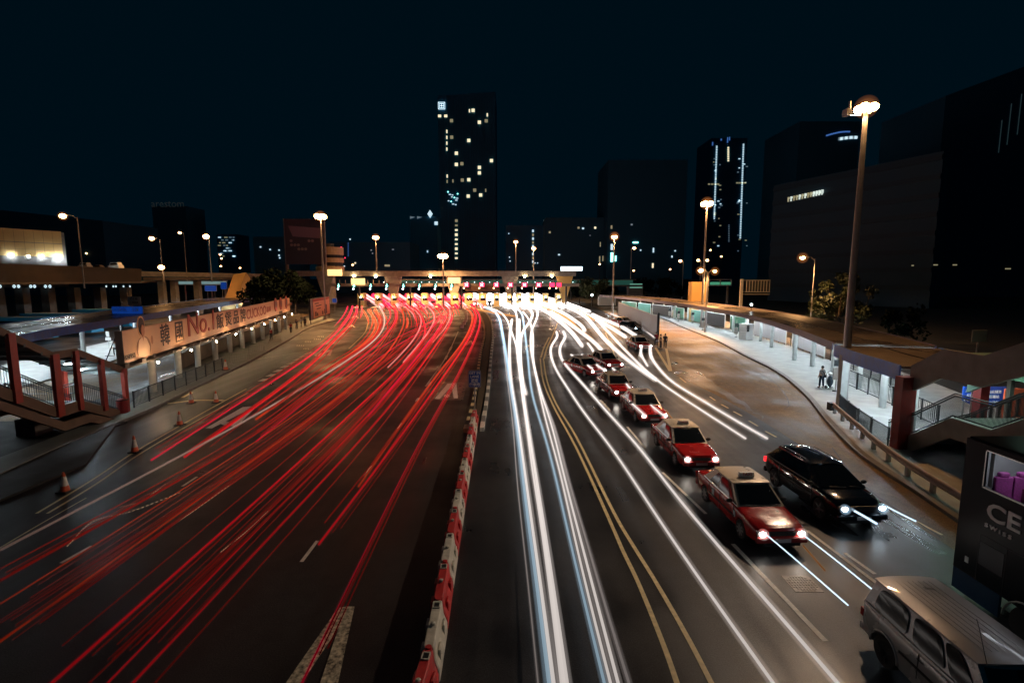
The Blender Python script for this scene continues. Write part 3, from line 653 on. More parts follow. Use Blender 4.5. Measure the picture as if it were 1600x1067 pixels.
# ---- left staircase
t = thing('covered_staircase', 'covered staircase with red pillars, brown fascia and bright tubes at the left edge', 'staircase', (-27, 31, 0))
XA, XB = -25.75, -29.2
stair(t, XA, XB, [(33.6, .15), (30.25, 1.75), (28.55, 1.75), (25.7, 3.5), (22, 5.7), (17, 5.7)], -1, [(34.1, 2.95), (30.3, 4.85), (28.7, 4.85), (25.7, 6.65), (22, 8.8), (20, 8.8)], .42, .62, M_BROWNC, mat('roof_underside', (.10, .12, .12), .6, noise=.3, nscale=2), 1.1, [(-27.4, 32.75), (-27.4, 31.7)], M_DPOLE)
for y_, x_, w in [(33.7, XA, .28), (31.9, XA, .28), (30.1, XA, .28), (28.7, XA, .42), (26.3, XA, .38), (33.4, XB, .28), (30.0, XB, .28), (28.6, XB, .3), (26.2, XB, .3), (24.0, XA, .3), (24.0, XB, .3)]:
    zb = interp([(33.6, .15), (30.25, 1.2), (28.55, 1.2), (25.7, 2.9), (22, 5)], y_); zt_ = interp([(34.1, 2.95), (30.3, 4.85), (28.7, 4.85), (25.7, 6.65), (22, 8.8)], y_) - .12
    MB().box((x_ + (.12 if x_ == XA else -.12), y_, (zb + zt_) / 2), (.24, w, zt_ - zb)).build('pillar', M_REDP, t)
def lowbeam():
    pr = [(32.4, -.1), (30.1, .95), (28.3, .95), (25.4, 2.7), (22, 4.8)]; mb = MB(); n = len(pr); vs = []
    for dx in (-.1, .1): vs += [(XA + .55 + dx, y, z) for y, z in pr] + [(XA + .55 + dx, y, z - .5) for y, z in pr]
    fs = []
    for i in range(n - 1): fs += [(i, i + 1, n + i + 1, n + i), (2 * n + i, 3 * n + i, 3 * n + i + 1, 2 * n + i + 1), (i, 2 * n + i, 2 * n + i + 1, i + 1), (n + i, n + i + 1, 3 * n + i + 1, 3 * n + i)]
    mb.add(vs, fs).build('lower_beam', M_BROWNC, t)
lowbeam()
MB().box((-27.4, 28.9, .5), (1.1, 1.1, 1.1)).build('pier', M_CONCD, t)
# dark bin at the foot of the stairs, drum
x, y, z = g(196, 648, .15); t = thing('litter_bin', 'round red brown litter bin beside the foot of the left staircase', 'bin', (x - .6, y + .6, .146))
MB().lathe([(.3, 0), (.33, .05), (.33, .85), (.28, .92), (.2, .95)], n=18).build('drum', M_REDD, t, smooth=True, local=True, angle=.6); MB().lathe([(.36, .84), (.36, .9)], n=18).build('rim', M_BLACK, t, local=True)
# ================================================================== STREET LAMPS
def lamp(label, base, ztop, style, r=.3, m=None, pole=(.2, .11), head=None, arm=None, group=None, power=None, cone=None):
    m = m or M_SODIUM; t = thing('street_lamp', label, 'street lamp', (base[0], base[1], base[2] if len(base) > 2 else 0)); z0 = base[2] if len(base) > 2 else 0
    X, Y = base[0], base[1]; pm = M_POLE if style != 'dark' else M_DPOLE
    p = MB().tube([(X, Y, z0), (X, Y, z0 + 1.2), (X, Y, ztop - .1)], [pole[0] * 1.25, pole[0], pole[1]], 14); 
    if pole[0] > .15: p.cyl((X, Y, z0), (X, Y, z0 + .25), pole[0] * 1.8, n=12)
    p.build('pole', pm, t, smooth=True, angle=.7)
    if style == 'mast':
        MB().lathe([(.28, ztop - .25), (.34, ztop - .2), (.34, ztop), (.15, ztop + .12)], (X, Y, 0), 14).build('head_frame', M_LAMPH, t)
        k = 4
        for i in range(k):
            a = PI / 4 + i * PI / 2; cx, cy = X + math.cos(a) * r * 1.5, Y + math.sin(a) * r * 1.5
            lu = MB().cyl((cx, cy, ztop - .02), (cx, cy, ztop + .1), r * .95, r * .5, 12).build('luminaire', M_LAMPH, t)
            MB().sph((cx, cy, ztop - .08), r * 1.18, 10, 6, (1, 1, .85)).build('lens', m, lu, smooth=True)
        hx, hy = X, Y
    else:
        ax, ay = (arm or (0, 0)); hx, hy = X + ax, Y + ay
        if arm:
            MB().tube([(X, Y, ztop - .4), (X + ax * .3, Y + ay * .3, ztop + .1), (hx, hy, ztop + .22)], [.07, .06, .05], 8).build('arm', pm, t)
        lu = MB().box((hx, hy, ztop + .2), (.75, .4, .14)).sph((hx, hy, ztop + .22), .24, 8, 5, (1.4, .8, .5)).build('luminaire', M_LAMPH, t)
        MB().sph((hx, hy, ztop + .02), r, 10, 6, (1.1, 1, .8)).build('lens', m, lu, smooth=True)
    if m is not M_SODFAR:
        gr_ = 1.15 if style == 'mast' else .8; gr_ *= (1 if Y > 60 else .62); [MB().sph((hx, hy, ztop), gr_ * q_, 16, 10).build('glow', M_LAMPGLOW, t, smooth=True) for q_ in (.4, .55, .75, 1.0)]
        ld = bpy.data.lights.new('lamp_light', 'SPOT'); ld.energy = power or (80000 if style == 'mast' else (4500 if z0 > 5 else 9000)); ld.color = (1, .50, .19); ld.spot_size = math.radians(cone or (160 if style == 'mast' else 150)); ld.spot_blend = .8; ld.shadow_soft_size = .3
        lo = bpy.data.objects.new('lamp_light', ld); COL.objects.link(lo); lo.parent = t; lo.location = (hx - X, hy - Y, ztop - z0 - .45)
    return t
def lp(u, v, Y, z0=0): x, y, z = pt(u, v, Y); return x, y, z
b = g(1318, 640, .15); zt = zat(b[1], 152)
t = lamp('tallest high mast lamp post, rising beside the joint of the right canopies', (b[0] + .1, b[1] + .3, .15), zt - .5, 'mast', .26, M_SODBIG, (.27, .14), power=9000, cone=140)
MB().box((b[0] + .1 - .75, b[1] + .3, zt - 1.0), (.9, .08, .08)).build('bracket', M_POLE, t); MB().box((b[0] - 1.1, b[1] + .3, zt - .85), (.3, .5, .4)).box((b[0] - .95, b[1] + .3, zt - .4), (.1, .12, .5), .4).build('camera_box', M_SIGNW, t)
# added fill spot hung at this mast's head, aimed to brighten the near road
ld = bpy.data.lights.new('lamp_light', 'SPOT'); ld.energy = 33000; ld.color = (1, .76, .56); ld.spot_size = math.radians(84); ld.spot_blend = .7; ld.shadow_soft_size = .3
lo = bpy.data.objects.new('lamp_light', ld); COL.objects.link(lo); lo.parent = t; lo.location = (-.3, 0, zt - .8 - .15); lo.rotation_euler = (Vector((-15, 23, 0)) - Vector((b[0], b[1], zt))).to_track_quat('-Z', 'Y').to_euler()
b = g(1096, 511, .15); lamp('high mast lamp post rising through the far part of the right canopy', b, zat(b[1], 318), 'mast', .42, M_SODBIG, (.25, .13))
b = g(957, 495, 0); lamp('high mast lamp post at the far end of the grey hoarding', b, zat(b[1], 370), 'mast', .28, M_SODIUM, (.24, .13))
b = g(508, 500, 0); lamp('high mast lamp post behind the small orange poster board', b, zat(b[1], 338), 'mast', .5, M_SODBIG, (.26, .14))
for u, v, Y, r, lb, st, m in [
    (587, 371, 159, .4, 'lamp post standing on the left half of the footbridge', 'mast', M_SODIUM),
    (692, 400, 150, .62, 'lamp post in front of the middle of the footbridge, low and very bright', 'mast', M_SODBIG),
    (806, 378, 200, .32, 'lamp post beyond the footbridge, nearer the tall tower of two close neighbours', 'mast', M_SODIUM),
    (834, 388, 210, .34, 'lamp post beyond the footbridge in front of the column of lit stair windows', 'mast', M_SODIUM)]:
    x, y, z = pt(u, v, Y); lamp(lb, (x, y, 10.2 if Y == 159 else 0), z, st, r, m, (.24, .14))
for u, v, Y, r, lb, arm, zz in [
    (991, 388, 190, .55, 'thin lamp post with a short arm over the trees right of the footbridge', (1, 0), 0),
    (98, 338, 95, .5, 'arm lamp over the ochre building at the far left', (-2.6, 0), 7), (237, 373, 125, .5, 'arm lamp standing left of its pole above the left flyover', (-1.9, 0), 8),
    (281, 364, 140, .38, 'smaller arm lamp right behind the left flyover lamp', (-1.0, 0), 8), (322, 370, 118, .6, 'bright lamp with cross arms on the flyover above the slanted ochre pier', (-.6, 0), 8),
    (252, 418, 112, .55, 'low bright lamp at the edge of the left flyover', (-.4, 0), 8),
    (1254, 403, 75, .32, 'arm lamp lighting the tree behind the right canopy', (-1.8, 0), 0), (1095, 423, 84, .38, 'low bright lamp beside the far high mast on the right canopy', (-1.1, 0), 0),
    (1117, 424, 92, .3, 'lower lamp immediately right of the far right mast', (1.1, 0), 0), (1063, 408, 170, .5, 'small lone lamp left of the far right mast', (-1, 0), 0),
    (1091, 407, 150, .42, 'left lamp of the twin pair on the far right mast axis', (-.8, 0), 0), (1105, 407, 150, .42, 'right lamp of the twin pair on the far right mast axis', (.8, 0), 0)]:
    x, y, z = pt(u, v, Y); lamp(lb, (x - arm[0], y, zz), z, 'arm', r, M_SODIUM if Y < 130 else M_SODFAR, (.12, .06), arm=arm)
far_l = [(135, 396, 'below the far left arm lamp'), (551, 414, 'above the left flood lit footbridge end'), (375, 419, 'right of the slanted ochre pier'), (345, 416, 'directly above the slanted ochre pier'), (344, 398, 'in front of the far office lights'),
         (346, 404, 'just under another small lamp by the far office lights'), (937, 413, 'behind the trees right of the footbridge'), (990, 423, 'at the foot of the thin arm lamp'), (1047, 421, 'at the right end of the far dark viaduct'), (1110, 391, 'above the green lit walkway'), (1127, 401, 'over the green lit walkway, right one')]
for u, v, lb in far_l:
    x, y, z = pt(u, v, 260); lamp('tiny distant street lamp ' + lb, (x, y, 0), z, 'dark', .42, M_SODFAR, (.12, .1))

# ================================================================== FOOTBRIDGE, GANTRY, TOLL PLAZA
YB = 158.0
def px2(u, Y, z=9): d = Y * CP + (CAMH - z) * SP; return (u - 800) / 810.0 * d
xl, xr = px2(455, YB), px2(900, YB)
t = thing('footbridge', 'long concrete footbridge crossing above the toll plaza', 'footbridge', (0, YB, 0))
zt, zb = zat(YB, 423.5), zat(YB, 431.5)
for k in range(24):
    x0, x1 = xl + (xr - xl) * k / 24, xl + (xr - xl) * (k + 1) / 24; MB().box(((x0 + x1) / 2, YB, (zt + zb) / 2), (x1 - x0 - .06, .3, zt - zb)).build('parapet', M_CONCRETE, t)
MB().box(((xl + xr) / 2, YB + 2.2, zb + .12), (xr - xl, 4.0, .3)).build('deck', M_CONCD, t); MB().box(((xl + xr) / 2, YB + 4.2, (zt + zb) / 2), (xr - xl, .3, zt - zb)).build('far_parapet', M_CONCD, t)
hr = MB().bar((xl, YB, zt + .5), (xr, YB, zt + .5), .06, .06)
for k in range(120): hr.box((xl + (xr - xl) * k / 119, YB, zt + .25), (.05, .05, .5))
hr.build('handrail', M_DPOLE, t)
for u in (505, 612, 708, 797, 883):
    x = px2(u, YB); pr = MB().box((x, YB + 2.2, zb / 2), (1.5, 1.2, zb)); vs = [(x - .7, YB + 1.4, 2.5), (x + .7, YB + 1.4, 2.5), (x + 2.6, YB + 1.4, zb), (x - 2.6, YB + 1.4, zb)]
    pr.add(vs + [(a, b_ + 1.5, c_) for a, b_, c_ in vs], [(0, 1, 2, 3), (7, 6, 5, 4), (0, 4, 5, 1), (1, 5, 6, 2), (2, 6, 7, 3), (3, 7, 4, 0)]).build('pier', M_ORB if u in (883,) else M_CONCRETE, t)
for u, v in ((553, 431.5), (587, 432), (673, 432), (820, 432), (862, 431.5)): a = pt(u, v, YB - .4); MB().sph(a, .28, 8, 5).build('under_lamp', M_BOOTHL, t)
# green lit glazed walkway behind
t = thing('glazed_walkway', 'second walkway with green lit glass behind the footbridge', 'walkway', (0, YB + 12, 0)); Yw = YB + 12
MB().box((0, Yw, zat(Yw, 446.5)), (px2(905, Yw) - px2(520, Yw), 3, .5)).build('deck', M_CONCD, t); MB().box((0, Yw, zat(Yw, 437)), (px2(905, Yw) - px2(520, Yw), 3, .3)).build('roof', M_CONCD, t)
gm = mat('green_lit_glass', (.03, .12, .10), .3, emit=(.10, .45, .35), es=.10); MB().box((0, Yw, (zat(Yw, 446) + zat(Yw, 437.5)) / 2), (px2(900, Yw) - px2(522, Yw), .2, zat(Yw, 437.5) - zat(Yw, 446))).build('glazing', gm, t)
mu = MB(); lt = MB()
for k in range(44): x = px2(522, Yw) + (px2(900, Yw) - px2(522, Yw)) * k / 43; mu.box((x, Yw - .2, (zat(Yw, 446) + zat(Yw, 437.5)) / 2), (.14, .14, 1.8))
mu.build('mullions', M_POLE, t)
for k in range(26): x = px2(600, Yw) + (px2(895, Yw) - px2(600, Yw)) * k / 25; MB().sph((x, Yw - .5, zat(Yw, 441)), .11, 6, 4).build('walkway_lamp', M_SPOTW, t)
# sign gantry
YG = 152.0; zg0, zg1 = zat(YG, 447.5), zat(YG, 443)
t = thing('signal_gantry', 'long toll gantry beam carrying lane signals', 'gantry', (0, YG, 0))
MB().box(((px2(505, YG) + px2(905, YG)) / 2, YG, (zg0 + zg1) / 2), (px2(905, YG) - px2(505, YG), 1.2, zg1 - zg0)).build('beam', M_CONCRETE, t)
for u in (560, 640, 720, 800, 885): MB().box((px2(u, YG), YG + .2, zg0 / 2), (.5, .5, zg0)).build('post', M_DPOLE, t)
MB().box((px2(754, YG), YG - .5, zat(YG, 451)), (px2(779, YG) - px2(725, YG), .5, 1.6)).build('sign_board', M_BROWNC, t)
for i, u in enumerate((530, 554, 580, 605, 631, 656, 681, 706)):
    s_ = thing('lane_signal', 'green lit lane signal, %s from the left on the toll gantry' % ordn[i].replace('nearest', 'first'), 'lane signal', (px2(u, YG), YG - .7, 0), group='lane signals on the toll gantry')
    z = zat(YG, 446); MB().box((px2(u, YG), YG - .72, z), (1.2, .2, 1.3)).build('housing', M_BLACK, s_); e = MB(); x = px2(u, YG); yy = YG - .85
    e.box((x, yy, z + .15), (.22, .06, .7)); e.add([(x - .42, yy, z - .1), (x + .42, yy, z - .1), (x, yy, z - .55)], [(0, 1, 2)]); e.build('arrow', M_GRN, s_); MB().sph((x - .2, YG - .9, z - 1.0), .26, 6, 4).build('lane_lamp', M_SODFAR if u > 700 else M_SPOTW, s_)
for i, u in enumerate((729, 753, 775.5, 797.5, 819.5, 841.5, 862.5, 873)):
    s_ = thing('lane_signal', 'red cross lane signal, %s of the crosses on the toll gantry from the left' % ordn[i].replace('nearest', 'first'), 'lane signal', (px2(u, YG), YG - .7, 0), group='lane signals on the toll gantry')
    z = zat(YG, 445); x = px2(u, YG); yy = YG - .85; MB().box((x, YG - .72, z), (1.5, .2, 1.4)).build('housing', M_BLACK, s_); MB().box((x, yy + .02, z), (1.4, .04, 1.2)).build('screen', M_REDX, s_)
    if u < 860: MB().bar((x - .4, yy - .05, z - .4), (x + .4, yy - .05, z + .4), .2, .05, up=(0, 1, 0)).bar((x - .4, yy - .08, z + .4), (x + .4, yy - .08, z - .4), .2, .05, up=(0, 1, 0)).build('cross', M_WX, s_)
    MB().sph((x - .75, YG - .8, z - .95), .2, 6, 4).build('lane_lamp', M_SODFAR, s_)
for i, (u0, u1, v0, v1) in enumerate(((549, 570, 435, 445), (700, 719, 433.5, 442.5), (512, 534, 421, 431))):
    Y_ = YG - 1.5 if i < 2 else YB - 1; a = pt(u0, v1, Y_); b_ = pt(u1, v0, Y_); t = thing('lit_sign', ('glowing yellow sign box above the left toll lanes', 'glowing yellow sign box at the middle of the gantry', 'flood lit yellow panel at the left end of the footbridge')[i], 'sign', (a[0], Y_, 0))
    MB().box(((a[0] + b_[0]) / 2, Y_, (a[2] + b_[2]) / 2), (b_[0] - a[0], .3, b_[2] - a[2])).build('panel', M_YSIGN, t); MB().box(((a[0] + b_[0]) / 2, Y_ + .6, (a[2] + b_[2]) / 2), (.3, 1.0, .3)).build('bracket', M_DPOLE, t)
# booths
YT = 160.0
for i, u in enumerate((566, 592, 617, 641, 664, 687, 711, 733, 754, 776, 796, 811, 831, 852, 872)):
    x = px2(u, YT, 2); w = random.uniform(1.5, 2.0) if u < 700 else (2.4 if u < 760 else 1.7)
    t = thing('toll_booth', 'cream toll booth, %s' % (('%s from the left of the toll plaza' % ordn[i].replace('nearest', 'first').replace('farthest', 'eleventh')) if i < 11 else ['fourth', 'third', 'second', 'first'][i - 11] + ' from the right of the toll plaza'), 'toll booth', (x, YT, 0), group='toll booths in the plaza')
    MB().box((x, YT, 1.0), (w, 3, 1.9)).box((x, YT, 3.5), (w, 3, 1.4)).box((x - w * .38, YT, 2.4), (w * .24, 3, .9)).build('body', M_TOLL, t); MB().box((x + w * .12, YT - .1, 2.4), (w * .72, 2.7, .9)).build('window', M_GLASS, t)
    MB().box((x, YT - 2.5, .12), (w + .3, 9, .24)).build('island', M_WHITEP, t); MB().sph((x, YT - 1.7, 3.0), .16, 6, 4).build('booth_lamp', M_BOOTHL, t)
# plaza canopy lamps strip (white bright haze of headlights among the booths)
for i, u in enumerate((605, 629, 652, 676, 698, 722, 744, 765, 786, 803, 821, 842)):
    x = px2(u, YT + 6, 1); t = thing('queueing_car', 'queueing car in the toll lane %s' % ('between the %s and %s booths from the left' % (ordn[i + 1], ordn[i + 2]) if i < 8 else ['five', 'four', 'three', 'two'][i - 8] + ' lanes from the right side'), 'car', (x, YT + 6, 0), group='cars queueing in the toll lanes')
    MB().box((x, YT + 8, .65), (1.75, 4.2, .7)).box((x, YT + 8.2, 1.2), (1.5, 2.2, .55)).build('body', M_SUV if i % 2 else M_VAN, t)
    for s_ in (-.6, .6): MB().sph((x + s_, YT + 5.85, .7), .2, 8, 5).build('headlight' if u > 735 else 'tail_light', M_HEAD if u > 735 else M_REDX, t)
# cones & small barriers at the plaza
def cone_mesh(t, s=1.0):
    MB().box((0, 0, .03), (.42 * s, .42 * s, .06)).build('base', M_RUB, t, local=True)
    MB().lathe([(.16 * s, .06), (.125 * s, .25 * s)], n=14).build('lower_band', M_ORANGE, t, local=True)
    MB().lathe([(.125 * s, .25 * s), (.065 * s, .62 * s)], n=14).build('sleeve', M_CONEW, t, local=True); MB().lathe([(.065 * s, .62 * s), (.035 * s, .78 * s), (.02, .79 * s)], n=14).build('tip', M_ORANGE, t, local=True)
def cone(label, u, v, s=1.1, group='traffic cones along the left slip road', z=.03):
    x, y, _ = g(u, v, z); t = thing('traffic_cone', label, 'traffic cone', (x, y, z), 0, group); cone_mesh(t, s); return t
cone('nearest traffic cone at the dark edge of the left slip road', 102, 768); cone('traffic cone by the white light reflection, second nearest', 211, 706); cone('third traffic cone along the double yellow line', 281, 664)
cone('traffic cone at the left end of the yellow hatching', 299, 630); cone('traffic cone at the right end of the yellow hatching', 338, 629); cone('larger orange traffic cone standing on the left pavement near the railing end', 353, 578, 1.3, z=.15)
for i, (u, v) in enumerate([(594, 479), (597, 483), (600, 487), (627, 481), (630, 485), (633, 487), (655, 480), (658, 483), (664, 484), (690, 484)]):
    cone('far white traffic cone at the toll lanes, %s from the left' % (ordn[i].replace('nearest', 'first') if i < 9 else 'tenth'), u, v, 1.5, 'white cones before the toll booths')
for i, p in enumerate(resample(GS([(706, 479), (722, 484), (728, 491), (728, 503), (722, 513)], 0, 6), 12)):
    q = thing('lane_delineator', 'white lane delineator in the dark curve, %s' % (ordn[i] + ' along the row from the booths' if 0 < i < 10 else ('nearest the booths' if i == 0 else ('last but one' if i == 10 else 'last of the row'))), 'delineator', p, 0, 'white delineators before the toll plaza')
    MB().box((0, 0, .4), (.5, 1.2, .8)).build('body', M_SIGNW, q, local=True); MB().box((0, 0, .03), (.8, 1.4, .06)).build('base', M_BLACK, q, local=True)

# ================================================================== WATER BARRIERS along the centre
BL = GS([(640, 1180), (672, 1062), (690, 955), (708, 850), (722, 770), (735, 700), (742, 660), (745, 650)], 0, 10)
tops = [1180, 1100, 992, 925, 872, 829, 794.6, 763.6, 739.6, 717, 700, 686, 674, 664, 655]
def near_pt(u, v, z): return Vector(g(u, v, z))
BLen = [0]
for a, b_ in zip(BL, BL[1:]): BLen.append(BLen[-1] + (b_ - a).length)
def atlen(s):
    for i in range(1, len(BL)):
        if BLen[i] >= s: return BL[i - 1].lerp(BL[i], (s - BLen[i - 1]) / max(1e-6, BLen[i] - BLen[i - 1]))
    return BL[-1]
seg = 1.75; nseg = int(BLen[-1] / seg); protoB = {}
for i in range(nseg):
    a = atlen(i * seg); b_ = atlen((i + 1) * seg); d = (b_ - a); ang = math.atan2(d.y, d.x); c_ = (a + b_) / 2; white = i % 2 == 1
    key = white; k = i // 2
    lab = ('white' if white else 'red') + ' water filled barrier ' + ('nearest the bottom edge of the photo' if i < 2 else ('at the far end by the central reservation' if i >= nseg - 2 else '%s of its colour counting away from the viewer' % (['first', 'second', 'third', 'fourth', 'fifth', 'sixth', 'seventh', 'eighth', 'ninth', 'tenth'][k])))
    if key not in protoB:
        t = thing('water_barrier', lab, 'barrier', (c_.x, c_.y, 0), ang, 'red and white barriers dividing the carriageways'); m = M_BARW if white else M_BARR; L = seg / 2 - .02
        sec = [(-.24, 0), (-.24, .3), (-.15, .55), (-.115, .88), (.115, .88), (.15, .55), (.24, .3), (.24, 0)]
        mb = MB(); xs = [-L, -L + .06, L - .06, L]; sc = [.88, 1, 1, .88]; vs = []
        for x_, s_ in zip(xs, sc): vs += [(x_, y_ * s_, z_ * (1 if s_ == 1 else .98)) for y_, z_ in sec]
        fs = [tuple(reversed(range(8))), tuple(range(24, 32))]
        for q in range(3):
            for j in range(8): fs.append((q * 8 + j, q * 8 + (j + 1) % 8, (q + 1) * 8 + (j + 1) % 8, (q + 1) * 8 + j))
        mb.add(vs, fs)
        for s_ in (-1, 1):
            for x_ in (-.42, .42): mb.box((x_, s_ * .2, .42), (.3, .07, .34))
        bo = mb.build('shell', m, t, local=True)
        bv = bo.modifiers.new('b', 'BEVEL'); bv.width = .025; bv.segments = 2; bv.limit_method = 'ANGLE'
        MB().lathe([(.05, .88), (.06, .93), (.03, .95)], (-.1, 0, 0), 10).build('filler_cap', M_BARW if not white else M_BARW, t, local=True)
        MB().box((L - .24, 0, .875), (.17, .13, .03)).build('lifting_slot', M_BLACK, t, local=True); fr = MB()
        for q in (-1, 1): fr.box((L - .24 + q * .1, 0, .89), (.03, .17, .03)); fr.box((L - .24, q * .078, .89), (.17, .03, .03))
        fr.build('slot_rim', M_BARW, t, local=True); MB().cyl((-L, 0, .72), (-L, 0, .9), .07, n=10).build('coupling', M_BARR if not white else M_BARR, t, local=True)
        protoB[key] = t
    else: dup(protoB[key], (c_.x, c_.y, 0), ang, lab)

# ================================================================== SIGNS
gx, gy, _ = g(742, 640, .2); t = thing('lane_sign', 'blue GET IN LANE sign with Chinese lettering on the central reservation', 'sign', (gx, gy, .2), .06)
zc = zat(gy, 592) - .2; hh = (zat(gy, 578) - zat(gy, 605)) / 2; ww_ = hh * .72
def rrect(w, h, r, n=5):
    out = []
    for sx, sy, a0 in ((1, 1, 0), (-1, 1, PI / 2), (-1, -1, PI), (1, -1, 1.5 * PI)):
        for k in range(n + 1): a = a0 + PI / 2 * k / n; out.append((sx * (w - r) + r * math.cos(a), sy * (h - r) + r * math.sin(a)))
    return out
def plate(w, h, r, y0, y1, z, x=0):
    P_ = rrect(w, h, r); n = len(P_); vs = [(x + a, y, z + b_) for y in (y0, y1) for a, b_ in P_]
    return MB().add(vs, [tuple(range(n)), tuple(range(n, 2 * n))] + [(i, (i + 1) % n, n + (i + 1) % n, n + i) for i in range(n)])
plate(ww_, hh, .09, 0, .03, zc).build('border', M_POLE, t, local=True); plate(ww_ - .05, hh - .05, .06, -.008, 0, zc).build('panel', M_BLUES, t, local=True)
for s_, dz, sz in (('GET IN', .72, .25), ('LANE', .28, .25), ('適定', -.22, .26), ('行車線', -.70, .25)): text(s_, sz * hh / .62, M_SIGNW, t, (0, -.02, zc + dz * hh * .95), (PI / 2, 0, 0), bold=.006)
MB().cyl((0, .06, 0), (0, .06, zc), .04, n=10).build('post', M_POLE, t, local=True)
# direction signs at left, over the canopy
def board(label, u0, u1, v0, v1, Y, m, cat='sign', posts=2, lines=()):
    a = pt(u0, v1, Y); b_ = pt(u1, v0, Y); cx, cz, w, h = (a[0] + b_[0]) / 2, (a[2] + b_[2]) / 2, b_[0] - a[0], b_[2] - a[2]
    t = thing('direction_sign', label, cat, (cx, Y, 0)); plate(w / 2, h / 2, .1, Y, Y + .1, cz, cx).build('border', M_SIGNW, t); plate(w / 2 - .06, h / 2 - .06, .08, Y - .02, Y, cz, cx).build('panel', m, t)
    for dx in ([-w * .3, w * .3] if posts == 2 else [0]): MB().cyl((cx + dx, Y + .16, 0), (cx + dx, Y + .16, cz), .07, n=8).build('post', M_POLE, t)
    for s_, x_, z_, sz, mm in lines: text(s_, sz, mm, t, (x_, -.04, cz + z_), (PI / 2, 0, 0))
    return t
board('blue two part direction sign rising above the left canopy', 175, 223, 478.5, 491, 68, M_BLUEGLOW, lines=(('尖沙咀(東)', -1, .0, .42, M_SIGNW), ('Tsim Sha Tsui (E)', -1, .34, .24, M_SIGNW), ('紅磡', 1.1, 0, .42, M_SIGNW), ('Hung Hom', 1.1, .34, .22, M_SIGNW)))
board('white notice board standing just above the blue direction sign on the left', 200, 219, 463.5, 477.5, 72, M_SIGNW, lines=(('巴士站', 0, .3, .35, M_BLACK), ('上落客區', 0, -.2, .3, M_BLACK)))
board('blue sign under the left flyover beside the green lit walkway', 320, 338, 446, 455, 140, M_BLUEGLOW); board('second blue sign under the left flyover near the slanted pier', 345, 354, 441, 452, 138, M_BLUEGLOW)
board('small blue round cornered sign among the lights left of the toll booths', 519, 526, 466, 473, 140, M_BLUEGLOW, posts=1)
# back of gantry sign at right
YS = 96
x0, _, _ = pt(1158, 460, YS); t = thing('gantry_sign', 'back of a cantilever gantry sign on a grey post behind the right canopy', 'gantry sign', (x0, YS, 0))
MB().box((x0, YS, zat(YS, 436) / 2), (.45, .45, zat(YS, 436))).build('post', M_POLE, t); a = pt(1166, 456, YS); b_ = pt(1203, 438, YS); fr = MB(); w = b_[0] - a[0]
for z in (a[2], b_[2], a[2] - .45): fr.bar((x0, YS, z), (b_[0] + .1, YS, z), .12, .12)
for k in range(9): fr.box((a[0] + w * k / 8, YS, (a[2] + b_[2]) / 2), (.08, .1, b_[2] - a[2]))
fr.build('frame', M_POLE, t); MB().box(((a[0] + b_[0]) / 2, YS + .2, (a[2] + b_[2]) / 2), (w, .06, b_[2] - a[2])).build('panel', M_DPOLE, t)
# bus stop poles on right platform
def stop_pole(label, u, v, h, round_top=True):
    x, y, _ = g(u, v, .15); t = thing('bus_stop_pole', label, 'bus stop sign', (x, y, .146)); MB().cyl((0, 0, 0), (0, 0, h), .04, n=8).build('pole', M_POLE, t, local=True); MB().lathe([(.22, 0), (.2, .06)], n=14).build('base', M_BLACK, t, local=True)
    if round_top: MB().lathe([(.36, -.03), (.36, .03)], (0, 0, h), 20, 'y').build('disc', M_REDD, t, local=True)
    MB().box((0, -.05, h - .75), (.55, .06, .5)).build('route_panel', M_DPOLE, t, local=True); MB().box((-.05, -.05, h - 1.6), (.5, .12, .95)).build('timetable_case', M_CONCRETE, t, local=True)
stop_pole('bus stop pole with a dark red disc beside the square blue column', 1305, 611, 3.0)
for i, (u, v) in enumerate([(1098, 516), (1082, 505), (1060, 502), (1046, 497), (1150, 527)]): stop_pole('slim bus stop pole on the far lit platform, %s from the kiosk' % ordn[i].replace('nearest', 'first'), u, v, 2.6, False)
x, y, _ = g(1165, 530, .15); t = thing('kiosk', 'white ticket kiosk with a window on the right platform', 'kiosk', (x, y, .146), .5)
MB().box((0, 0, .55), (1.5, 1.2, 1.1)).box((.35, 0, 1.6), (.8, 1.2, 1.0)).box((0, 0, 2.2), (1.6, 1.3, .12)).box((-.7, 0, 1.65), (.08, 1.2, 1.0)).build('cabin', M_SIGNW, t, local=True); MB().box((-.3, 0, 1.6), (.7, 1.1, .9)).build('window', M_GLASS, t, local=True)
for i, (u, v) in enumerate([(62, 640), (105, 615), (158, 585), (172, 556)]):
    x, y, _ = g(u, v, .16); t = thing('queue_rail', ['short queue rail seen through the first stair opening on the left', 'queue rail seen through the middle stair opening', 'queue rail under the bright stair tubes', 'small sign pole beside the pedestrian by the billboard end'][i], 'rail', (x, y, .16))
    MB().tube([(-.6, 0, 0), (-.6, 0, 1.1), (.6, 0, 1.1), (.6, 0, 0)] if i < 3 else [(0, 0, 0), (0, 0, 2.4)], .03, 6).build('rail', M_POLE, t, local=True); MB().box((0, 0, .02), (.9, .4, .04)).build('base', M_DPOLE, t, local=True)
    if i == 3: MB().box((0, -.05, 2.5), (.35, .05, .6)).build('panel', M_SIGNW, t, local=True); MB().box((0, -.05, 1.95), (.6, .05, .35)).build('lower_panel', M_SIGNW, t, local=True)

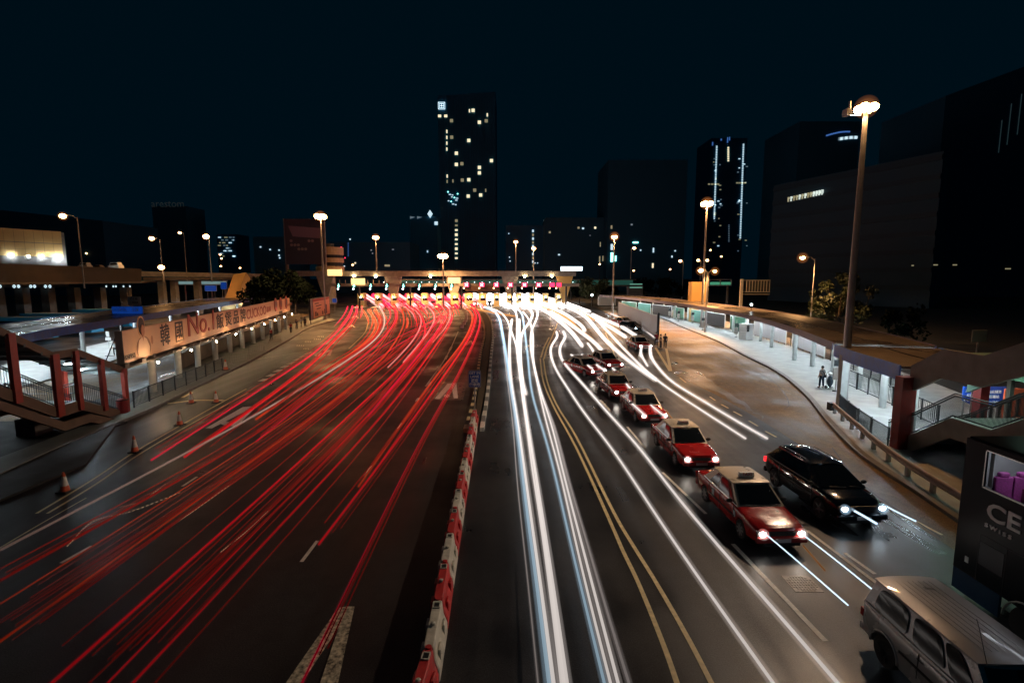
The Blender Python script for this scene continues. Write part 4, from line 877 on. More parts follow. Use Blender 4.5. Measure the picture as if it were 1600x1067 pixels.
# ================================================================== LEFT FLYOVER, BUILDING BEHIND, PIERS
t = thing('flyover', 'elevated road with a stained brown noise wall at the far left', 'flyover', (-95, 95, 0))
def vwall(u0, Y0, u1, Y1, v0a, v0b, v1a, v1b, th, m, nm, par):
    a0 = pt(u0, v0b, Y0); a1 = pt(u0, v0a, Y0); b0 = pt(u1, v1b, Y1); b1 = pt(u1, v1a, Y1)
    vs = [a0, b0, b1, a1] + [(p[0] - th, p[1] + th, p[2]) for p in (a0, b0, b1, a1)]
    return MB().add(vs, [(0, 1, 2, 3), (7, 6, 5, 4), (0, 4, 5, 1), (1, 5, 6, 2), (2, 6, 7, 3), (3, 7, 4, 0)]).build(nm, m, par)
vwall(-200, 78, 221, 118, 404, 445, 420, 440, 1.2, M_NOISEW, 'noise_wall', t)
for k in range(6): u = -20 + k * 42; Yk = 78 + 40 * (u + 200) / 421; x, y, z = pt(u, 442, Yk); MB().box((x - 1.5, y + 3, z / 2 - .5), (1.6, 1.6, z - 1)).build('pier', M_CONCD, t)
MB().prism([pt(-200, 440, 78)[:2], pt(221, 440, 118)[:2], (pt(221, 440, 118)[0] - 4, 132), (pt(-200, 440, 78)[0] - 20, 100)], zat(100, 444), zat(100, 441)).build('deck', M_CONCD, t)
for u0, u1, v0, v1 in [(27, 35, 426, 432), (76, 120, 426, 434), (48, 53, 427, 438), (57, 61, 431, 442), (145, 149, 425, 430), (162, 165, 429, 436), (170, 174, 433, 440)]:
    Yk = 78 + 40 * ((u0 + u1) / 2 + 200) / 421 - .5; a = pt(u0, v1, Yk); b_ = pt(u1, v0, Yk); MB().box(((a[0] + b_[0]) / 2, Yk, (a[2] + b_[2]) / 2), (b_[0] - a[0], .3, b_[2] - a[2])).build('patch_panel', M_CONCRETE, t)
for u in (0, 22, 29, 48, 54, 71, 78, 166, 177, 181, 193, 203): Yk = 78 + 40 * (u + 200) / 421; a = pt(u, 447.5, Yk + 1); MB().sph(a, .26 if u < 100 else .18, 8, 5, (.8, 1, 1.3)).build('under_light', M_COOLW, t)
t = thing('flyover', 'plain concrete elevated road linking the brown walled flyover to the slanted pier', 'flyover', (-70, 125, 0))
vwall(221, 118, 412, 138, 424, 432, 428, 434, .6, M_CONCRETE, 'parapet', t); x0, y0, _ = pt(221, 432, 118); x1, y1, _ = pt(412, 432, 138)
MB().prism([(x0, y0 + .5), (x1, y1 + .5), (x1 - 2, y1 + 9), (x0 - 3, y0 + 9)], 8.4, 9.0).build('deck', M_CONCD, t)
for u, Yk in ((243, 121), (263, 123), (300, 127)): x, y, z = pt(u, 436, Yk); MB().box((x, y + 2, 4.2), (1.3, 1.3, 8.4)).build('pier', M_CONCRETE, t)
a = pt(356, 466, 120); b_ = pt(378, 430, 130); t = tag(MB().bar((a[0], a[1], 0.0), (b_[0], b_[1], 9.2), 3.2, 2.2, up=(0, 1, 0)).build('slanted_pier', M_ORB), 'slanted ochre pier leaning towards the left flyover', 'pier')
a = pt(270, 445, 150); b_ = pt(352, 441, 150); t = thing('lit_walkway', 'pale lit covered walkway under the left flyover', 'walkway', (a[0], 150, 0)); MB().box(((a[0] + b_[0]) / 2, 150, zat(150, 445)), (b_[0] - a[0], 2, .3)).box(((a[0] + b_[0]) / 2, 150, zat(150, 439)), (b_[0] - a[0], 2.4, .25)).build('frame', M_POLE, t)
MB().box(((a[0] + b_[0]) / 2, 150.6, zat(150, 442)), (b_[0] - a[0], .1, .9)).build('lit_wall', mat('pale_lit_wall', (.4, .5, .5), .6, emit=(.5, .8, .8), es=.28), t)
for k in range(5): MB().box((a[0] + (b_[0] - a[0]) * k / 4, 149.5, 3.4), (.3, .3, 6.8)).build('post', M_POLE, t)
# ochre building
t = thing('ochre_building', 'long ochre clad building with a band of bright tubes beneath, far left', 'building', (-95, 108, 0))
fx0, fy0, _ = pt(-140, 380, 92); fx1, fy1, _ = pt(97, 380, 112)
def facade_box(x0, y0, x1, y1, z0, z1, th, m, nm, par):
    d = Vector((x1 - x0, y1 - y0, 0)).normalized(); n_ = Vector((-d.y, d.x, 0)) * th
    return MB().prism([(x0, y0), (x1, y1), (x1 + n_.x, y1 + n_.y), (x0 + n_.x, y0 + n_.y)], z0, z1).build(nm, m, par)
zA, zB, zC = zat(112, 402), zat(112, 381), zat(112, 362)
for k in range(14):
    f0, f1 = k / 14 + .001, (k + 1) / 14 - .001
    for zz0, zz1 in ((zA, (zA + zB) / 2 - .04), ((zA + zB) / 2, zB - .12), (zB, zC)):
        facade_box(fx0 + (fx1 - fx0) * f0, fy0 + (fy1 - fy0) * f0, fx0 + (fx1 - fx0) * f1, fy0 + (fy1 - fy0) * f1, zz0, zz1, .4, M_ORB, 'cladding_panel', t)
facade_box(fx0 + .2, fy0 + .5, fx1 + .2, fy1 + .5, 7, zC - .2, 16, M_CONCD, 'core', t); facade_box(fx0, fy0 + .2, fx1, fy1 + .2, zat(112, 414), zA - .3, .2, mat('lit_shopfront', (.5, .55, .5), .6, emit=(.6, .8, .7), es=.12), 'shopfront', t)
for u in (8, 38, 60, 88): Yk = 92 + 20 * (u + 140) / 237 - .4; a = pt(u, 399 + u * .045, Yk); MB().box((a[0], a[1], a[2]), (1.9 if u > 20 else 3, .2, .28)).build('tube', M_TUBE, t)
for k, (u, v, w) in enumerate(((133, 412, 15), (181, 412, 17), (155, 416, 12))):
    Yk = 122; x, y, z = pt(u, v, Yk); wx = w * Yk / 810; t = thing('distant_car', ['pale roofed car on the left flyover nearest the ochre building', 'white van topping the brown flyover wall', 'small dark car between two others on the left flyover'][k], 'car', (x, y, z - 1.5))
    MB().box((x, y, z - .9), (wx * .95, 1.7, .9)).add([(x - wx * .42, y - .7, z - .45), (x + wx * .42, y - .7, z - .45), (x + wx * .32, y - .6, z + .25), (x - wx * .32, y - .6, z + .25), (x - wx * .42, y + .7, z - .45), (x + wx * .42, y + .7, z - .45), (x + wx * .32, y + .6, z + .25), (x - wx * .32, y + .6, z + .25)], [(0, 1, 2, 3), (7, 6, 5, 4), (0, 4, 5, 1), (1, 5, 6, 2), (2, 6, 7, 3), (3, 7, 4, 0)]).build('body', M_SIGNW if k < 2 else M_CONCD, t); MB().box((x, y - .72, z - .1), (wx * .6, .05, .35)).build('windscreen', M_GLASS, t)

# ================================================================== SKYLINE
def tower(name, label, u0, u1, vt, Y, depth=30, m=None, cat='building', vt2=None):
    a = pt(u0, vt, Y); b_ = pt(u1, vt if vt2 is None else vt2, Y); t = thing(name, label, cat, ((a[0] + b_[0]) / 2, Y, 0))
    vs = [(a[0], Y, 0), (b_[0], Y, 0), (b_[0], Y, b_[2]), (a[0], Y, a[2]), (a[0], Y + depth, 0), (b_[0], Y + depth, 0), (b_[0], Y + depth, b_[2]), (a[0], Y + depth, a[2])]
    MB().add(vs, [(0, 1, 2, 3), (7, 6, 5, 4), (0, 4, 5, 1), (1, 5, 6, 2), (2, 6, 7, 3), (3, 7, 4, 0)]).build('wall', m or M_BWALL, t); t['_Y'] = Y; return t
def win(t, u, v, wpx, hpx, m, nm='window', dy=.3):
    Y = t['_Y']; a = pt(u, v, Y - dy); MB().box((a[0], Y - dy, a[2]), (wpx * Y / 810, .2, hpx * Y / 810)).build(nm, m, t)
T1 = tower('residential_tower', 'tallest tower near the middle with scattered warm lit windows and a roof emblem', 684, 774, 150, 420, 40, vt2=144)
fm = MB()
for k in range(22): u = 686 + k * 4.05; a = pt(u, 150, 419.6); fm.box((a[0], 419.6, zat(419.6, 150) / 2), (.5 if k % 3 else 1.1, .9, zat(419.6, 150) - (2 if k % 2 else 6)))
fm.build('facade_fins', M_BWALL2, T1)
for i, (x, y) in enumerate([(304, 245), (305, 337), (400, 355), (424, 188), (459, 254), (497, 246), (331, 426), (331, 488), (362, 484), (526, 467), (459, 505), (459, 535), (364, 575), (400, 573), (433, 631), (397, 664), (466, 658)]):
    win(T1, 620 + x / 3.557, 120 + y / 3.557, 4.6, 4.6, M_WARMW if i not in (0, 1, 5, 8, 12, 14) else M_WARMD, dy=1.2)
for x, y in [(238, 219), (272, 219)]: win(T1, 620 + x / 3.557, 120 + y / 3.557, 4.6, 3.6, M_WARMW, dy=1.2)
for x, y in [(278, 305), (278, 338), (278, 370), (278, 403), (280, 553), (280, 582), (312, 580), (503, 213), (494, 632), (404, 190)]: win(T1, 620 + x / 3.557, 120 + y / 3.557, 1.8, 4.6, M_WARMW if y < 560 else M_WARMD, dy=1.2)
for k in range(9): win(T1, 713, 345 + k * 7.3, 4, 2.6 if k % 3 else 4, M_WARMW if k > 1 else M_WARMD, dy=1.2)
for k in range(12): win(T1, 700 + (k * 7 % 16), 300 + (k * 5 % 21), 1.5 + k % 3, 1.3, M_GRN if k % 3 == 0 else M_COOLW, 'podium_light', dy=1.2)
em = MB(); a = pt(690, 165.5, 418.6)
for w, h in ((5, 5), (3.2, 3.2)):
    for s_ in (-1, 1): em.box((a[0], 418.6, a[2] + s_ * h * .5), (w, .3, .5)); em.box((a[0] + s_ * w * .5, 418.6, a[2]), (.5, .3, h))
em.box((a[0], 418.6, a[2]), (3, .3, .5)).box((a[0], 418.6, a[2]), (.5, .3, 3)); em.build('roof_emblem', M_COOLW, T1)
T2 = tower('office_block', 'low dark block left of the tall tower with a diamond and white square lit signs', 640, 683, 338, 400, 30, M_BWALL2)
for pts_, m in (([(-4, 0), (0, 6), (4, 0), (0, -6)], M_COOLD),):
    a = pt(672, 334.5, 399); e = MB(); e.add([(a[0] + p[0] * .5, 399 - dy, a[2] + p[1] * .5) for dy in (0, .3) for p in pts_], [(0, 1, 2, 3), (4, 5, 6, 7), (0, 1, 5, 4), (1, 2, 6, 5), (2, 3, 7, 6), (3, 0, 4, 7)]).build('diamond_sign', M_COOLW, T2)
for u in (644, 655): a = pt(u, 340, 399); MB().add([(a[0] - 1.6, 399, a[2] - 1), (a[0] + 2.2, 399, a[2] + .3), (a[0] - 1.6, 399, a[2] + 1), (a[0] - 1.6, 399.3, a[2] - 1), (a[0] + 2.2, 399.3, a[2] + .3), (a[0] - 1.6, 399.3, a[2] + 1)], [(0, 1, 2), (3, 4, 5), (0, 1, 4, 3), (1, 2, 5, 4), (2, 0, 3, 5)]).build('pennant_sign', M_COOLD, T2)
win(T2, 681.5, 349, 5, 5, M_COOLW, 'square_sign'); win(T2, 668, 393, 1.5, 3, M_COOLW); win(T2, 645, 405, 2, 1.5, M_COOLW)
T3 = tower('office_block', 'dark block right of the tall tower with a lit stairwell column', 790, 852, 352, 380, 30)
for k in range(10): win(T3, 832.8, 361 + k * 6, 2.6, 3.6 if k != 5 else 2, M_WARMD if k % 2 else M_COOLW)
for u, v in ((796, 402), (797, 408), (795, 365), (840, 411), (836, 411), (860, 345), (860, 363)): win(T3, min(u, 850), v, 1.5, 1.5, M_COOLW)
T4 = tower('office_block', 'wide black block above the trees right of the footbridge', 951, 1075, 250, 330, 40, mat('black_wall', (.007, .09, .16), .6))
for u, v, w, h, m in ((993, 379, 8, 2, M_GRN), (987, 351, 3, 2.5, M_COOLD), (955.5, 355, 2.5, 5, M_WARMD), (956, 386, 3.5, 9, M_COOLW), (956, 402, 3.5, 14, M_GRN), (962, 404, 2, 8, M_GRN), (1001, 391, 2, 2, M_COOLW), (1021, 391, 2, 7, M_COOLW), (1020, 415, 2.4, 7, M_WARMW), (1055, 392, 2, 2, M_COOLW), (1050, 401, 2, 3, M_COOLW)): win(T4, u, v, w, h, m)
T5 = tower('low_office', 'low dark office left of the black block with a few pin lights', 852, 948, 340, 340, 25, mat('black_wall_b', (.007, .09, .16), .6))
for u, v, w, h, m in ((904, 356, 3, 3, M_WARMD), (911, 357, 3, 2.5, M_COOLW), (930, 356, 3, 3, M_WARMW), (859, 363, 3, 3, M_WARMD), (873.5, 398, 3, 2, M_COOLW), (938, 382, 1.4, 7, M_WARMD), (937, 405, 1.8, 9, M_WARMD), (942, 404, 1.5, 8, M_WARMD), (922, 368, 2, 1, M_COOLD)): win(T5, u, v, w, h, m)
T6 = tower('office_tower', 'tower edged by two vertical strings of white lights at right', 1112, 1168, 216, 460, 35)
for k in range(44): v = 229 + k * 2.62; win(T6, 1120 - (v - 229) * .035, v, 2.0, 1.5, M_COOLW, 'light_string_lamp')
for k in range(54): v = 226 + k * 2.75; win(T6, 1161.8 - (v - 226) * .035, v, 2.0, 1.6, M_COOLW, 'light_string_lamp')
for k in range(40): win(T6, random.choice([1117, 1124, 1126, 1154, 1165]) + random.uniform(-2, 2), random.uniform(235, 395), random.uniform(1.5, 3.5), 1.3, random.choice([M_COOLW, M_WARMD, M_COOLD]))
for u, v, w, h in ((1113.5, 225, 1.6, 5), (1127, 218.5, 2, 2.5), (1137, 219, 1.6, 8), (1140, 217, 1.3, 5)): win(T6, u, v, w, h, M_BLUEL)
for k in range(8): win(T6, 1138, 231 + k * 2.9, 2.4, 1.8, M_WARMW)
for k in range(4): win(T6, 1108 + k * 5 if k < 3 else 1122, 288, 3.4, 2, M_WARMD); win(T6, 1152 + k * 4, 286, 3.4, 1.8, M_WARMD)
for k in range(10): win(T6, 1139, 352 + k * 2.8, 1.4, 1.2, M_COOLD)
T7 = thing('office_block', 'huge dark office with one lit strip of windows behind the tall lamp post', 'building', (115, 170, 0)); T7['_Y'] = 168
dmat = mat('dark_office', (.004, .045, .08), .6, noise=.2, nscale=.05)
a = pt(1212, 250, 205); b_ = pt(1475, 235, 150); hA = zat(205, 282); hB = zat(150, 236)
vs = [(a[0], a[1], 0), (b_[0], b_[1], 0), (b_[0], b_[1], hB), (a[0], a[1], hB), (a[0] + 40, a[1] + 45, 0), (b_[0] + 40, b_[1] + 45, 0), (b_[0] + 40, b_[1] + 45, hB), (a[0] + 40, a[1] + 45, hB)]
MB().add(vs, [(0, 1, 2, 3), (7, 6, 5, 4), (0, 4, 5, 1), (1, 5, 6, 2), (2, 6, 7, 3), (3, 7, 4, 0)]).build('wall', dmat, T7)
fl = MB(); nd = Vector((b_[1] - a[1], -(b_[0] - a[0]), 0)).normalized() * .25
if nd.y > 0: nd = -nd
for k in range(8): z = 6 + k * 5.2; fl.bar((a[0] + nd.x, a[1] + nd.y, z), (b_[0] + nd.x, b_[1] + nd.y, z), .4, 1.4)
fl.build('floor_band', mat('floor_band', (.003, .03, .055), .6), T7)
for k in range(13):
    u = 1234 + k * 4.4; v = 312 - k * .95; d_ = ray(u, v); ex, ey = b_[0] - a[0], b_[1] - a[1]; t_ = (a[0] * ey - a[1] * ex) / (d_[0] * ey - d_[1] * ex); p = (d_[0] * t_ + nd.x * 2.2, d_[1] * t_ + nd.y * 2.2, CAMH + d_[2] * t_); MB().box(p, (.75, .2, 1.7)).build('lit_window', M_WARMD if k < 9 and k not in (1, 4, 6) else mat('strip_window_%d' % k, (1, 1, 1), emit=(.85, 1, .9), es=.7), T7)
T8 = tower('dark_tower', 'dark tower behind the tall lamp head with curved blue roof lights', 1250, 1345, 190, 300, 40, mat('black_wall_c', (.007, .09, .16), .6))
for k in range(14): win(T8, 1292 + k * 2.7, 212 - 6 * math.sin(k / 13 * PI * .55), 2.2, 2, M_BLUEL, 'roof_light')
for k in range(12): win(T8, 1311 + k * 2.5, 217.5 - 2.5 * math.sin(k / 11 * PI * .55), 2.2, 4, M_COOLW if k % 3 else M_COOLD, 'roof_light')
T9 = tower('dark_tower', 'very dark slab with faint vertical lines at the upper right edge', 1478, 1720, 150, 240, 40, mat('black_wall_d', (.007, .09, .16), .6), vt2=60)
for u, v0, v1 in ((1563, 190, 237), (1577, 165, 224), (1593, 150, 208)): win(T9, u, (v0 + v1) / 2, 1.0, v1 - v0, mat('facade_strip_%d' % u, (.2, .25, .27), .4, emit=(.2, .4, .45), es=.05), 'facade_strip')
for u, v, w in ((1426, 415, 3), (1462, 414, 6), (1492, 414, 6), (1575, 420, 8)): a_ = pt(u, v, 140); tag(MB().box(a_, (w * .17, .2, .3)).build('ceiling_lamp', M_WARMD), 'faint warm ceiling lamp in the dark far right, %s' % {1426: 'smallest and leftmost', 1462: 'middle left', 1492: 'middle right', 1575: 'rightmost'}[u], 'lamp')
T10 = tower('sign_tower', 'dim tower at left topped with barely visible lettering', 237, 290, 322, 330, 20, mat('black_wall_e', (.007, .09, .16), .6))
text('arestom', 6.2, mat('dim_letters', (.3, .35, .36), emit=(.3, .5, .5), es=.02), T10, (0, -.8, zat(330, 319)), (PI / 2, 0, 0))
T11 = tower('distant_office', 'distant office with rows of pale lit windows left of centre', 338, 369, 366, 420, 20, M_BWALL2)
for k in range(26): win(T11, random.uniform(340, 368), 371 + (k % 8) * 4.2, random.uniform(2, 5), 1.4, random.choice([M_COOLW, M_COOLD, M_COOLD, M_WARMD]))
T12 = tower('distant_office', 'dark curved roofed mass behind the ochre building', -60, 160, 322, 260, 40, mat('black_wall_f', (.007, .09, .16), .6), vt2=345)
T13 = tower('distant_office', 'low black blocks with pin lights behind the footbridge left half', 515, 640, 378, 300, 30, mat('black_wall_g', (.007, .09, .16), .6))
for u, v, w, h, m in ((547, 374, 2, 2, M_COOLW), (533, 387, 2.4, 2.4, M_REDX), (555, 411, 2.4, 2, M_WARMW), (580, 391, 2, 2, M_COOLD), (582, 396, 2, 1.5, M_COOLD), (614, 390, 3, 1.5, M_COOLD), (605, 415, 8, 3, M_WARMD), (539, 403, 1.5, 1.5, M_REDX), (538, 416, 2, 1.6, M_COOLW)): win(T13, u, v, w, h, m)
for v in range(380, 402, 2): win(T13, 544, v, .7, 1.2, M_BLUEL); 
T14 = tower('dark_block', 'dark low block under the big advertising screen, left of centre', 395, 450, 370, 300, 30, mat('black_wall_h', (.007, .09, .16), .6))
for u, v in ((436, 399), (437, 403), (422, 390), (407, 386), (436, 391)): win(T14, u, v, 2, 2, M_COOLW)
# advertising screen on posts
a = pt(448, 413, 170); b_ = pt(505, 342, 170); t = thing('advertising_hoarding', 'big dim mauve advertising hoarding on posts left of the bright star lamp', 'billboard', ((a[0] + b_[0]) / 2, 170, 0))
MB().box(((a[0] + b_[0]) / 2, 170, (a[2] + b_[2]) / 2), (b_[0] - a[0], .5, b_[2] - a[2])).build('board', mat('ad_dark', (.07, .035, .06), .5, noise=.5, nscale=.2), t); w = b_[0] - a[0]
MB().add([(a[0] + 1.2, 169.6, b_[2] - 2.2), (b_[0] - .8, 169.6, b_[2] - 3), (b_[0] - 1.2, 169.6, b_[2] - 6.2), (a[0] + 2.6, 169.6, b_[2] - 5.6)], [(0, 1, 2, 3)]).build('picture_sky', mat('ad_mauve', (.26, .13, .18), .5), t)
for k in range(9): MB().add([(a[0] + 2 + (k * 2.3 % 8) + .5 * math.cos(q * PI / 5), 169.5, b_[2] - 7 - (k % 3) * 1.3 + .45 * math.sin(q * PI / 5)) for q in range(10)], [tuple(range(10))]).build('picture_blossom', mat('ad_blossom_%d' % k, (.35, .2 + .02 * (k % 3), .2), .5), t)
for x in (a[0], b_[0]): MB().box((x, 170.2, b_[2] / 2), (.7, .7, b_[2])).build('post', M_CONCRETE, t)
# curved balcony car park
t = thing('car_park_ramp', 'cream car park ramp with curved floors behind the left end of the footbridge', 'building', (pt(521, 400, 175)[0], 175, 0))
for k, (v0, v1) in enumerate(((386, 398), (403, 410), (416, 424))):
    z0, z1 = zat(175, v1), zat(175, v0); cx = pt(510, 400, 175)[0]; MB().lathe([(4.6, z0), (4.6, z1)], (cx, 178, 0), 28).build('parapet', M_TOLL, t); MB().lathe([(4.2, z0 - 1.0), (4.2, z0)], (cx, 178, 0), 20).build('storey', M_BLACK, t)
MB().cyl((cx, 178, 0), (cx, 178, zat(175, 380)), 1.6, n=14).build('core', M_CONCRETE, t)

# dark shed face under the flyover with parked coaches
for k, (u, Yk, w) in enumerate(((20, 74, 10), (95, 82, 11), (165, 92, 10))):
    x, y, _ = g(u + 40, 508 - k * 6, 0); x, y, z_ = pt(u, 480, Yk); t = thing('parked_coach', ['dark parked coach at the far left below the brown wall', 'dark parked coach, middle one below the brown wall', 'dark parked coach left of the blue direction sign'][k], 'coach', (x, Yk, 0), group='coaches parked under the flyover')
    MB().box((x, Yk, 1.9), (w, 2.5, 3.0)).build('body', M_BWALL2, t); MB().box((x, Yk - 1.27, 2.4), (w * .92, .05, 1.0)).build('windows', M_GLASS, t)
    for dx in (-w * .32, w * .32): MB().cyl((x + dx, Yk - 1.25, .5), (x + dx, Yk - .9, .5), .5, n=16).build('wheel', M_RUB, t)

# ================================================================== TREES
def tree(label, x, y, h, r, seed, n=1500, z0=0, leaf=.32, trunk_h=None, name='broadleaf_tree'):
    rnd = random.Random(seed); t = thing(name, label, 'tree', (x, y, z0)); th = trunk_h or h * .4
    tr = MB().tube([(0, 0, 0), (.08, 0, th * .5), (0, .1, th), (.1, .1, h * .7)], [h * .03, h * .024, h * .018, .03], 8); clumps = []
    for i in range(16):
        a = rnd.uniform(0, 2 * PI); q = rnd.uniform(.15, 1) ** .7; zz = th + (h - th) * rnd.uniform(.0, .95); rr = r * q * math.sqrt(max(.08, 1 - ((zz - th) / (h - th) - .4) ** 2 * 1.6)); c_ = Vector((rr * math.cos(a), rr * math.sin(a), zz)); clumps.append((c_, rnd.uniform(.22, .42) * r))
        if i < 9: tr.tube([(0, 0, th * rnd.uniform(.7, 1)), tuple(c_ * .55 + Vector((0, 0, th * .25))), tuple(c_)], [h * .013, h * .008, .02], 5)
    tr.build('trunk', M_BARK, t, local=True); lf = MB()
    for k in range(n):
        c_, cr = clumps[rnd.randrange(len(clumps))]; d = Vector((rnd.gauss(0, 1), rnd.gauss(0, 1), rnd.gauss(0, .8))); d = d.normalized() * cr * rnd.random() ** .4; p = c_ + d
        u_ = Vector((rnd.gauss(0, 1), rnd.gauss(0, 1), rnd.gauss(0, 1))).normalized(); w_ = u_.cross(Vector((rnd.gauss(0, 1), rnd.gauss(0, 1), rnd.gauss(0, 1)))).normalized(); L = leaf * rnd.uniform(.6, 1.3)
        lf.add([p - u_ * L, p + w_ * L * .5, p + u_ * L, p - w_ * L * .5], [(0, 1, 2, 3)])
    lf.build('crown', M_LEAF if 'lit' in label else M_LEAFSHADE, t, local=True); return t
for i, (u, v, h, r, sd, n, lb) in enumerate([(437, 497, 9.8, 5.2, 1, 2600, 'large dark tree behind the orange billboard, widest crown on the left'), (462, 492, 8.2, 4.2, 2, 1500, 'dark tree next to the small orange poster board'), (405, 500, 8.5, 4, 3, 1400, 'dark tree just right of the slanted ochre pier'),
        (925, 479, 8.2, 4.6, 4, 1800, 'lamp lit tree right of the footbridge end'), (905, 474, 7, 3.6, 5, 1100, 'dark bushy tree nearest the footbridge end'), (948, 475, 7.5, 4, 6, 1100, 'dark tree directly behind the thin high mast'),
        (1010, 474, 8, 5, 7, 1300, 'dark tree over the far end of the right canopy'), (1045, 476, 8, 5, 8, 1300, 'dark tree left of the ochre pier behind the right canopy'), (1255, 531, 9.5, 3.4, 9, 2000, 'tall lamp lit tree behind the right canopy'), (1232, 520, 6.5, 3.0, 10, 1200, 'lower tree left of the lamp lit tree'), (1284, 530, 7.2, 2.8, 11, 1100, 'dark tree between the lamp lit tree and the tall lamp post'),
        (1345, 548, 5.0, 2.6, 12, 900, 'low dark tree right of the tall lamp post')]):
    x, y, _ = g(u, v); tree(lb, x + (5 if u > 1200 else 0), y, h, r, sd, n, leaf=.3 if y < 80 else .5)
# green lit walkway, right background
a = pt(1108, 447, 150); b_ = pt(1143, 437, 150); t = thing('lit_footbridge', 'green lit footbridge with white frames behind the right canopy', 'footbridge', (a[0], 150, 0)); fr = MB()
for x in (a[0], (a[0] + b_[0]) / 2, b_[0]): fr.box((x, 150, (a[2] + b_[2]) / 2), (.25, .25, b_[2] - a[2]))
fr.bar((a[0], 150, b_[2]), (b_[0], 150, b_[2]), .6, .25).bar((a[0] - 4, 150, a[2] + .2), (b_[0], 150, a[2] + .2), .5, .3); fr.build('frame', M_SIGNW, t); MB().box(((a[0] + b_[0]) / 2, 150.3, a[2] + .7), (b_[0] - a[0], .1, .9)).build('glass_rail', mat('green_rail', (.1, .4, .25), .3, emit=(.15, .7, .4), es=.35), t)
for x in (a[0] - 3, b_[0] - 1): MB().box((x, 150, a[2] / 2), (.5, .5, a[2])).build('post', M_CONCRETE, t)
x, y, z = pt(1090, 464, 105); t = tag(MB().box((x, y, 4), (3.2, 2, 8.2)).build('ochre_pier', M_ORB), 'ochre lit pier rising behind the far right canopy', 'pier')
a = pt(981, 442, 170); b_ = pt(1003, 450, 170); t = thing('site_cabin', 'stacked pale cabin with lit windows above the far canopy end', 'cabin', (a[0], 170, 0)); MB().box(((a[0] + b_[0]) / 2, 170, 3.2), (b_[0] - a[0], 3, 6.4)).build('wall', M_CONCD, t); MB().box(((a[0] + b_[0]) / 2, 168.4, zat(170, 444)), (b_[0] - a[0] - .6, .05, .35)).box(((a[0] + b_[0]) / 2, 168.4, zat(170, 449)), (b_[0] - a[0] - .6, .05, .4)).build('window', mat('teal_window', (.3, .6, .5), emit=(.3, .8, .6), es=.3), t)
x, y, z = pt(893, 420, 210); t = thing('lit_billboard', 'blown out blue white lit screen just above the right end of the footbridge', 'screen', (x, y, 0)); MB().box((x, y, z), (8.5, .5, 1.6)).build('screen', mat('bright_screen', (1, 1, 1), emit=(.6, .9, 1), es=5), t); MB().box((x, y + .4, z / 2), (.5, .5, z)).build('post', M_DPOLE, t)
t = thing('white_shed', 'white lit shed at the far end of the right shelter', 'shed', (24.5, 150, 0)); a = g(937, 478); MB().box((a[0] + 2.6, a[1] + 2, 1.6), (5.4, 2.5, 3.0)).build('wall', M_SIGNW, t); MB().box((a[0] + 2.6, a[1] + 2, 3.15), (5.8, 2.9, .15)).build('roof', M_POLE, t)
for i, (u, v) in enumerate(((925, 461), (1227, 600), (1174, 476))):
    if i == 1: continue
    x, y, z = pt(u, v, 150 if i == 0 else 75); t = thing('globe_lamp', ('white globe lamp among the trees right of the toll plaza', '', 'white globe lamp beyond the right canopy near the gantry sign')[i], 'lamp', (x, y, 0)); MB().sph((x, y, z), .35 if i == 0 else .18, 10, 7).build('globe', M_SPOTW, t, smooth=True); MB().cyl((x, y, 0), (x, y, z - .3), .05, n=6).build('post', M_DPOLE, t)

# ================================================================== PEOPLE
def skin_obj(name, joints, edges, m, parent, sub=1):
    me = bpy.data.meshes.new(name); me.from_pydata([j[0] for j in joints], edges, []); o = bpy.data.objects.new(name, me); COL.objects.link(o)
    md = o.modifiers.new('s', 'SKIN'); 
    for i, j in enumerate(joints):
        r = j[1]; me.skin_vertices[0].data[i].radius = (r, r) if not hasattr(r, '__len__') else r
    me.skin_vertices[0].data[0].use_root = True; sb = o.modifiers.new('d', 'SUBSURF'); sb.levels = sub; sb.render_levels = sub
    dg = bpy.context.evaluated_depsgraph_get(); nm = bpy.data.meshes.new_from_object(o.evaluated_get(dg)); bpy.data.objects.remove(o); bpy.data.meshes.remove(me)
    nm.name = name; nm.materials.clear(); nm.materials.append(m)
    for p in nm.polygons: p.use_smooth = True
    o = bpy.data.objects.new(name, nm); COL.objects.link(o); o.parent = parent; return o
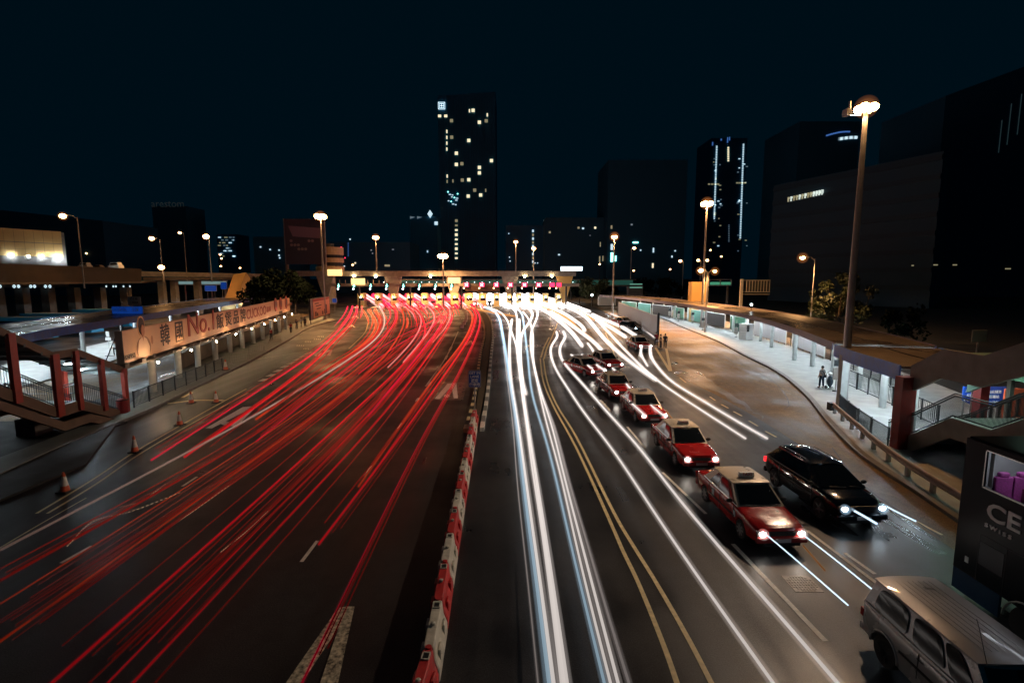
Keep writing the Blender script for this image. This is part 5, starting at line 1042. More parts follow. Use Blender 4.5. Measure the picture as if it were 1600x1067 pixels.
def person(label, x, y, z0, rz, shirt, trousers, h=1.72, pose='stand', bag=False, group=None):
    t = thing('person', label, 'person', (x, y, z0), rz, group); s = h / 1.72; V = lambda a, b_, c_: (a * s, b_ * s, c_ * s)
    st = .12; sw = .06 if pose == 'stand' else .22
    hipL, hipR = V(.1, 0, .9), V(-.1, 0, .9); kL, kR = V(.12, -sw * .7, .49), V(-.12, sw * .5, .49); aL, aR = V(st, -sw * .9, .09), V(-st, sw * 1.1, .09); tL, tR = V(st + .02, -sw - .13, .035), V(-st - .02, sw * .9 - .12, .035)
    pel, wa_, ch, nk = V(0, 0, .94), V(0, .01, 1.12), V(0, 0, 1.34), V(0, 0, 1.46); shL, shR = V(.17, 0, 1.4), V(-.17, 0, 1.4)
    if pose == 'carry': eL, eR, wL, wR = V(.24, -.08, 1.14), V(-.24, -.08, 1.14), V(.17, -.3, 1.1), V(-.17, -.3, 1.1)
    else: eL, eR, wL, wR = V(.25, .03, 1.14), V(-.25, .03, 1.14), V(.25, -.08, .9), V(-.25, -.1, .9)
    hd0, hd1, hd2 = V(0, -.01, 1.56), V(0, -.01, 1.64), V(0, -.005, 1.7)
    J = [(pel, .12 * s), (wa_, .115 * s), (ch, .135 * s), (nk, .055 * s), (hd0, .082 * s), (hd1, .095 * s), (hd2, .06 * s), (hipL, .085 * s), (kL, .06 * s), (aL, .042 * s), (tL, .035 * s), (hipR, .085 * s), (kR, .06 * s), (aR, .042 * s), (tR, .035 * s), (shL, .062 * s), (eL, .044 * s), (wL, .028 * s), (shR, .062 * s), (eR, .044 * s), (wR, .028 * s)]
    E = [(0, 1), (1, 2), (2, 3), (3, 4), (4, 5), (5, 6), (0, 7), (7, 8), (8, 9), (9, 10), (0, 11), (11, 12), (12, 13), (13, 14), (2, 15), (15, 16), (16, 17), (2, 18), (18, 19), (19, 20)]
    # hands: five short fingers each
    for wi, w_ in ((17, wL), (20, wR)):
        sgn = 1 if wi == 17 else -1; palm = (w_[0], w_[1] - .03 * s, w_[2] - .07 * s); J.append((palm, .03 * s)); pi_ = len(J) - 1; E.append((wi, pi_))
        for f in range(5):
            ln = (.05, .075, .08, .072, .058)[f] * s; off_ = (f - 2) * .017 * s; a_ = (palm[0] + (-.03 * s * sgn if f == 0 else 0), palm[1] + off_, palm[2] - (ln if f else ln * .4)); J.append((a_, .009 * s)); E.append((pi_, len(J) - 1))
    skin_obj('body', J, E, M_SKIN, t)
    skin_obj('shirt', [(wa_, .135 * s), (pel, .135 * s), (ch, .155 * s), (V(0, 0, 1.43), .07 * s), (shL, .078 * s), (tuple(Vector(shL).lerp(Vector(eL), .8)), .06 * s), (shR, .078 * s), (tuple(Vector(shR).lerp(Vector(eR), .8)), .06 * s)], [(0, 1), (0, 2), (2, 3), (2, 4), (4, 5), (2, 6), (6, 7)], shirt, t)
    skin_obj('trousers', [(V(0, 0, .96), .13 * s), (hipL, .1 * s), (kL, .078 * s), (V(aL[0] / s, aL[1] / s, .13), .062 * s), (hipR, .1 * s), (kR, .078 * s), (V(aR[0] / s, aR[1] / s, .13), .062 * s)], [(0, 1), (1, 2), (2, 3), (0, 4), (4, 5), (5, 6)], trousers, t)
    for q, w in ((tL, 1), (tR, -1)): MB().sph((q[0], q[1] + .06 * s, .045 * s), .06 * s, 10, 6, (.75, 2.0, .7)).build('shoe', M_BLACK, t, smooth=True, local=True)
    hr = MB().sph(V(0, .015, 1.67), .108 * s, 14, 8, (.92, 1.0, .95)); hr.build('hair', M_HAIR, t, smooth=True, local=True)
    for dx in (-1, 1):
        MB().sph(V(.03 * dx, -.097, 1.63), .011 * s, 6, 4).build('eye', M_BLACK, t, local=True); MB().sph(V(.098 * dx, 0, 1.61), .022 * s, 6, 4, (.5, 1, 1.4)).build('ear', M_SKIN, t, local=True)
    MB().box(V(0, -.1, 1.555), (.045 * s, .012, .01)).build('mouth', M_REDD, t, local=True)
    fc = MB().sph(V(0, -.108, 1.6), .016 * s, 8, 5, (.8, 1, 1.4)); fc.build('nose', M_SKIN, t, local=True)
    if bag:
        MB().tube([V(.15, .1, 1.42), V(.0, .17, 1.25), V(-.17, .12, 1.0)], .022 * s, 6).tube([V(.15, .1, 1.42), V(.1, -.12, 1.36), V(-.15, -.12, 1.0)], .022 * s, 6).build('bag_strap', M_BLACK, t, local=True); MB().box(V(-.2, .06, .95), (.12, .25, .22)).build('bag', M_BLACK, t, local=True)
    return t
M_GREYSH = mat('grey_shirt', (.22, .21, .21), .8); M_JEAN = mat('jeans', (.012, .022, .04), .85); M_WSH = mat('white_shirt', (.6, .62, .65), .8); M_REDSH = mat('red_shirt', (.3, .02, .03), .8); M_DSH = mat('dark_shirt', (.03, .03, .035), .8); M_SHORT = mat('dark_shorts', (.02, .025, .03), .85)
x, y, _ = g(1283, 606, .15); person('person in grey shirt and dark trousers with a strap across the back', x, y, .146, .25 + PI, M_GREYSH, M_JEAN, 1.78, bag=True)
x, y, _ = g(1296, 607, .15)
t = thing('hand_trolley', 'loaded hand trolley with a dark sack beside the person on the right platform', 'trolley', (x, y, .146), .3)
MB().sph((0, 0, .62), .3, 14, 8, (.85, .7, 1.5)).build('sack', mat('dark_sack', (.03, .05, .07), .7, noise=.5, nscale=8), t, smooth=True, local=True); MB().tube([(-.18, .15, .1), (-.2, .2, 1.15), (-.1, .2, 1.3), (.1, .2, 1.3), (.2, .2, 1.15), (.18, .15, .1)], .022, 6).box((0, -.05, .13), (.45, .4, .04)).build('frame', M_CHROME, t, local=True)
for s_ in (-.22, .22): MB().cyl((s_ - .03, .15, .12), (s_ + .03, .15, .12), .12, n=12).build('wheel', M_RUB, t, local=True)
MB().sph((0, 0, 1.2), .17, 10, 6, (1, .9, .8)).build('white_bundle', M_SIGNW, t, smooth=True, local=True)
x, y, _ = g(181, 557, .16); person('person in a white shirt and dark shorts beside the left end of the billboard', x, y, .16, .6, M_WSH, M_SHORT, 1.8, 'walk')
x, y, _ = g(13, 640, .16); person('person in dark trousers standing behind the first red pillar at the far left', x, y, .16, .3, mat('tan_shirt', (.3, .18, .1), .8), M_DSH, 1.8, 'walk'); x, y, _ = g(24, 630, .16); person('second person in dark clothes just right of the one behind the first red pillar', x, y, .16, .8, M_DSH, M_DSH, 1.75)
for i, (u, v, sh, lb) in enumerate(((455, 521, M_REDSH, 'person in a red top on the far left pavement'), (464, 515, M_DSH, 'person in dark clothes right of the red topped one on the left pavement'), (471, 512, M_WSH, 'person in white by the far column near the poster board'), (477, 511, M_DSH, 'dark clothed person nearest the poster board'), (424, 532, M_REDSH, 'person in a dark red top between the columns below the emblem ovals'))):
    x, y, _ = g(u, v, .15); person(lb, x, y, .146, i * 1.1, sh, M_DSH, 1.75)
for i, (u, v, sh, lb) in enumerate(((1025, 542, M_REDSH, 'person in red at the near end of the grey hoarding'), (1032, 546, M_DSH, 'worker in dark clothes at the hoarding end, left of another'), (1039, 545, M_DSH, 'worker in black at the hoarding end, nearest the bus lane'))):
    x, y, _ = g(u, v, .0); person(lb, x, y, .016, i * 1.3, sh, M_DSH, 1.9)
# ================================================================== VEHICLES
def ringpts(w, zb, zt, crown=.02, sh=.10):
    h = zt - zb
    R = [(0, zb), (.82 * w, zb), (.955 * w, zb + .06), (w * .985, zb + .16), (w, zb + .4 * h), (w * .995, zb + .62 * h), (w * .975, zt - sh), (w * .93, zt - sh * .35), (w * .84, zt - .005), (w * .45, zt + crown * .8), (0, zt + crown)]
    return R + [(-y, z) for y, z in reversed(R[1:-1])]
def loft(mb, secs):    # secs: list of (x, halfw, zb, zt)
    n = None; vs = []
    for s_ in secs:
        R = ringpts(*s_[1:]); n = len(R); vs += [(s_[0], y, z) for y, z in R]
    fs = [tuple(range(n)), tuple(reversed(range((len(secs) - 1) * n, len(secs) * n)))]
    for i in range(len(secs) - 1):
        for j in range(n): fs.append((i * n + j, i * n + (j + 1) % n, (i + 1) * n + (j + 1) % n, (i + 1) * n + j))
    return mb.add(vs, fs)
def interp_secs(S, k=3):
    out = []
    for a, b_ in zip(S, S[1:]):
        for i in range(k): out.append(tuple(a[j] + (b_[j] - a[j]) * i / k for j in range(len(a))))
    out.append(S[-1]); return out
def cut(o, cyls):
    for i, (a, b_, r) in enumerate(cyls):
        c_ = MB().cyl(a, b_, r, n=28).build('cutter', M_BLACK, local=True); c_.parent = None
        md = o.modifiers.new('c%d' % i, 'BOOLEAN'); md.operation = 'DIFFERENCE'; md.object = c_; md.solver = 'EXACT'
    ins = [m_.object for m_ in o.modifiers]; par = o.parent; o.parent = None; loc = o.matrix_world.copy()
    dg = bpy.context.evaluated_depsgraph_get(); nm = bpy.data.meshes.new_from_object(o.evaluated_get(dg)); o.modifiers.clear(); o.data = nm; o.parent = par
    for c_ in ins: bpy.data.objects.remove(c_)
    for p in nm.polygons: p.use_smooth = True
    nm.set_sharp_from_angle(angle=math.radians(38))
def wheel(t, x, y, r, w, style, rimm, side):
    yo = side
    ty = MB().lathe([(r * .66, -w / 2), (r * .94, -w / 2), (r, -w * .34), (r, w * .34), (r * .94, w / 2), (r * .66, w / 2)], (0, 0, 0), 28, 'y').build('wheel', M_RUB, t, smooth=True, local=True, angle=.7); ty.location = (x, y, r)
    rm = MB().lathe([(r * .66, -w * .35), (r * .68, w * .35), (r * .6, w * .3)], (0, 0, 0), 24, 'y')
    yy = side * w * .42
    if style == 'multi': ns, sw = 20, .02
    elif style == 'five': ns, sw = 5, .085
    else: ns, sw = 8, .07
    for k in range(ns):
        a = 2 * PI * k / ns; rm.bar((math.cos(a) * r * .1, yy, math.sin(a) * r * .1), (math.cos(a) * r * .66, yy, math.sin(a) * r * .66), .03, sw, up=(0, 1, 0)) if False else rm.add(*spoke(a, r, yy, sw, side))
    rm.cyl((0, yy - .02, 0), (0, yy + .025 * side, 0), r * .17, n=14); rm.lathe([(r * .6, yy - .01), (r * .68, yy + .005)], (0, 0, 0), 24, 'y')
    rm.build('rim', rimm, ty, local=True)
    MB().cyl((0, -side * w * .1, 0), (0, side * w * .05, 0), r * .6, n=20).build('brake_disc', M_BLACK, ty, local=True)
def spoke(a, r, y, w, side):
    c_, s_ = math.cos(a), math.sin(a); vs = []
    for yy in (y - .025, y + .01):
        for q, ww in ((.08, w), (.67, w * .8)):
            for sg in (-1, 1): vs.append((c_ * r * q - s_ * sg * ww / 2, yy, s_ * r * q + c_ * sg * ww / 2))
    return vs, [(0, 1, 3, 2), (4, 6, 7, 5), (0, 2, 6, 4), (1, 5, 7, 3), (0, 4, 5, 1), (2, 3, 7, 6)]
def car(name, label, cat, loc, rz, sp, group=None):
    t = thing(name, label, cat, loc, rz, group); body = sp['body']
    mb = loft(MB(), interp_secs(sp['secs'], 3)); b_ = mb.build('body', body, t, local=True)
    R = sp['r']; xf, xr = sp['wx']; Wd = sp['W'] / 2
    cut(b_, [((xf, -3, R), (xf, 3, R), R * 1.16), ((xr, -3, R), (xr, 3, R), R * 1.16)])
    MB().box(((xf + xr) / 2, 0, R + .05), (xf - xr + R * 2.2, Wd * 1.25, .5)).build('underbody', M_BLACK, t, local=True)
    for x in (xf, xr):
        for s_ in (-1, 1): wheel(t, x, s_ * (Wd - .115), R, .2, sp['rim'], sp['rimm'], s_)
    # greenhouse
    xb0, xb1, zb = sp['belt']; xr0, xr1, zr = sp['roof']; wb, wr = sp['gw']
    B = [(xb0, -wb, zb), (xb1, -wb, zb), (xb1, wb, zb), (xb0, wb, zb)]; T = [(xr0, -wr, zr), (xr1, -wr, zr), (xr1, wr, zr), (xr0, wr, zr)]
    Bv, Tv = [Vector(p) for p in B], [Vector(p) for p in T]
    def P(face, s_, h, o=.0):    # face: 0 right,1 front,2 left,3 rear
        i = [(0, 1), (1, 2), (3, 2), (0, 3)][face]; a = Bv[i[0]].lerp(Bv[i[1]], s_); c_ = Tv[i[0]].lerp(Tv[i[1]], s_); nrm = [Vector((0, -1, .25)), Vector((1, 0, .5)), Vector((0, 1, .25)), Vector((-1, 0, .5))][face].normalized()
        p = a.lerp(c_, h); bow = 4 * s_ * (1 - s_)
        if face in (1, 3): p += Vector(((.10 if face == 1 else -.08) * bow, 0, 0))
        else: p += Vector((0, (-.02 if face == 0 else .02) * bow, 0))
        return p + nrm * o
    def panel(face, s0, s1, h0, h1, o, m, nm, n=6, th=.012, skew0=0, skew1=0):
        vs = []; 
        for oo in (o, o - th):
            for h, e in ((h0, 0), (h1, 1)):
                for k in range(n + 1):
                    a0 = s0 + skew0 * e; a1 = s1 + skew1 * e; vs.append(P(face, a0 + (a1 - a0) * k / n, h, oo))
        q = n + 1; fs = []
        for k in range(n): fs += [(k, k + 1, q + k + 1, q + k), (2 * q + k, 3 * q + k, 3 * q + k + 1, 2 * q + k + 1), (k, 2 * q + k, 2 * q + k + 1, k + 1), (q + k, q + k + 1, 3 * q + k + 1, 3 * q + k)]
        fs += [(0, q, 3 * q, 2 * q), (n, 2 * q + n, 3 * q + n, q + n)]
        return MB().add(vs, fs).build(nm, m, t, smooth=True, local=True, angle=.5)
    cab = MB(); vs = []
    for h in (0, 1):
        for face, rev in ((0, 0), (1, 0), (2, 1), (3, 1)):
            for k in range(6): s_ = k / 6; s_ = 1 - s_ if rev else s_; vs.append(P(face, s_, h - (.06 if h == 0 else 0), -.02))
    n = 24; cab.add(vs, [tuple(range(n, 2 * n))] + [(i, (i + 1) % n, n + (i + 1) % n, n + i) for i in range(n)]).build('cabin_shell', sp.get('pil', body), t, local=True)
    panel(1, .06, .94, .04, .93, .004, M_GLASS, 'windscreen', 8); panel(3, .08, .92, .12, .9, .004, M_GLASS, 'rear_window', 8)
    for f in (0, 2):
        for k, (s0, s1, sk0, sk1) in enumerate(sp['sidewin']):
            pn = sp.get('wexp', 9); N_ = 32; ring = []
            for oo in (.008, -.006):
                for q in range(N_):
                    a_ = 2 * PI * q / N_; cx_ = math.copysign(abs(math.cos(a_)) ** (2 / pn), math.cos(a_)); cy_ = math.copysign(abs(math.sin(a_)) ** (2 / pn), math.sin(a_))
                    hh_ = .48 + .42 * cy_; e_ = (hh_ - .06) / .84; sm = (s0 + s1) / 2 + (sk0 + sk1) / 2 * e_; sw_ = (s1 - s0) / 2 + (sk1 - sk0) / 2 * e_; ring.append(P(f, sm + sw_ * cx_, hh_, oo))
            MB().add(ring, [tuple(range(N_)), tuple(range(N_, 2 * N_))] + [(q, (q + 1) % N_, N_ + (q + 1) % N_, N_ + q) for q in range(N_)]).build('side_window', M_GLASS, t, local=True)
        panel(f, .01, .99, -.02, .045, .014, sp.get('trim', M_CHROME), 'window_trim', 8, .02)
        for s_ in sp.get('chrome_b', []): panel(f, s_ - .009, s_ + .009, .03, .95, .012, sp['pilm'], 'door_pillar', 1)
    # roof
    rv = []; nx, ny = 12, 10
    for i in range(nx + 1):
        for j in range(ny + 1):
            fx, fy = i / nx * 2 - 1, j / ny * 2 - 1; ex = 1 - abs(fx) ** 3.5; ey = 1 - abs(fy) ** 3; bw = 1 - fy * fy
            x = (xr0 + xr1) / 2 + fx * ((xr1 - xr0) / 2 + .04 + .05 * bw); y = fy * (wr + .025 + .015 * (1 - fx * fx)); rv.append((x, y, zr - .025 + sp['crown'] * (ex * .55 + .45) * (ey * .75 + .25) + .02))
    fs = [(i * (ny + 1) + j, (i + 1) * (ny + 1) + j, (i + 1) * (ny + 1) + j + 1, i * (ny + 1) + j + 1) for i in range(nx) for j in range(ny)]
    m0 = len(rv); rv2 = [(x, y, zr - .03) for x, y, z in rv]; edge = [i * (ny + 1) for i in range(nx + 1)] + [nx * (ny + 1) + j for j in range(1, ny + 1)] + [i * (ny + 1) + ny for i in range(nx - 1, -1, -1)] + [j for j in range(ny - 1, 0, -1)]
    lo = [(rv[i][0], rv[i][1], zr - .035) for i in edge]; allv = rv + lo; k = len(edge)
    fs += [(edge[i], edge[(i + 1) % k], m0 + (i + 1) % k, m0 + i) for i in range(k)] + [tuple(reversed(range(m0, m0 + k)))]
    roof = MB().add(allv, fs).build('roof', sp['roofm'], t, smooth=True, local=True, angle=.9)
    if sp.get('ribs'):
        for y in [(-.33 + .11 * q) * wr / .6 for q in range(7)]: MB().box(((xr0 + xr1) / 2, y, zr + sp['crown'] - .004), ((xr1 - xr0) * .86, .010, .006)).build('roof_rib', sp['roofm'], roof, local=True)
    if sp.get('rails'):
        for s_ in (-1, 1): MB().tube([(xr0 + .1, s_ * (wr - .04), zr + .03), (xr0 + .3, s_ * (wr - .03), zr + .09), (xr1 - .4, s_ * (wr - .03), zr + .09), (xr1 - .15, s_ * (wr - .04), zr + .03)], .018, 6).build('roof_rail', M_CHROME, t, smooth=True, local=True)
    xF = sp['secs'][-1][0]; xR = sp['secs'][0][0]; zh = sp['lampz']
    # front
    MB().box((xF - .015, 0, zh), (.06, Wd * 1.0, sp['gh'])).build('grille', M_BLACK, t, local=True); gr = MB()
    for q in range(4): gr.box((xF + .02, 0, zh - sp['gh'] * .36 + q * sp['gh'] * .24), (.02, Wd * .96, .018))
    gr.build('grille_slats', M_CHROME, t, local=True)
    for s_ in (-1, 1):
        h = MB().box((xF - .06, s_ * Wd * .71, zh), (.13, Wd * .36, sp['gh'] * 1.02)).build('headlight', M_CHROME, t, local=True); bvl = h.modifiers.new('b', 'BEVEL'); bvl.width = .02; bvl.segments = 2
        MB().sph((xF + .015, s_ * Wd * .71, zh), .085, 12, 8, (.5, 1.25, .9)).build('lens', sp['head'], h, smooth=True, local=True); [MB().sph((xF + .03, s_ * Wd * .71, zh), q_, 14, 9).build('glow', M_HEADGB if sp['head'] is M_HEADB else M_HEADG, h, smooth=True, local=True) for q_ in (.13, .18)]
        tl = MB().box((xR + .03, s_ * Wd * .8, zh + .12), (.1, Wd * .3, .2)).build('tail_light', sp['tail'], t, local=True)
        mr = MB().sph((sp['belt'][1] - .28, s_ * (Wd + .07), zb + .06), .1, 10, 7, (.6, 1.15, .75)).bar((sp['belt'][1] - .28, s_ * (Wd - .08), zb + .02), (sp['belt'][1] - .28, s_ * (Wd + .05), zb + .04), .05, .03).build('mirror', sp.get('mirm', M_BLACK), t, smooth=True, local=True)
        for xd in sp['handles']: MB().box((xd, s_ * (Wd * .988), zb - .17), (.16, .035, .03)).build('door_handle', sp.get('hm', M_CHROME), t, local=True)
        se = MB()
        for xd in sp['seams']: se.box((xd, s_ * (Wd * .995), zb - .33), (.012, .02, .56))
        se.build('door_gap', M_BLACK, t, local=True); MB().box(((xf + xr) / 2, s_ * (Wd * 1.0), zb - .38), (xf - xr - R * 2.5, .03, .05)).build('side_moulding', sp.get('mould', M_BLACK), t, local=True)
    for x, sg in ((xF, 1), (xR, -1)):
        bp = MB().box((x - sg * .02, 0, .42), (.16, Wd * 1.86, .2)).build('bumper', sp.get('bump', body), t, local=True); bvl = bp.modifiers.new('b', 'BEVEL'); bvl.width = .045; bvl.segments = 3
        MB().box((x + sg * .075, 0, .42), (.015, .5, .11)).build('number_plate', sp['plate'], t, local=True)
    MB().box((xF + .04, 0, .3), (.05, Wd * 1.3, .09)).build('air_intake', M_BLACK, t, local=True)
    MB().bar((xb1 + .02, -.5, zb + .03), (xb1 - .02 + .1, .08, zb + .02), .02, .015).bar((xb1 + .02, .15, zb + .03), (xb1 + .1, .62, zb + .02), .02, .015).build('wiper', M_BLACK, t, local=True)
    return t
M_PLATE = mat('plate_white', (.5, .45, .45), .5)
TAXI = dict(secs=[(-2.34, .74, .42, .80), (-2.30, .80, .33, .88), (-2.1, .845, .26, .93), (-1.5, .86, .22, .95), (-.9, .865, .2, .95), (.6, .865, .2, .95), (1.0, .86, .2, .93), (1.7, .85, .22, .86), (2.15, .82, .26, .80), (2.32, .77, .32, .76), (2.38, .70, .40, .68)],
    W=1.73, r=.31, wx=(1.42, -1.38), belt=(-1.62, 1.06, .95), roof=(-1.02, .36, 1.46), gw=(.80, .63), crown=.055, body=M_TAXI, roofm=M_TAXIROOF, pil=M_TAXIROOF, pilm=M_TAXIROOF,
    sidewin=[(.185, .455, .06, 0), (.475, .80, 0, .02), (.815, .93, .02, -.06)], chrome_b=[.465], rim='steel', rimm=M_POLE, lampz=.62, gh=.15, head=M_HEAD, tail=M_TAILOFF, handles=(-.75, .25), seams=(-1.0, -.1, .95), plate=M_PLATE, bump=M_REDD)
def dress_taxi(t):
    s_ = MB().box((.0, 0, 1.555), (.16, .52, .05)).prism([(-.07, -.24), (.07, -.24), (.07, .24), (-.07, .24)], 1.57, 1.68).build('roof_sign', M_SIGNW, t, local=True)
    text('TAXI', .15, M_BBRED, s_, (.075, 0, 1.625), (PI / 2, 0, PI / 2)); text('TAXI', .15, M_BBRED, s_, (-.075, 0, 1.625), (PI / 2, 0, -PI / 2)); 
    for sg in (-1, 1):
        for b_ in (((1.02, sg * .868, .66), (.14, .008, .2)), ((-.62, sg * .872, .72), (.17, .008, .24))): MB().box(*b_).build('door_sticker', M_SIGNW, t, local=True)
    MB().bar((.93, .22, 1.01), (.62, .45, 1.28), .16, .006).build('windscreen_papers', M_CONEW, t, local=True)
taxi = car('taxi', 'nearest red taxi with beige roof, headlights on, beside the dark estate car', 'taxi', (0, 0, .016), -PI / 2, TAXI); dress_taxi(taxi)
K = 1.06; taxi.scale = (K, K, K)
def place(o, u, v, dz=0): x, y, z = g(u, v, .02); return (x, y, .018)
f1 = Vector(g(1172, 850)); r1 = Vector(g(1112, 790)); m1 = (f1 + r1) / 2; taxi.location = (m1.x + .68 * K, m1.y + .45, .018); taxi.rotation_euler[2] = -PI / 2 + .045
f2 = Vector(g(1062, 731)); r2 = Vector(g(1028, 700)); m2 = (f2 + r2) / 2
dup(taxi, (m2.x + .76 * K, m2.y + .4, .018), -PI / 2 + .03, 'second red taxi in the queue, directly behind the nearest one', None)
def tx(u, v, rz, label, src=None):
    x, y, _ = g(u, v, .66); a = -PI / 2 + rz; L = 2.4 * K; return dup(src or taxi, (x - math.cos(a) * L, y - math.sin(a) * L, .018), a, label)
tx(1023, 650, .05, 'third red taxi in the queue with two bright light streaks over its bonnet'); tx(977, 613, .10, 'fourth red taxi in the queue, under a single light streak')
tx(936, 580, .42, 'small red taxi veering left behind the queue, its lights blown out'); tx(962, 570, .25, 'dark red taxi half hidden by crossing light streaks at the queue tail')
tx(988, 505, .45, 'farthest red taxi, beside the grey hoarding'); tx(1009, 541, .1, 'red taxi with glaring headlights near the end of the grey hoarding')
SUV = dict(secs=[(-2.30, .70, .5, 1.0), (-2.27, .82, .4, 1.06), (-2.15, .89, .32, 1.09), (-1.5, .935, .24, 1.09), (-.6, .94, .22, 1.07), (.7, .935, .22, 1.05), (1.2, .93, .22, 1.03), (1.7, .91, .25, .985), (2.05, .86, .28, .92), (2.28, .76, .33, .83), (2.38, .62, .42, .74)],
    W=1.88, r=.36, wx=(1.46, -1.40), belt=(-2.24, 1.30, 1.06), roof=(-1.66, .36, 1.59), gw=(.87, .62), crown=.10, body=M_SUV, roofm=M_SUV, pil=M_SUV, pilm=M_SUV, sidewin=[(.12, .33, .06, .02), (.345, .56, .0, .0), (.575, .86, .0, -.06)], chrome_b=[], rim='five', rimm=M_CHROME, lampz=.74, gh=.15, head=M_HEADB, tail=M_TAIL, handles=(-.7, .35), seams=(-1.1, -.15, .95), plate=M_PLATE, rails=True, trim=M_BLACK, wexp=6)
suv = car('estate_car', 'glossy black estate car with roof rails and bluish headlights', 'car', (0, 0, .018), -PI / 2, SUV); K2 = 1.05; suv.scale = (K2, K2, K2)
f1 = Vector(g(1297, 818)); r1 = Vector(g(1222, 765)); m1 = (f1 + r1) / 2; suv.location = (m1.x + .76 * K2, m1.y + .5, .018); suv.rotation_euler[2] = -PI / 2 + .06
VAN = dict(secs=[(-2.2, .74, .5, 1.05), (-2.18, .82, .38, 1.1), (-2.05, .88, .3, 1.12), (-1.4, .90, .24, 1.13), (-.3, .90, .22, 1.12), (.9, .90, .22, 1.08), (1.4, .89, .22, 1.0), (1.8, .87, .25, .92), (2.1, .8, .3, .85), (2.2, .7, .4, .75)],
    W=1.80, r=.36, wx=(1.42, -1.32), belt=(-2.14, 1.35, 1.11), roof=(-1.98, .75, 1.76), gw=(.86, .70), crown=.07, body=M_VAN, roofm=M_VANROOF, pil=M_VAN, pilm=M_VAN, sidewin=[(.09, .40, .0, .0), (.45, .70, .0, .0), (.73, .93, .0, -.06)], chrome_b=[], rim='multi', rimm=M_DPOLE, lampz=.68, gh=.2, head=M_HEAD, tail=M_TAILOFF, handles=(-.3, .9), seams=(-.35, .75), plate=M_PLATE, ribs=True, trim=M_VAN, wexp=4.5)
van = car('minivan', 'silver brown minivan with ribbed roof at the bottom right corner', 'van', (9.52, 9.75, .018), -PI / 2 + .0, VAN); van.scale = (1.0, 1.0, 1.0)
for s_ in (-1, 1):
    for xw in (1.42, -1.32): MB().tube([(xw + .44 * math.cos(a * PI / 10), s_ * .895, .36 + .44 * math.sin(a * PI / 10)) for a in range(11)], .035, 6).build('arch_trim', M_VAN, van, smooth=True, local=True)
MB().tube([(.9, -.66, 1.80), (.0, .0, 1.86), (-.35, .25, 1.86)], .008, 4).build('aerial', M_DPOLE, van, local=True)
# double decker bus
bus = thing('double_decker_bus', 'black double decker bus with white lettering and purple upper deck seats at the right edge', 'bus', (12.45, 13.75, 0))
bx0, bx1, by0, by1 = 12.45, 14.95, 13.75, 2.6
def bb_(x0, x1, y0, y1, z0, z1): return ((x0 + x1) / 2, (y0 + y1) / 2, (z0 + z1) / 2), (abs(x1 - x0), abs(y1 - y0), abs(z1 - z0))
side = MB()
side.box(*bb_(bx0, bx0 + .06, by0, by1, .95, 3.52)); side.box(*bb_(bx0, bx0 + .06, by0, by0 - .62, 3.52, 4.5)); side.box(*bb_(bx0, bx0 + .06, by0, by1, 4.5, 4.66)); side.box(*bb_(bx0 + .062, bx0 + .11, 11.0, 10.9, 3.52, 4.5))
o = side.build('side_panel', M_BUSBLK, bus); sk = MB().box(*bb_(bx0 + .01, bx0 + .07, by0, 12.35, .35, .948)).box(*bb_(bx0 + .01, bx0 + .07, 10.9, by1, .35, .948)).build('skirt', M_BUSBLUE, bus)
MB().box(*bb_(bx0 + .061, bx1, by0 - .001, by0 - .07, .35, 4.66)).build('rear_panel', M_BUSBLK, bus); MB().box(*bb_(bx1 - .06, bx1, by0 - .072, by1, .35, 4.64)).build('far_side_panel', M_BUSBLK, bus)
rf = MB().box(*bb_(bx0 + .02, bx1 - .02, by0 - .03, by1, 4.661, 4.72)).build('roof', M_BUSBLK, bus); bv = rf.modifiers.new('b', 'BEVEL'); bv.width = .03
MB().box(*bb_(bx0 + .07, bx1 - .07, by0 - .08, by1, 2.4, 2.5)).build('upper_floor', M_BUSIN, bus); MB().box(*bb_(bx1 - .075, bx1 - .065, by0 - .3, by1, 3.0, 4.5)).build('interior_lining', M_BUSIN, bus); MB().box(*bb_(bx0 + .07, bx1 - .08, by0 - .09, by0 - .11, 2.5, 4.5)).build('rear_bulkhead', M_BUSIN, bus)
MB().box((13.2, 12.2, 4.6), (.2, 2.2, .04)).build('saloon_light', mat('saloon_light', (1, 1, 1), emit=(.85, .9, 1), es=9), bus); wf = MB()
wf.box(*bb_(bx0 - .008, bx0 - .001, by0 - .6, by0 - .63, 3.5, 4.52)); wf.box(*bb_(bx0 - .008, bx0 - .001, by0 - .6, by1, 3.49, 3.53)); wf.box(*bb_(bx0 - .008, bx0 - .001, by0 - .6, by1, 4.49, 4.52)); wf.build('window_trim', M_CHROME, bus)
MB().box(*bb_(bx0 + .1, bx0 + .14, by0 - .64, by0 - .75, 3.54, 4.48)).build('window_post', M_SOFFIT, bus)
for r_ in range(3):
    for c_ in range(4):
        x_ = 12.82 + c_ * .5 + (.1 if c_ > 1 else 0); y_ = 12.75 - r_ * .78; st = MB().box((x_, y_, 2.98), (.45, .42, .12)); st.box((x_, y_ + .24, 3.42), (.47, .11, .86)); s2 = st.build('seat', M_SEAT, bus); bv = s2.modifiers.new('b', 'BEVEL'); bv.width = .03; bv.segments = 3
        h2 = MB().box((x_, y_ + .24, 3.9), (.27, .14, .14)).build('headrest', M_SEAT, s2); bv = h2.modifiers.new('b', 'BEVEL'); bv.width = .05; bv.segments = 2
text('CE', .62, M_SIGNW, bus, (-.012, -.80, 2.96), (PI / 2, 0, -PI / 2), bold=.012, sx=1.25, align='LEFT'); text('S W I S S', .15, M_SIGNW, bus, (-.012, -.80, 2.56), (PI / 2, 0, -PI / 2), bold=.004, sx=1.3, align='LEFT')
gp = MB()
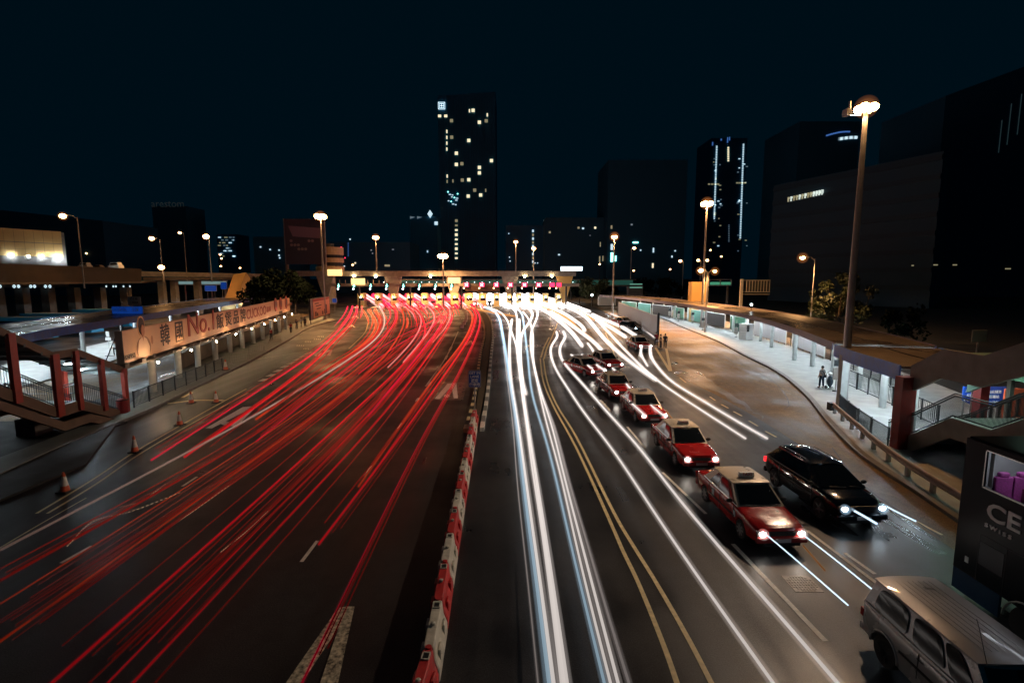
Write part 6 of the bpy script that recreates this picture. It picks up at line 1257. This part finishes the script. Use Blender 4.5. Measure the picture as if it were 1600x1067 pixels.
for y_ in (13.05, 12.3, 11.6): gp.box((bx0 - .003, y_, 1.6), (.012, .02, 1.25))
gp.box((bx0 - .003, 12.3, 2.24), (.012, 1.5, .02)); gp.build('panel_gap', M_DPOLE, bus); MB().box((bx0 - .006, 12.68, 1.75), (.015, .68, .62)).build('engine_vent', M_DPOLE, bus)
MB().box((bx0 - .01, 13.35, 1.35), (.02, .1, .16)).build('marker_lamp', M_SIGNW, bus)
wh = MB().lathe([(.3, -.15), (.5, -.15), (.53, -.1), (.53, .1), (.5, .15), (.3, .15)], (0, 0, 0), 28, 'y').build('wheel', M_RUB, bus, local=True); wh.location = (.2, -2.15, .53); wh.rotation_euler[2] = PI / 2
aw = MB().tube([(bx0 - .01, 11.6 + .62 * math.cos(a * PI / 12), .53 + .62 * math.sin(a * PI / 12)) for a in range(13)], .025, 6).build('arch_trim', M_POLE, bus, smooth=True)
# a pale blurred van by the queue tail replaced by the car itself
x, y, _ = g(975, 520); w_ = dup(suv, (x + 1.6, y + 2, .018), -PI / 2 + .35, 'dark estate car beside the foot of the grey hoarding')
# ================================================================== LIGHT TRAILS (long exposure streaks the photograph records, at lamp height above the road)
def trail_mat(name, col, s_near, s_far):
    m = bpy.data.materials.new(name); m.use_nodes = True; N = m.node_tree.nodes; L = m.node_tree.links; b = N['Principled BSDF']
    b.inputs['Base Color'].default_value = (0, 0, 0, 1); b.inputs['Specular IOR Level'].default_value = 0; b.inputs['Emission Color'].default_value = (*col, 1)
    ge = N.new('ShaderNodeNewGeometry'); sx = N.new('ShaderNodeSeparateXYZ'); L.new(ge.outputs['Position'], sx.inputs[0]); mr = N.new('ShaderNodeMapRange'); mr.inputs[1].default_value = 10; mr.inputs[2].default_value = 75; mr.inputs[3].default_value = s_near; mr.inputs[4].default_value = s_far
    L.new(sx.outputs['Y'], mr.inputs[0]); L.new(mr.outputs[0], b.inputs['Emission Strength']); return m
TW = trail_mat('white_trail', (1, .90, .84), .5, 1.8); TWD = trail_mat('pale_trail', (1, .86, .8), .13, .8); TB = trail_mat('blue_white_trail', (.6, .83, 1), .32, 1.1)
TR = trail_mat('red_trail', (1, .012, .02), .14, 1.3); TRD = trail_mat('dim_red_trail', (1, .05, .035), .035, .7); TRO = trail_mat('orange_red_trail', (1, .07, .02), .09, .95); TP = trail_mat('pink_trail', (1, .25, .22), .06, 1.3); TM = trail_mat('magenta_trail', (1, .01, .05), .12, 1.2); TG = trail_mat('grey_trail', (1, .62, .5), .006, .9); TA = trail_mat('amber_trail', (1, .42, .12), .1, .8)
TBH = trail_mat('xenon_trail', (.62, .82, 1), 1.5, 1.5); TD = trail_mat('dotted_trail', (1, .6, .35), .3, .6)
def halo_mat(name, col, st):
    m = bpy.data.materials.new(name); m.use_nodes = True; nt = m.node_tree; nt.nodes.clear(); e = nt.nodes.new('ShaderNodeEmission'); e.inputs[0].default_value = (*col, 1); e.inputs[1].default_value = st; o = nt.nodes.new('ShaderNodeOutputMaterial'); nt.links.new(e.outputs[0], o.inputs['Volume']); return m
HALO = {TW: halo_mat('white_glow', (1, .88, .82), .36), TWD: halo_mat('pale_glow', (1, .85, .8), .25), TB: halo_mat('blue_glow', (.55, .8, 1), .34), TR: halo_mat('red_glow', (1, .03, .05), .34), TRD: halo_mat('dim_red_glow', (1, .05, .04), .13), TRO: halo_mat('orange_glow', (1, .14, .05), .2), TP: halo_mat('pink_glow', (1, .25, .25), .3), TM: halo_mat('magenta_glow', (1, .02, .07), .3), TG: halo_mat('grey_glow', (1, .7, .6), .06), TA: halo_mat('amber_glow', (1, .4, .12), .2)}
trails = []
def trail(colour, lab, px, m, r=.055, z=.7, comp=0, spread=.25, group=None, seedo=0, taper=True, cm=None, nspl=8, ends=(.7, 1), halo=True, pair=0):
    red = m in (TR, TRD, TRO, TP, TM, TG); P = GS(px, z, nspl); tot = sum((a - b_).length for a, b_ in zip(P, P[1:])); n = max(6, min(130, int(tot / 1.1))); P = resample(P, n)
    for it in range((50 if red else 12) if tot > 40 else 3): P = [P[0]] + [P[i] * .5 + (P[i - 1] + P[i + 1]) * .25 for i in range(1, n - 1)] + [P[-1]]
    red = m in (TR, TRD, TRO, TP, TM, TG); rad = [r * ((.55 + .011 * max(0, p.y - 12)) if red else (.72 + .009 * max(0, p.y - 15))) for p in P]
    o = MB().tube(P, rad, 6).build('light_trail', m, smooth=True); o.visible_shadow = False; tag(o, lab, 'light trail', group)
    if halo and m in HALO: MB().tube(P, [max(q * (2.4 if red else 3.1), .045) for q in rad], 8).build('glow', HALO[m], o, smooth=True)
    rn = random.Random(hash(lab) % 1000 if False else len(trails) * 7 + 3); trails.append(o)
    if pair:                                         # the other tail lamp of the same vehicle
        for sg, en in ((1, .56), (-1, .42)):
            Q = offs(P, sg * 1.3 * pair)[2:int(n * en * rn.uniform(.9, 1.1))]
            if len(Q) > 4:
                rr = [rad[2 + i] * .8 * min(1, (len(Q) - i) / 12 + .15) for i in range(len(Q))]; q = MB().tube(Q, rr, 6).build('streak', m, o, smooth=True); q.visible_shadow = False; MB().tube(Q, [max(x_ * 2.4, .045) for x_ in rr], 8).build('glow', HALO[m], q, smooth=True)
    for k in range(comp):
        d = rn.uniform(-spread, spread); a0 = int(rn.uniform(0, n * .25)); a1 = int(n * rn.uniform(*ends)); dz = rn.uniform(-.25, .3) * min(1, spread * 4); Q = [p + Vector((0, 0, dz)) for p in offs(P, d)][a0:a1 + 1]
        if len(Q) < 4: continue
        f = rn.uniform(.18, .5); cmk = cm
        if red and k % 4 == 0 and m is not TG: a0 = int(n * .2); a1 = n - 1; Q = [p + Vector((0, 0, dz)) for p in offs(P, d)][a0:a1]; f = rn.uniform(.4, .9); cmk = TRD; q = MB().tube(Q, [rad[a0 + i] * f for i in range(len(Q))], 5).build('streak', (cmk or m), o, smooth=True); q.visible_shadow = False

W_ = 'white'
trail('blue white', 'bluish white light trail nearest the central reservation', [(755, 479), (770, 485), (780, 497), (784, 515), (790, 550), (799, 607), (808, 665), (814, 720), (823, 800), (836, 889), (849, 992), (861, 1090)], TB, .06, comp=4, spread=.12)
trail('white', 'thin pale light trail left of the bluish one, nearest the dark lane', [(786, 540), (793, 597), (802.5, 672), (808, 759), (815, 820), (827, 923), (842, 1080)], TWD, .022)
trail('white', 'white light trail of the left bundle starting at the toll booths', [(763, 480), (780, 487), (791, 498), (797, 512), (804, 532), (811, 560), (816, 616), (823, 665), (832, 740), (843, 800), (855, 889), (869, 985), (880, 1090)], TW, .045, comp=10, spread=.26, cm=TWD)
trail('white', 'white light trail with an abrupt blunt start left of the crossing curves', [(800, 499), (797, 520), (796, 550), (799, 600), (806, 640), (815, 700), (826, 780), (841, 889), (857, 992), (868, 1090)], TW, .06, comp=4, spread=.12, cm=TWD)
trail('white', 'white light trail dropping straight down through the crossing curves', [(770, 472), (790, 477), (803, 484), (807, 492), (808, 550), (814, 600), (822, 650), (831, 700), (842, 780), (857, 889), (872, 992), (884, 1090)], TW, .045, comp=9, spread=.2, cm=TWD)
trail('white', 'short blunt ended white light trail beside the straight one', [(811, 499), (811.5, 550), (817, 600), (822, 616)], TW, .07)
trail('white', 'white light trail crossing from the upper left to the right bundle', [(788, 473), (806, 481), (815, 490), (819, 512), (824, 550), (832.5, 622), (849, 672), (872, 759), (893, 860), (919, 960), (950, 1090)], TB, .045, comp=7, spread=.18, cm=TW)
trail('white', 'white light trail swinging from right to left in the crossing curves', [(807, 474), (820, 479), (829, 485), (832, 490), (828, 502), (816, 520), (813, 550), (816, 600), (825, 665), (837, 740), (852, 830), (867, 930), (889, 1090)], TW, .06, comp=4, spread=.16, cm=TWD)
trail('white', 'white light trail starting late inside the crossing curves', [(817, 487), (825, 497), (831, 513), (833, 530), (833, 560), (840, 600), (855, 665), (876, 740), (902, 860), (932, 985), (960, 1090)], TW, .045, comp=7, spread=.2, cm=TWD)
trail('white', 'outermost white light trail of the crossing curves', [(830, 477), (839, 485), (840, 492), (835, 506), (831, 515), (829, 535), (832, 560), (846, 616), (862.5, 665), (885, 759), (912, 860), (944, 985), (972, 1090)], TW, .05, comp=9, spread=.24, cm=TWD)
trail('white', 'pale right hand edge trail of the right white bundle', [(846, 616), (866, 665), (891, 759), (921, 860), (957, 985), (990, 1090)], TWD, .04, comp=7, spread=.16)
trail('white', 'white light trail bending right past the double yellow lines', [(800, 473), (830, 477), (855, 488), (878, 505), (893, 519), (910, 541)], TW, .085, comp=2)
trail('white', 'long white light trail sweeping right into the taxi queue', [(860, 487), (880, 499), (905, 517), (931, 537), (952, 562)], TW, .085, comp=2)
trail('white', 'short curled white light trail ending above the taxi queue', [(860, 481), (880, 489), (900, 502), (910, 510), (914, 517)], TW, .08)
trail('white', 'white light trail sweeping right to the blown out car by the hoarding', [(820, 471), (860, 474), (880, 478), (900, 486), (916, 496), (925, 506), (945, 530), (966, 550), (1000, 577), (1025, 594)], TW, .085, comp=3)
trail('white', 'white light trail forming the left of two parallel ends by the bus lane', [(905, 487), (916, 490), (930, 498), (946, 514), (970, 540), (1003, 573), (1029, 596), (1070, 624), (1115, 653), (1165, 685)], TW, .06, comp=2, spread=.06)
trail('white', 'white light trail ending right of its parallel neighbour by the bus lane', [(1016, 539), (1017, 556), (1029, 575), (1051, 597), (1100, 627), (1160, 663), (1199, 685)], TW, .065, comp=2, spread=.06)
trail('white', 'upper white light trail curving into the far right lane', [(850, 470), (885, 475), (910, 483), (922, 487)], TW, .09, comp=3)
trail('white', 'short white light trail highest on the right at the plaza', [(840, 468), (875, 473), (900, 479), (914, 486)], TW, .08, comp=2)
trail('white', 'white light trail ending between the estate car and the far taxi', [(925, 491), (945, 500), (970, 510), (994, 525)], TW, .085, comp=2)
trail('white', 'white light trail ending at a round blob left of the far taxi', [(930, 498), (955, 512), (978, 527)], TW, .085, comp=1)
trail('white', 'faint white light trail brushing the foot of the hoarding', [(954, 490), (985, 503), (1020, 525), (1028, 533)], TWD, .05)
trail('white', 'left S shaped white light trail right of the double yellow lines', [(869, 518), (872, 524), (866, 533), (860, 544), (861, 557), (870, 580), (885, 603), (916, 650), (956, 699), (1010, 782), (1062, 860), (1110, 930), (1160, 1000), (1225, 1090)], TW, .055, comp=4, spread=.06)
trail('white', 'right S shaped white light trail running past the taxis', [(880, 518), (884, 526), (877, 537), (874, 546), (878, 563), (898, 586), (925, 616), (954, 650), (1003, 702), (1037, 751), (1094, 821), (1159, 895), (1227, 968), (1325, 1085)], TW, .06, comp=4, spread=.07)
trail('white', 'white light trail leaving the left headlight of the nearest taxi', [(1195, 833), (1235, 866), (1290, 915), (1325, 945)], TBH, .028, z=.68, comp=2, spread=.03)
trail('white', 'white light trail leaving the right headlight of the nearest taxi to the minivan', [(1252, 833), (1296, 866), (1350, 910), (1393, 945)], TBH, .028, z=.68, comp=2, spread=.03)
trail('xenon', 'bluish light streak at the left headlight of the black estate car', [(1318, 789), (1345, 803), (1370, 818)], TBH, .05, z=.72, comp=5, spread=.05)
trail('xenon', 'bluish light streak at the right headlight of the black estate car', [(1380, 788), (1408, 803), (1431, 814)], TBH, .035, z=.72, comp=5, spread=.05)
for i, (px, lb) in enumerate([([(984, 627), (1008, 649)], 'short white streak at the left headlight of the third taxi'), ([(1011, 628), (1038, 650)], 'short white streak at the right headlight of the third taxi'), ([(957, 575), (985, 607)], 'white streak crossing the fourth taxi'), ([(892, 554), (926, 576)], 'white streak at the left headlight of the veering taxi'), ([(909, 554), (948, 581)], 'white streak at the right headlight of the veering taxi'),
        ([(918, 536), (927, 548), (930, 556)], 'stubby white streak left of the queue tail'), ([(1003, 540), (1001, 552), (1012, 572)], 'vertical white streak under the left lamp of the glaring taxi'), ([(944, 576), (950, 592)], 'small white streak right of the veering taxi')]): trail('white', lb, px, TW, .055, z=1.0 if i < 5 else .8)
for i, (px, lb) in enumerate([([(720, 476), (745, 483), (790, 492), (805, 494)], 'brown amber light trail left of the crossing curves'), ([(845, 478), (870, 488), (890, 500), (905, 516), (925, 530)], 'amber light trail between white trails on the right plaza'), ([(860, 472), (900, 484), (930, 500)], 'upper amber light trail on the right plaza'), ([(1040, 640), (1058, 665)], 'thin amber streak beside the third taxi'), ([(1255, 852), (1289, 891)], 'thin amber streak in front of the nearest taxi')]): trail('amber', lb, px, TA, .03 if i > 2 else .07)
# ---- red side
trail('red', 'red light trail nearest the central reservation', [(700, 468), (720, 470), (735, 476), (748, 490), (750, 505), (744, 525), (733, 550), (727.5, 560), (705, 607), (681, 644), (652, 691), (605, 793), (560, 889), (525, 949), (460, 1090)], TM, .045, z=.8, comp=9, spread=.22)
trail('red', 'wide red light trail second from the central reservation', [(705, 473), (730, 478), (743, 490), (741, 508), (733, 528), (715, 556), (690, 592), (660, 635), (620, 690), (583, 740), (530, 815), (498, 850)], TR, .05, z=.95, comp=17, spread=.42, ends=(.5, 1))
trail('orange', 'orange red light trail merging into the wide red one', [(720, 476.5), (733, 485), (738.5, 495), (735, 512), (720, 540), (700, 565), (672, 600), (637, 650), (600, 700), (560, 760)], TRO, .05, z=.75, comp=12, spread=.35, ends=(.5, 1))
RL = [
 ('pink', 'thick pale pink light trail curving along the left edge of the red traffic', [(579, 471), (596, 484), (601, 505), (592, 525), (570, 545), (545, 561), (505, 588), (470, 608), (400, 648), (292, 710), (150, 782), (-60, 890)], TG, .06, 1.0, 8),
 ('red', 'red light trail just right of the thick pale pink one', [(594, 494), (592, 516), (578, 538), (549, 562), (512, 590), (456, 640), (400, 681), (320, 735), (210, 788), (100, 845), (0, 907), (-60, 940)], TRD, .05, .8, 5),
 ('red', 'orange red light trail passing the left dashes', [(611, 475), (620, 490), (612, 512), (590, 545), (565, 572), (520, 605), (456, 653), (400, 690), (300, 757), (140, 860), (-40, 968)], TRO, .03, .8, 4),
 ('red', 'long red light trail reaching the left photo edge', [(618, 474), (628, 484), (631, 505), (620, 530), (605, 552), (569, 588), (512, 636), (484, 656), (400, 715), (336, 760), (280, 805), (140, 900), (0, 1001), (-60, 1045)], TRO, .042, .8, 4),
 ('red', 'red light trail running parallel above the long one', [(636, 473), (650, 484), (658, 495), (659, 508), (645, 533), (614, 562), (569, 596), (520, 640), (440, 703), (350, 768), (240, 842), (100, 935), (-60, 1040)], TRD, .035, .8, 4),
 ('red', 'bright red light trail in the middle of the left carriageway', [(633, 471), (650, 482), (661, 500), (665, 522), (642, 556), (600, 600), (557, 637), (524, 668), (484, 709), (430, 760), (371, 809), (290, 879), (210, 956), (60, 1085)], TR, .05, .8, 7),
 ('red', 'red light trail right of the bright middle one', [(660, 475), (678, 487), (681, 500), (668, 525), (650, 550), (620, 590), (575, 645), (530, 694), (484, 735), (440, 780), (380, 838), (300, 915), (210, 1000), (120, 1085)], TRD, .03, .8, 4),
 ('red', 'red light trail weaving between two brighter ones', [(665, 473), (684, 483), (690, 500), (680, 525), (655, 560), (615, 606), (560, 665), (497, 735), (462, 765), (400, 828), (350, 877), (250, 980), (150, 1085)], TR, .035, .8, 5),
 ('red', 'red light trail third from the wide band by the median', [(670, 470), (690, 476), (702, 484), (705, 498), (695, 520), (670, 555), (640, 597), (596, 652), (552, 704), (520, 735), (484, 770), (440, 818), (350, 917), (260, 1010), (190, 1085)], TR, .042, .8, 5),
 ('red', 'dim red light trail to the right of the third one', [(688, 470), (703, 478), (709, 492), (700, 515), (678, 552), (650, 592), (610, 650), (565, 708), (520, 757), (470, 815), (390, 905), (300, 1005), (225, 1085)], TRD, .03, .8, 3),
 ('red', 'crossing red light trail from plaza right to left', [(700, 484), (690, 490), (676, 500), (655, 512), (630, 522), (606, 536), (570, 560), (520, 598)], TM, .022, .8, 0),
 ('red', 'second crossing red light trail just below the first', [(704, 488), (692, 497), (672, 511), (640, 528), (605, 550), (560, 584)], TM, .03, .8, 0),
 ('red', 'curved red light trail at the left of the plaza', [(586, 482), (591, 492), (594, 505), (588, 522), (571, 540), (545, 556), (510, 578), (460, 612), (400, 655)], TRO, .07, .8, 4),
 ('red', 'red light trail springing from the fourth toll lane', [(600, 472), (612, 479), (620, 492), (616, 506), (606, 520), (588, 540), (560, 563), (524, 590), (470, 632), (400, 690)], TM, .05, .8, 4),
 ('pink', 'pink light trail springing from the fifth toll lane', [(620, 471), (640, 480), (655, 491), (658, 505), (652, 522), (632, 548), (606, 574)], TP, .045, .8, 2),
 ('pink', 'pink light trail springing from the sixth toll lane', [(643, 470), (662, 476), (674, 485), (679, 497), (672, 515), (655, 537), (630, 566)], TP, .045, .8, 2),
 ('pink', 'pink light trail springing from the eighth toll lane', [(668, 469), (690, 475), (701, 482), (703, 497), (694, 514), (676, 535)], TP, .04, .8, 2),
 ('red', 'red light trail on the dark edge of the last left lane', [(690, 494), (697, 492), (692, 505), (676, 527), (650, 560), (612, 606), (575, 650)], TM, .06, .8, 3),
 ('red', 'orange streak below the second cones row', [(636, 497), (637, 505), (635, 512)], TRO, .07, .8, 2),
 ('red', 'left lane red light trail passing the left arrow marking', [(558, 478), (556, 490), (543, 512), (515, 539), (498, 560), (456, 594), (398, 638), (360, 662), (288, 714)], TR, .06, .8, 4),
 ('red', 'upper left lane red light trail beside the double yellow line', [(551, 478), (549, 487), (539, 505), (500, 544), (479, 561), (456, 576), (400, 613), (358, 640), (300, 678), (236, 719)], TM, .05, .8, 3),
 ('orange', 'orange light trail along the left plaza edge', [(575, 484), (585, 497), (588, 510), (580, 525), (560, 545), (520, 572)], TRO, .08, .8, 3),
]
for col, lb, px, m, r, z, c_ in RL: trail(col, lb, px, m, r, z=z, comp=c_ + 5, spread=.75 if m is not TG else .3, ends=(.3, .72) if m is not TG else (.6, 1), pair=0 if m is TG else 1)
# short trails squeezing through the toll lanes
for i, u in enumerate(range(574, 742, 13)):
    px = [(u - 4, 461), (u + 2, 465), (u + 9, 469), (u + 18, 474), (u + 24, 480)]; trail('red', 'short bright light trail through the toll lane on the red side, %s' % (['first', 'second', 'third', 'fourth', 'fifth', 'sixth', 'seventh', 'eighth', 'ninth', 'tenth', 'eleventh', 'twelfth', 'last'][i] + ' from the left'), px, (TP, TM, TP, TR)[i % 4], .13, .8, comp=5, spread=1.0, group='short trails at the toll lanes')
for i, u in enumerate(range(748, 856, 12)):
    px = [(u - 8, 461), (u + 2, 465), (u + 16, 469), (u + 34, 473), (u + 48, 479)]; trail('white', 'short white light trail through the toll lane on the white side, %s' % (['first', 'second', 'third', 'fourth', 'fifth', 'sixth', 'seventh', 'eighth', 'ninth'][i] + ' from the left'), px, TW, .15, .8, comp=5, spread=1.2, group='short trails at the toll lanes')
# dotted flicker streaks on the left carriageway
for i, (px, lb) in enumerate([([(187, 792), (215, 785), (260, 755)], 'upper left dotted flicker streak on the left carriageway'), ([(105, 853), (150, 812), (200, 800), (285, 768)], 'second dotted flicker streak on the left carriageway'), ([(270, 820), (300, 800), (360, 757)], 'third dotted flicker streak beside the long red trail'), ([(345, 862), (385, 830), (420, 797)], 'rightmost dotted flicker streak on the left carriageway')]):
    P = GS(px, .9, 12); mb = MB()
    for k in range(0, len(P) - 1): mb.cyl(P[k], P[k].lerp(P[k + 1], .5), .012, n=5)
    tag(mb.build('flicker_trail', TD), lb, 'light trail')
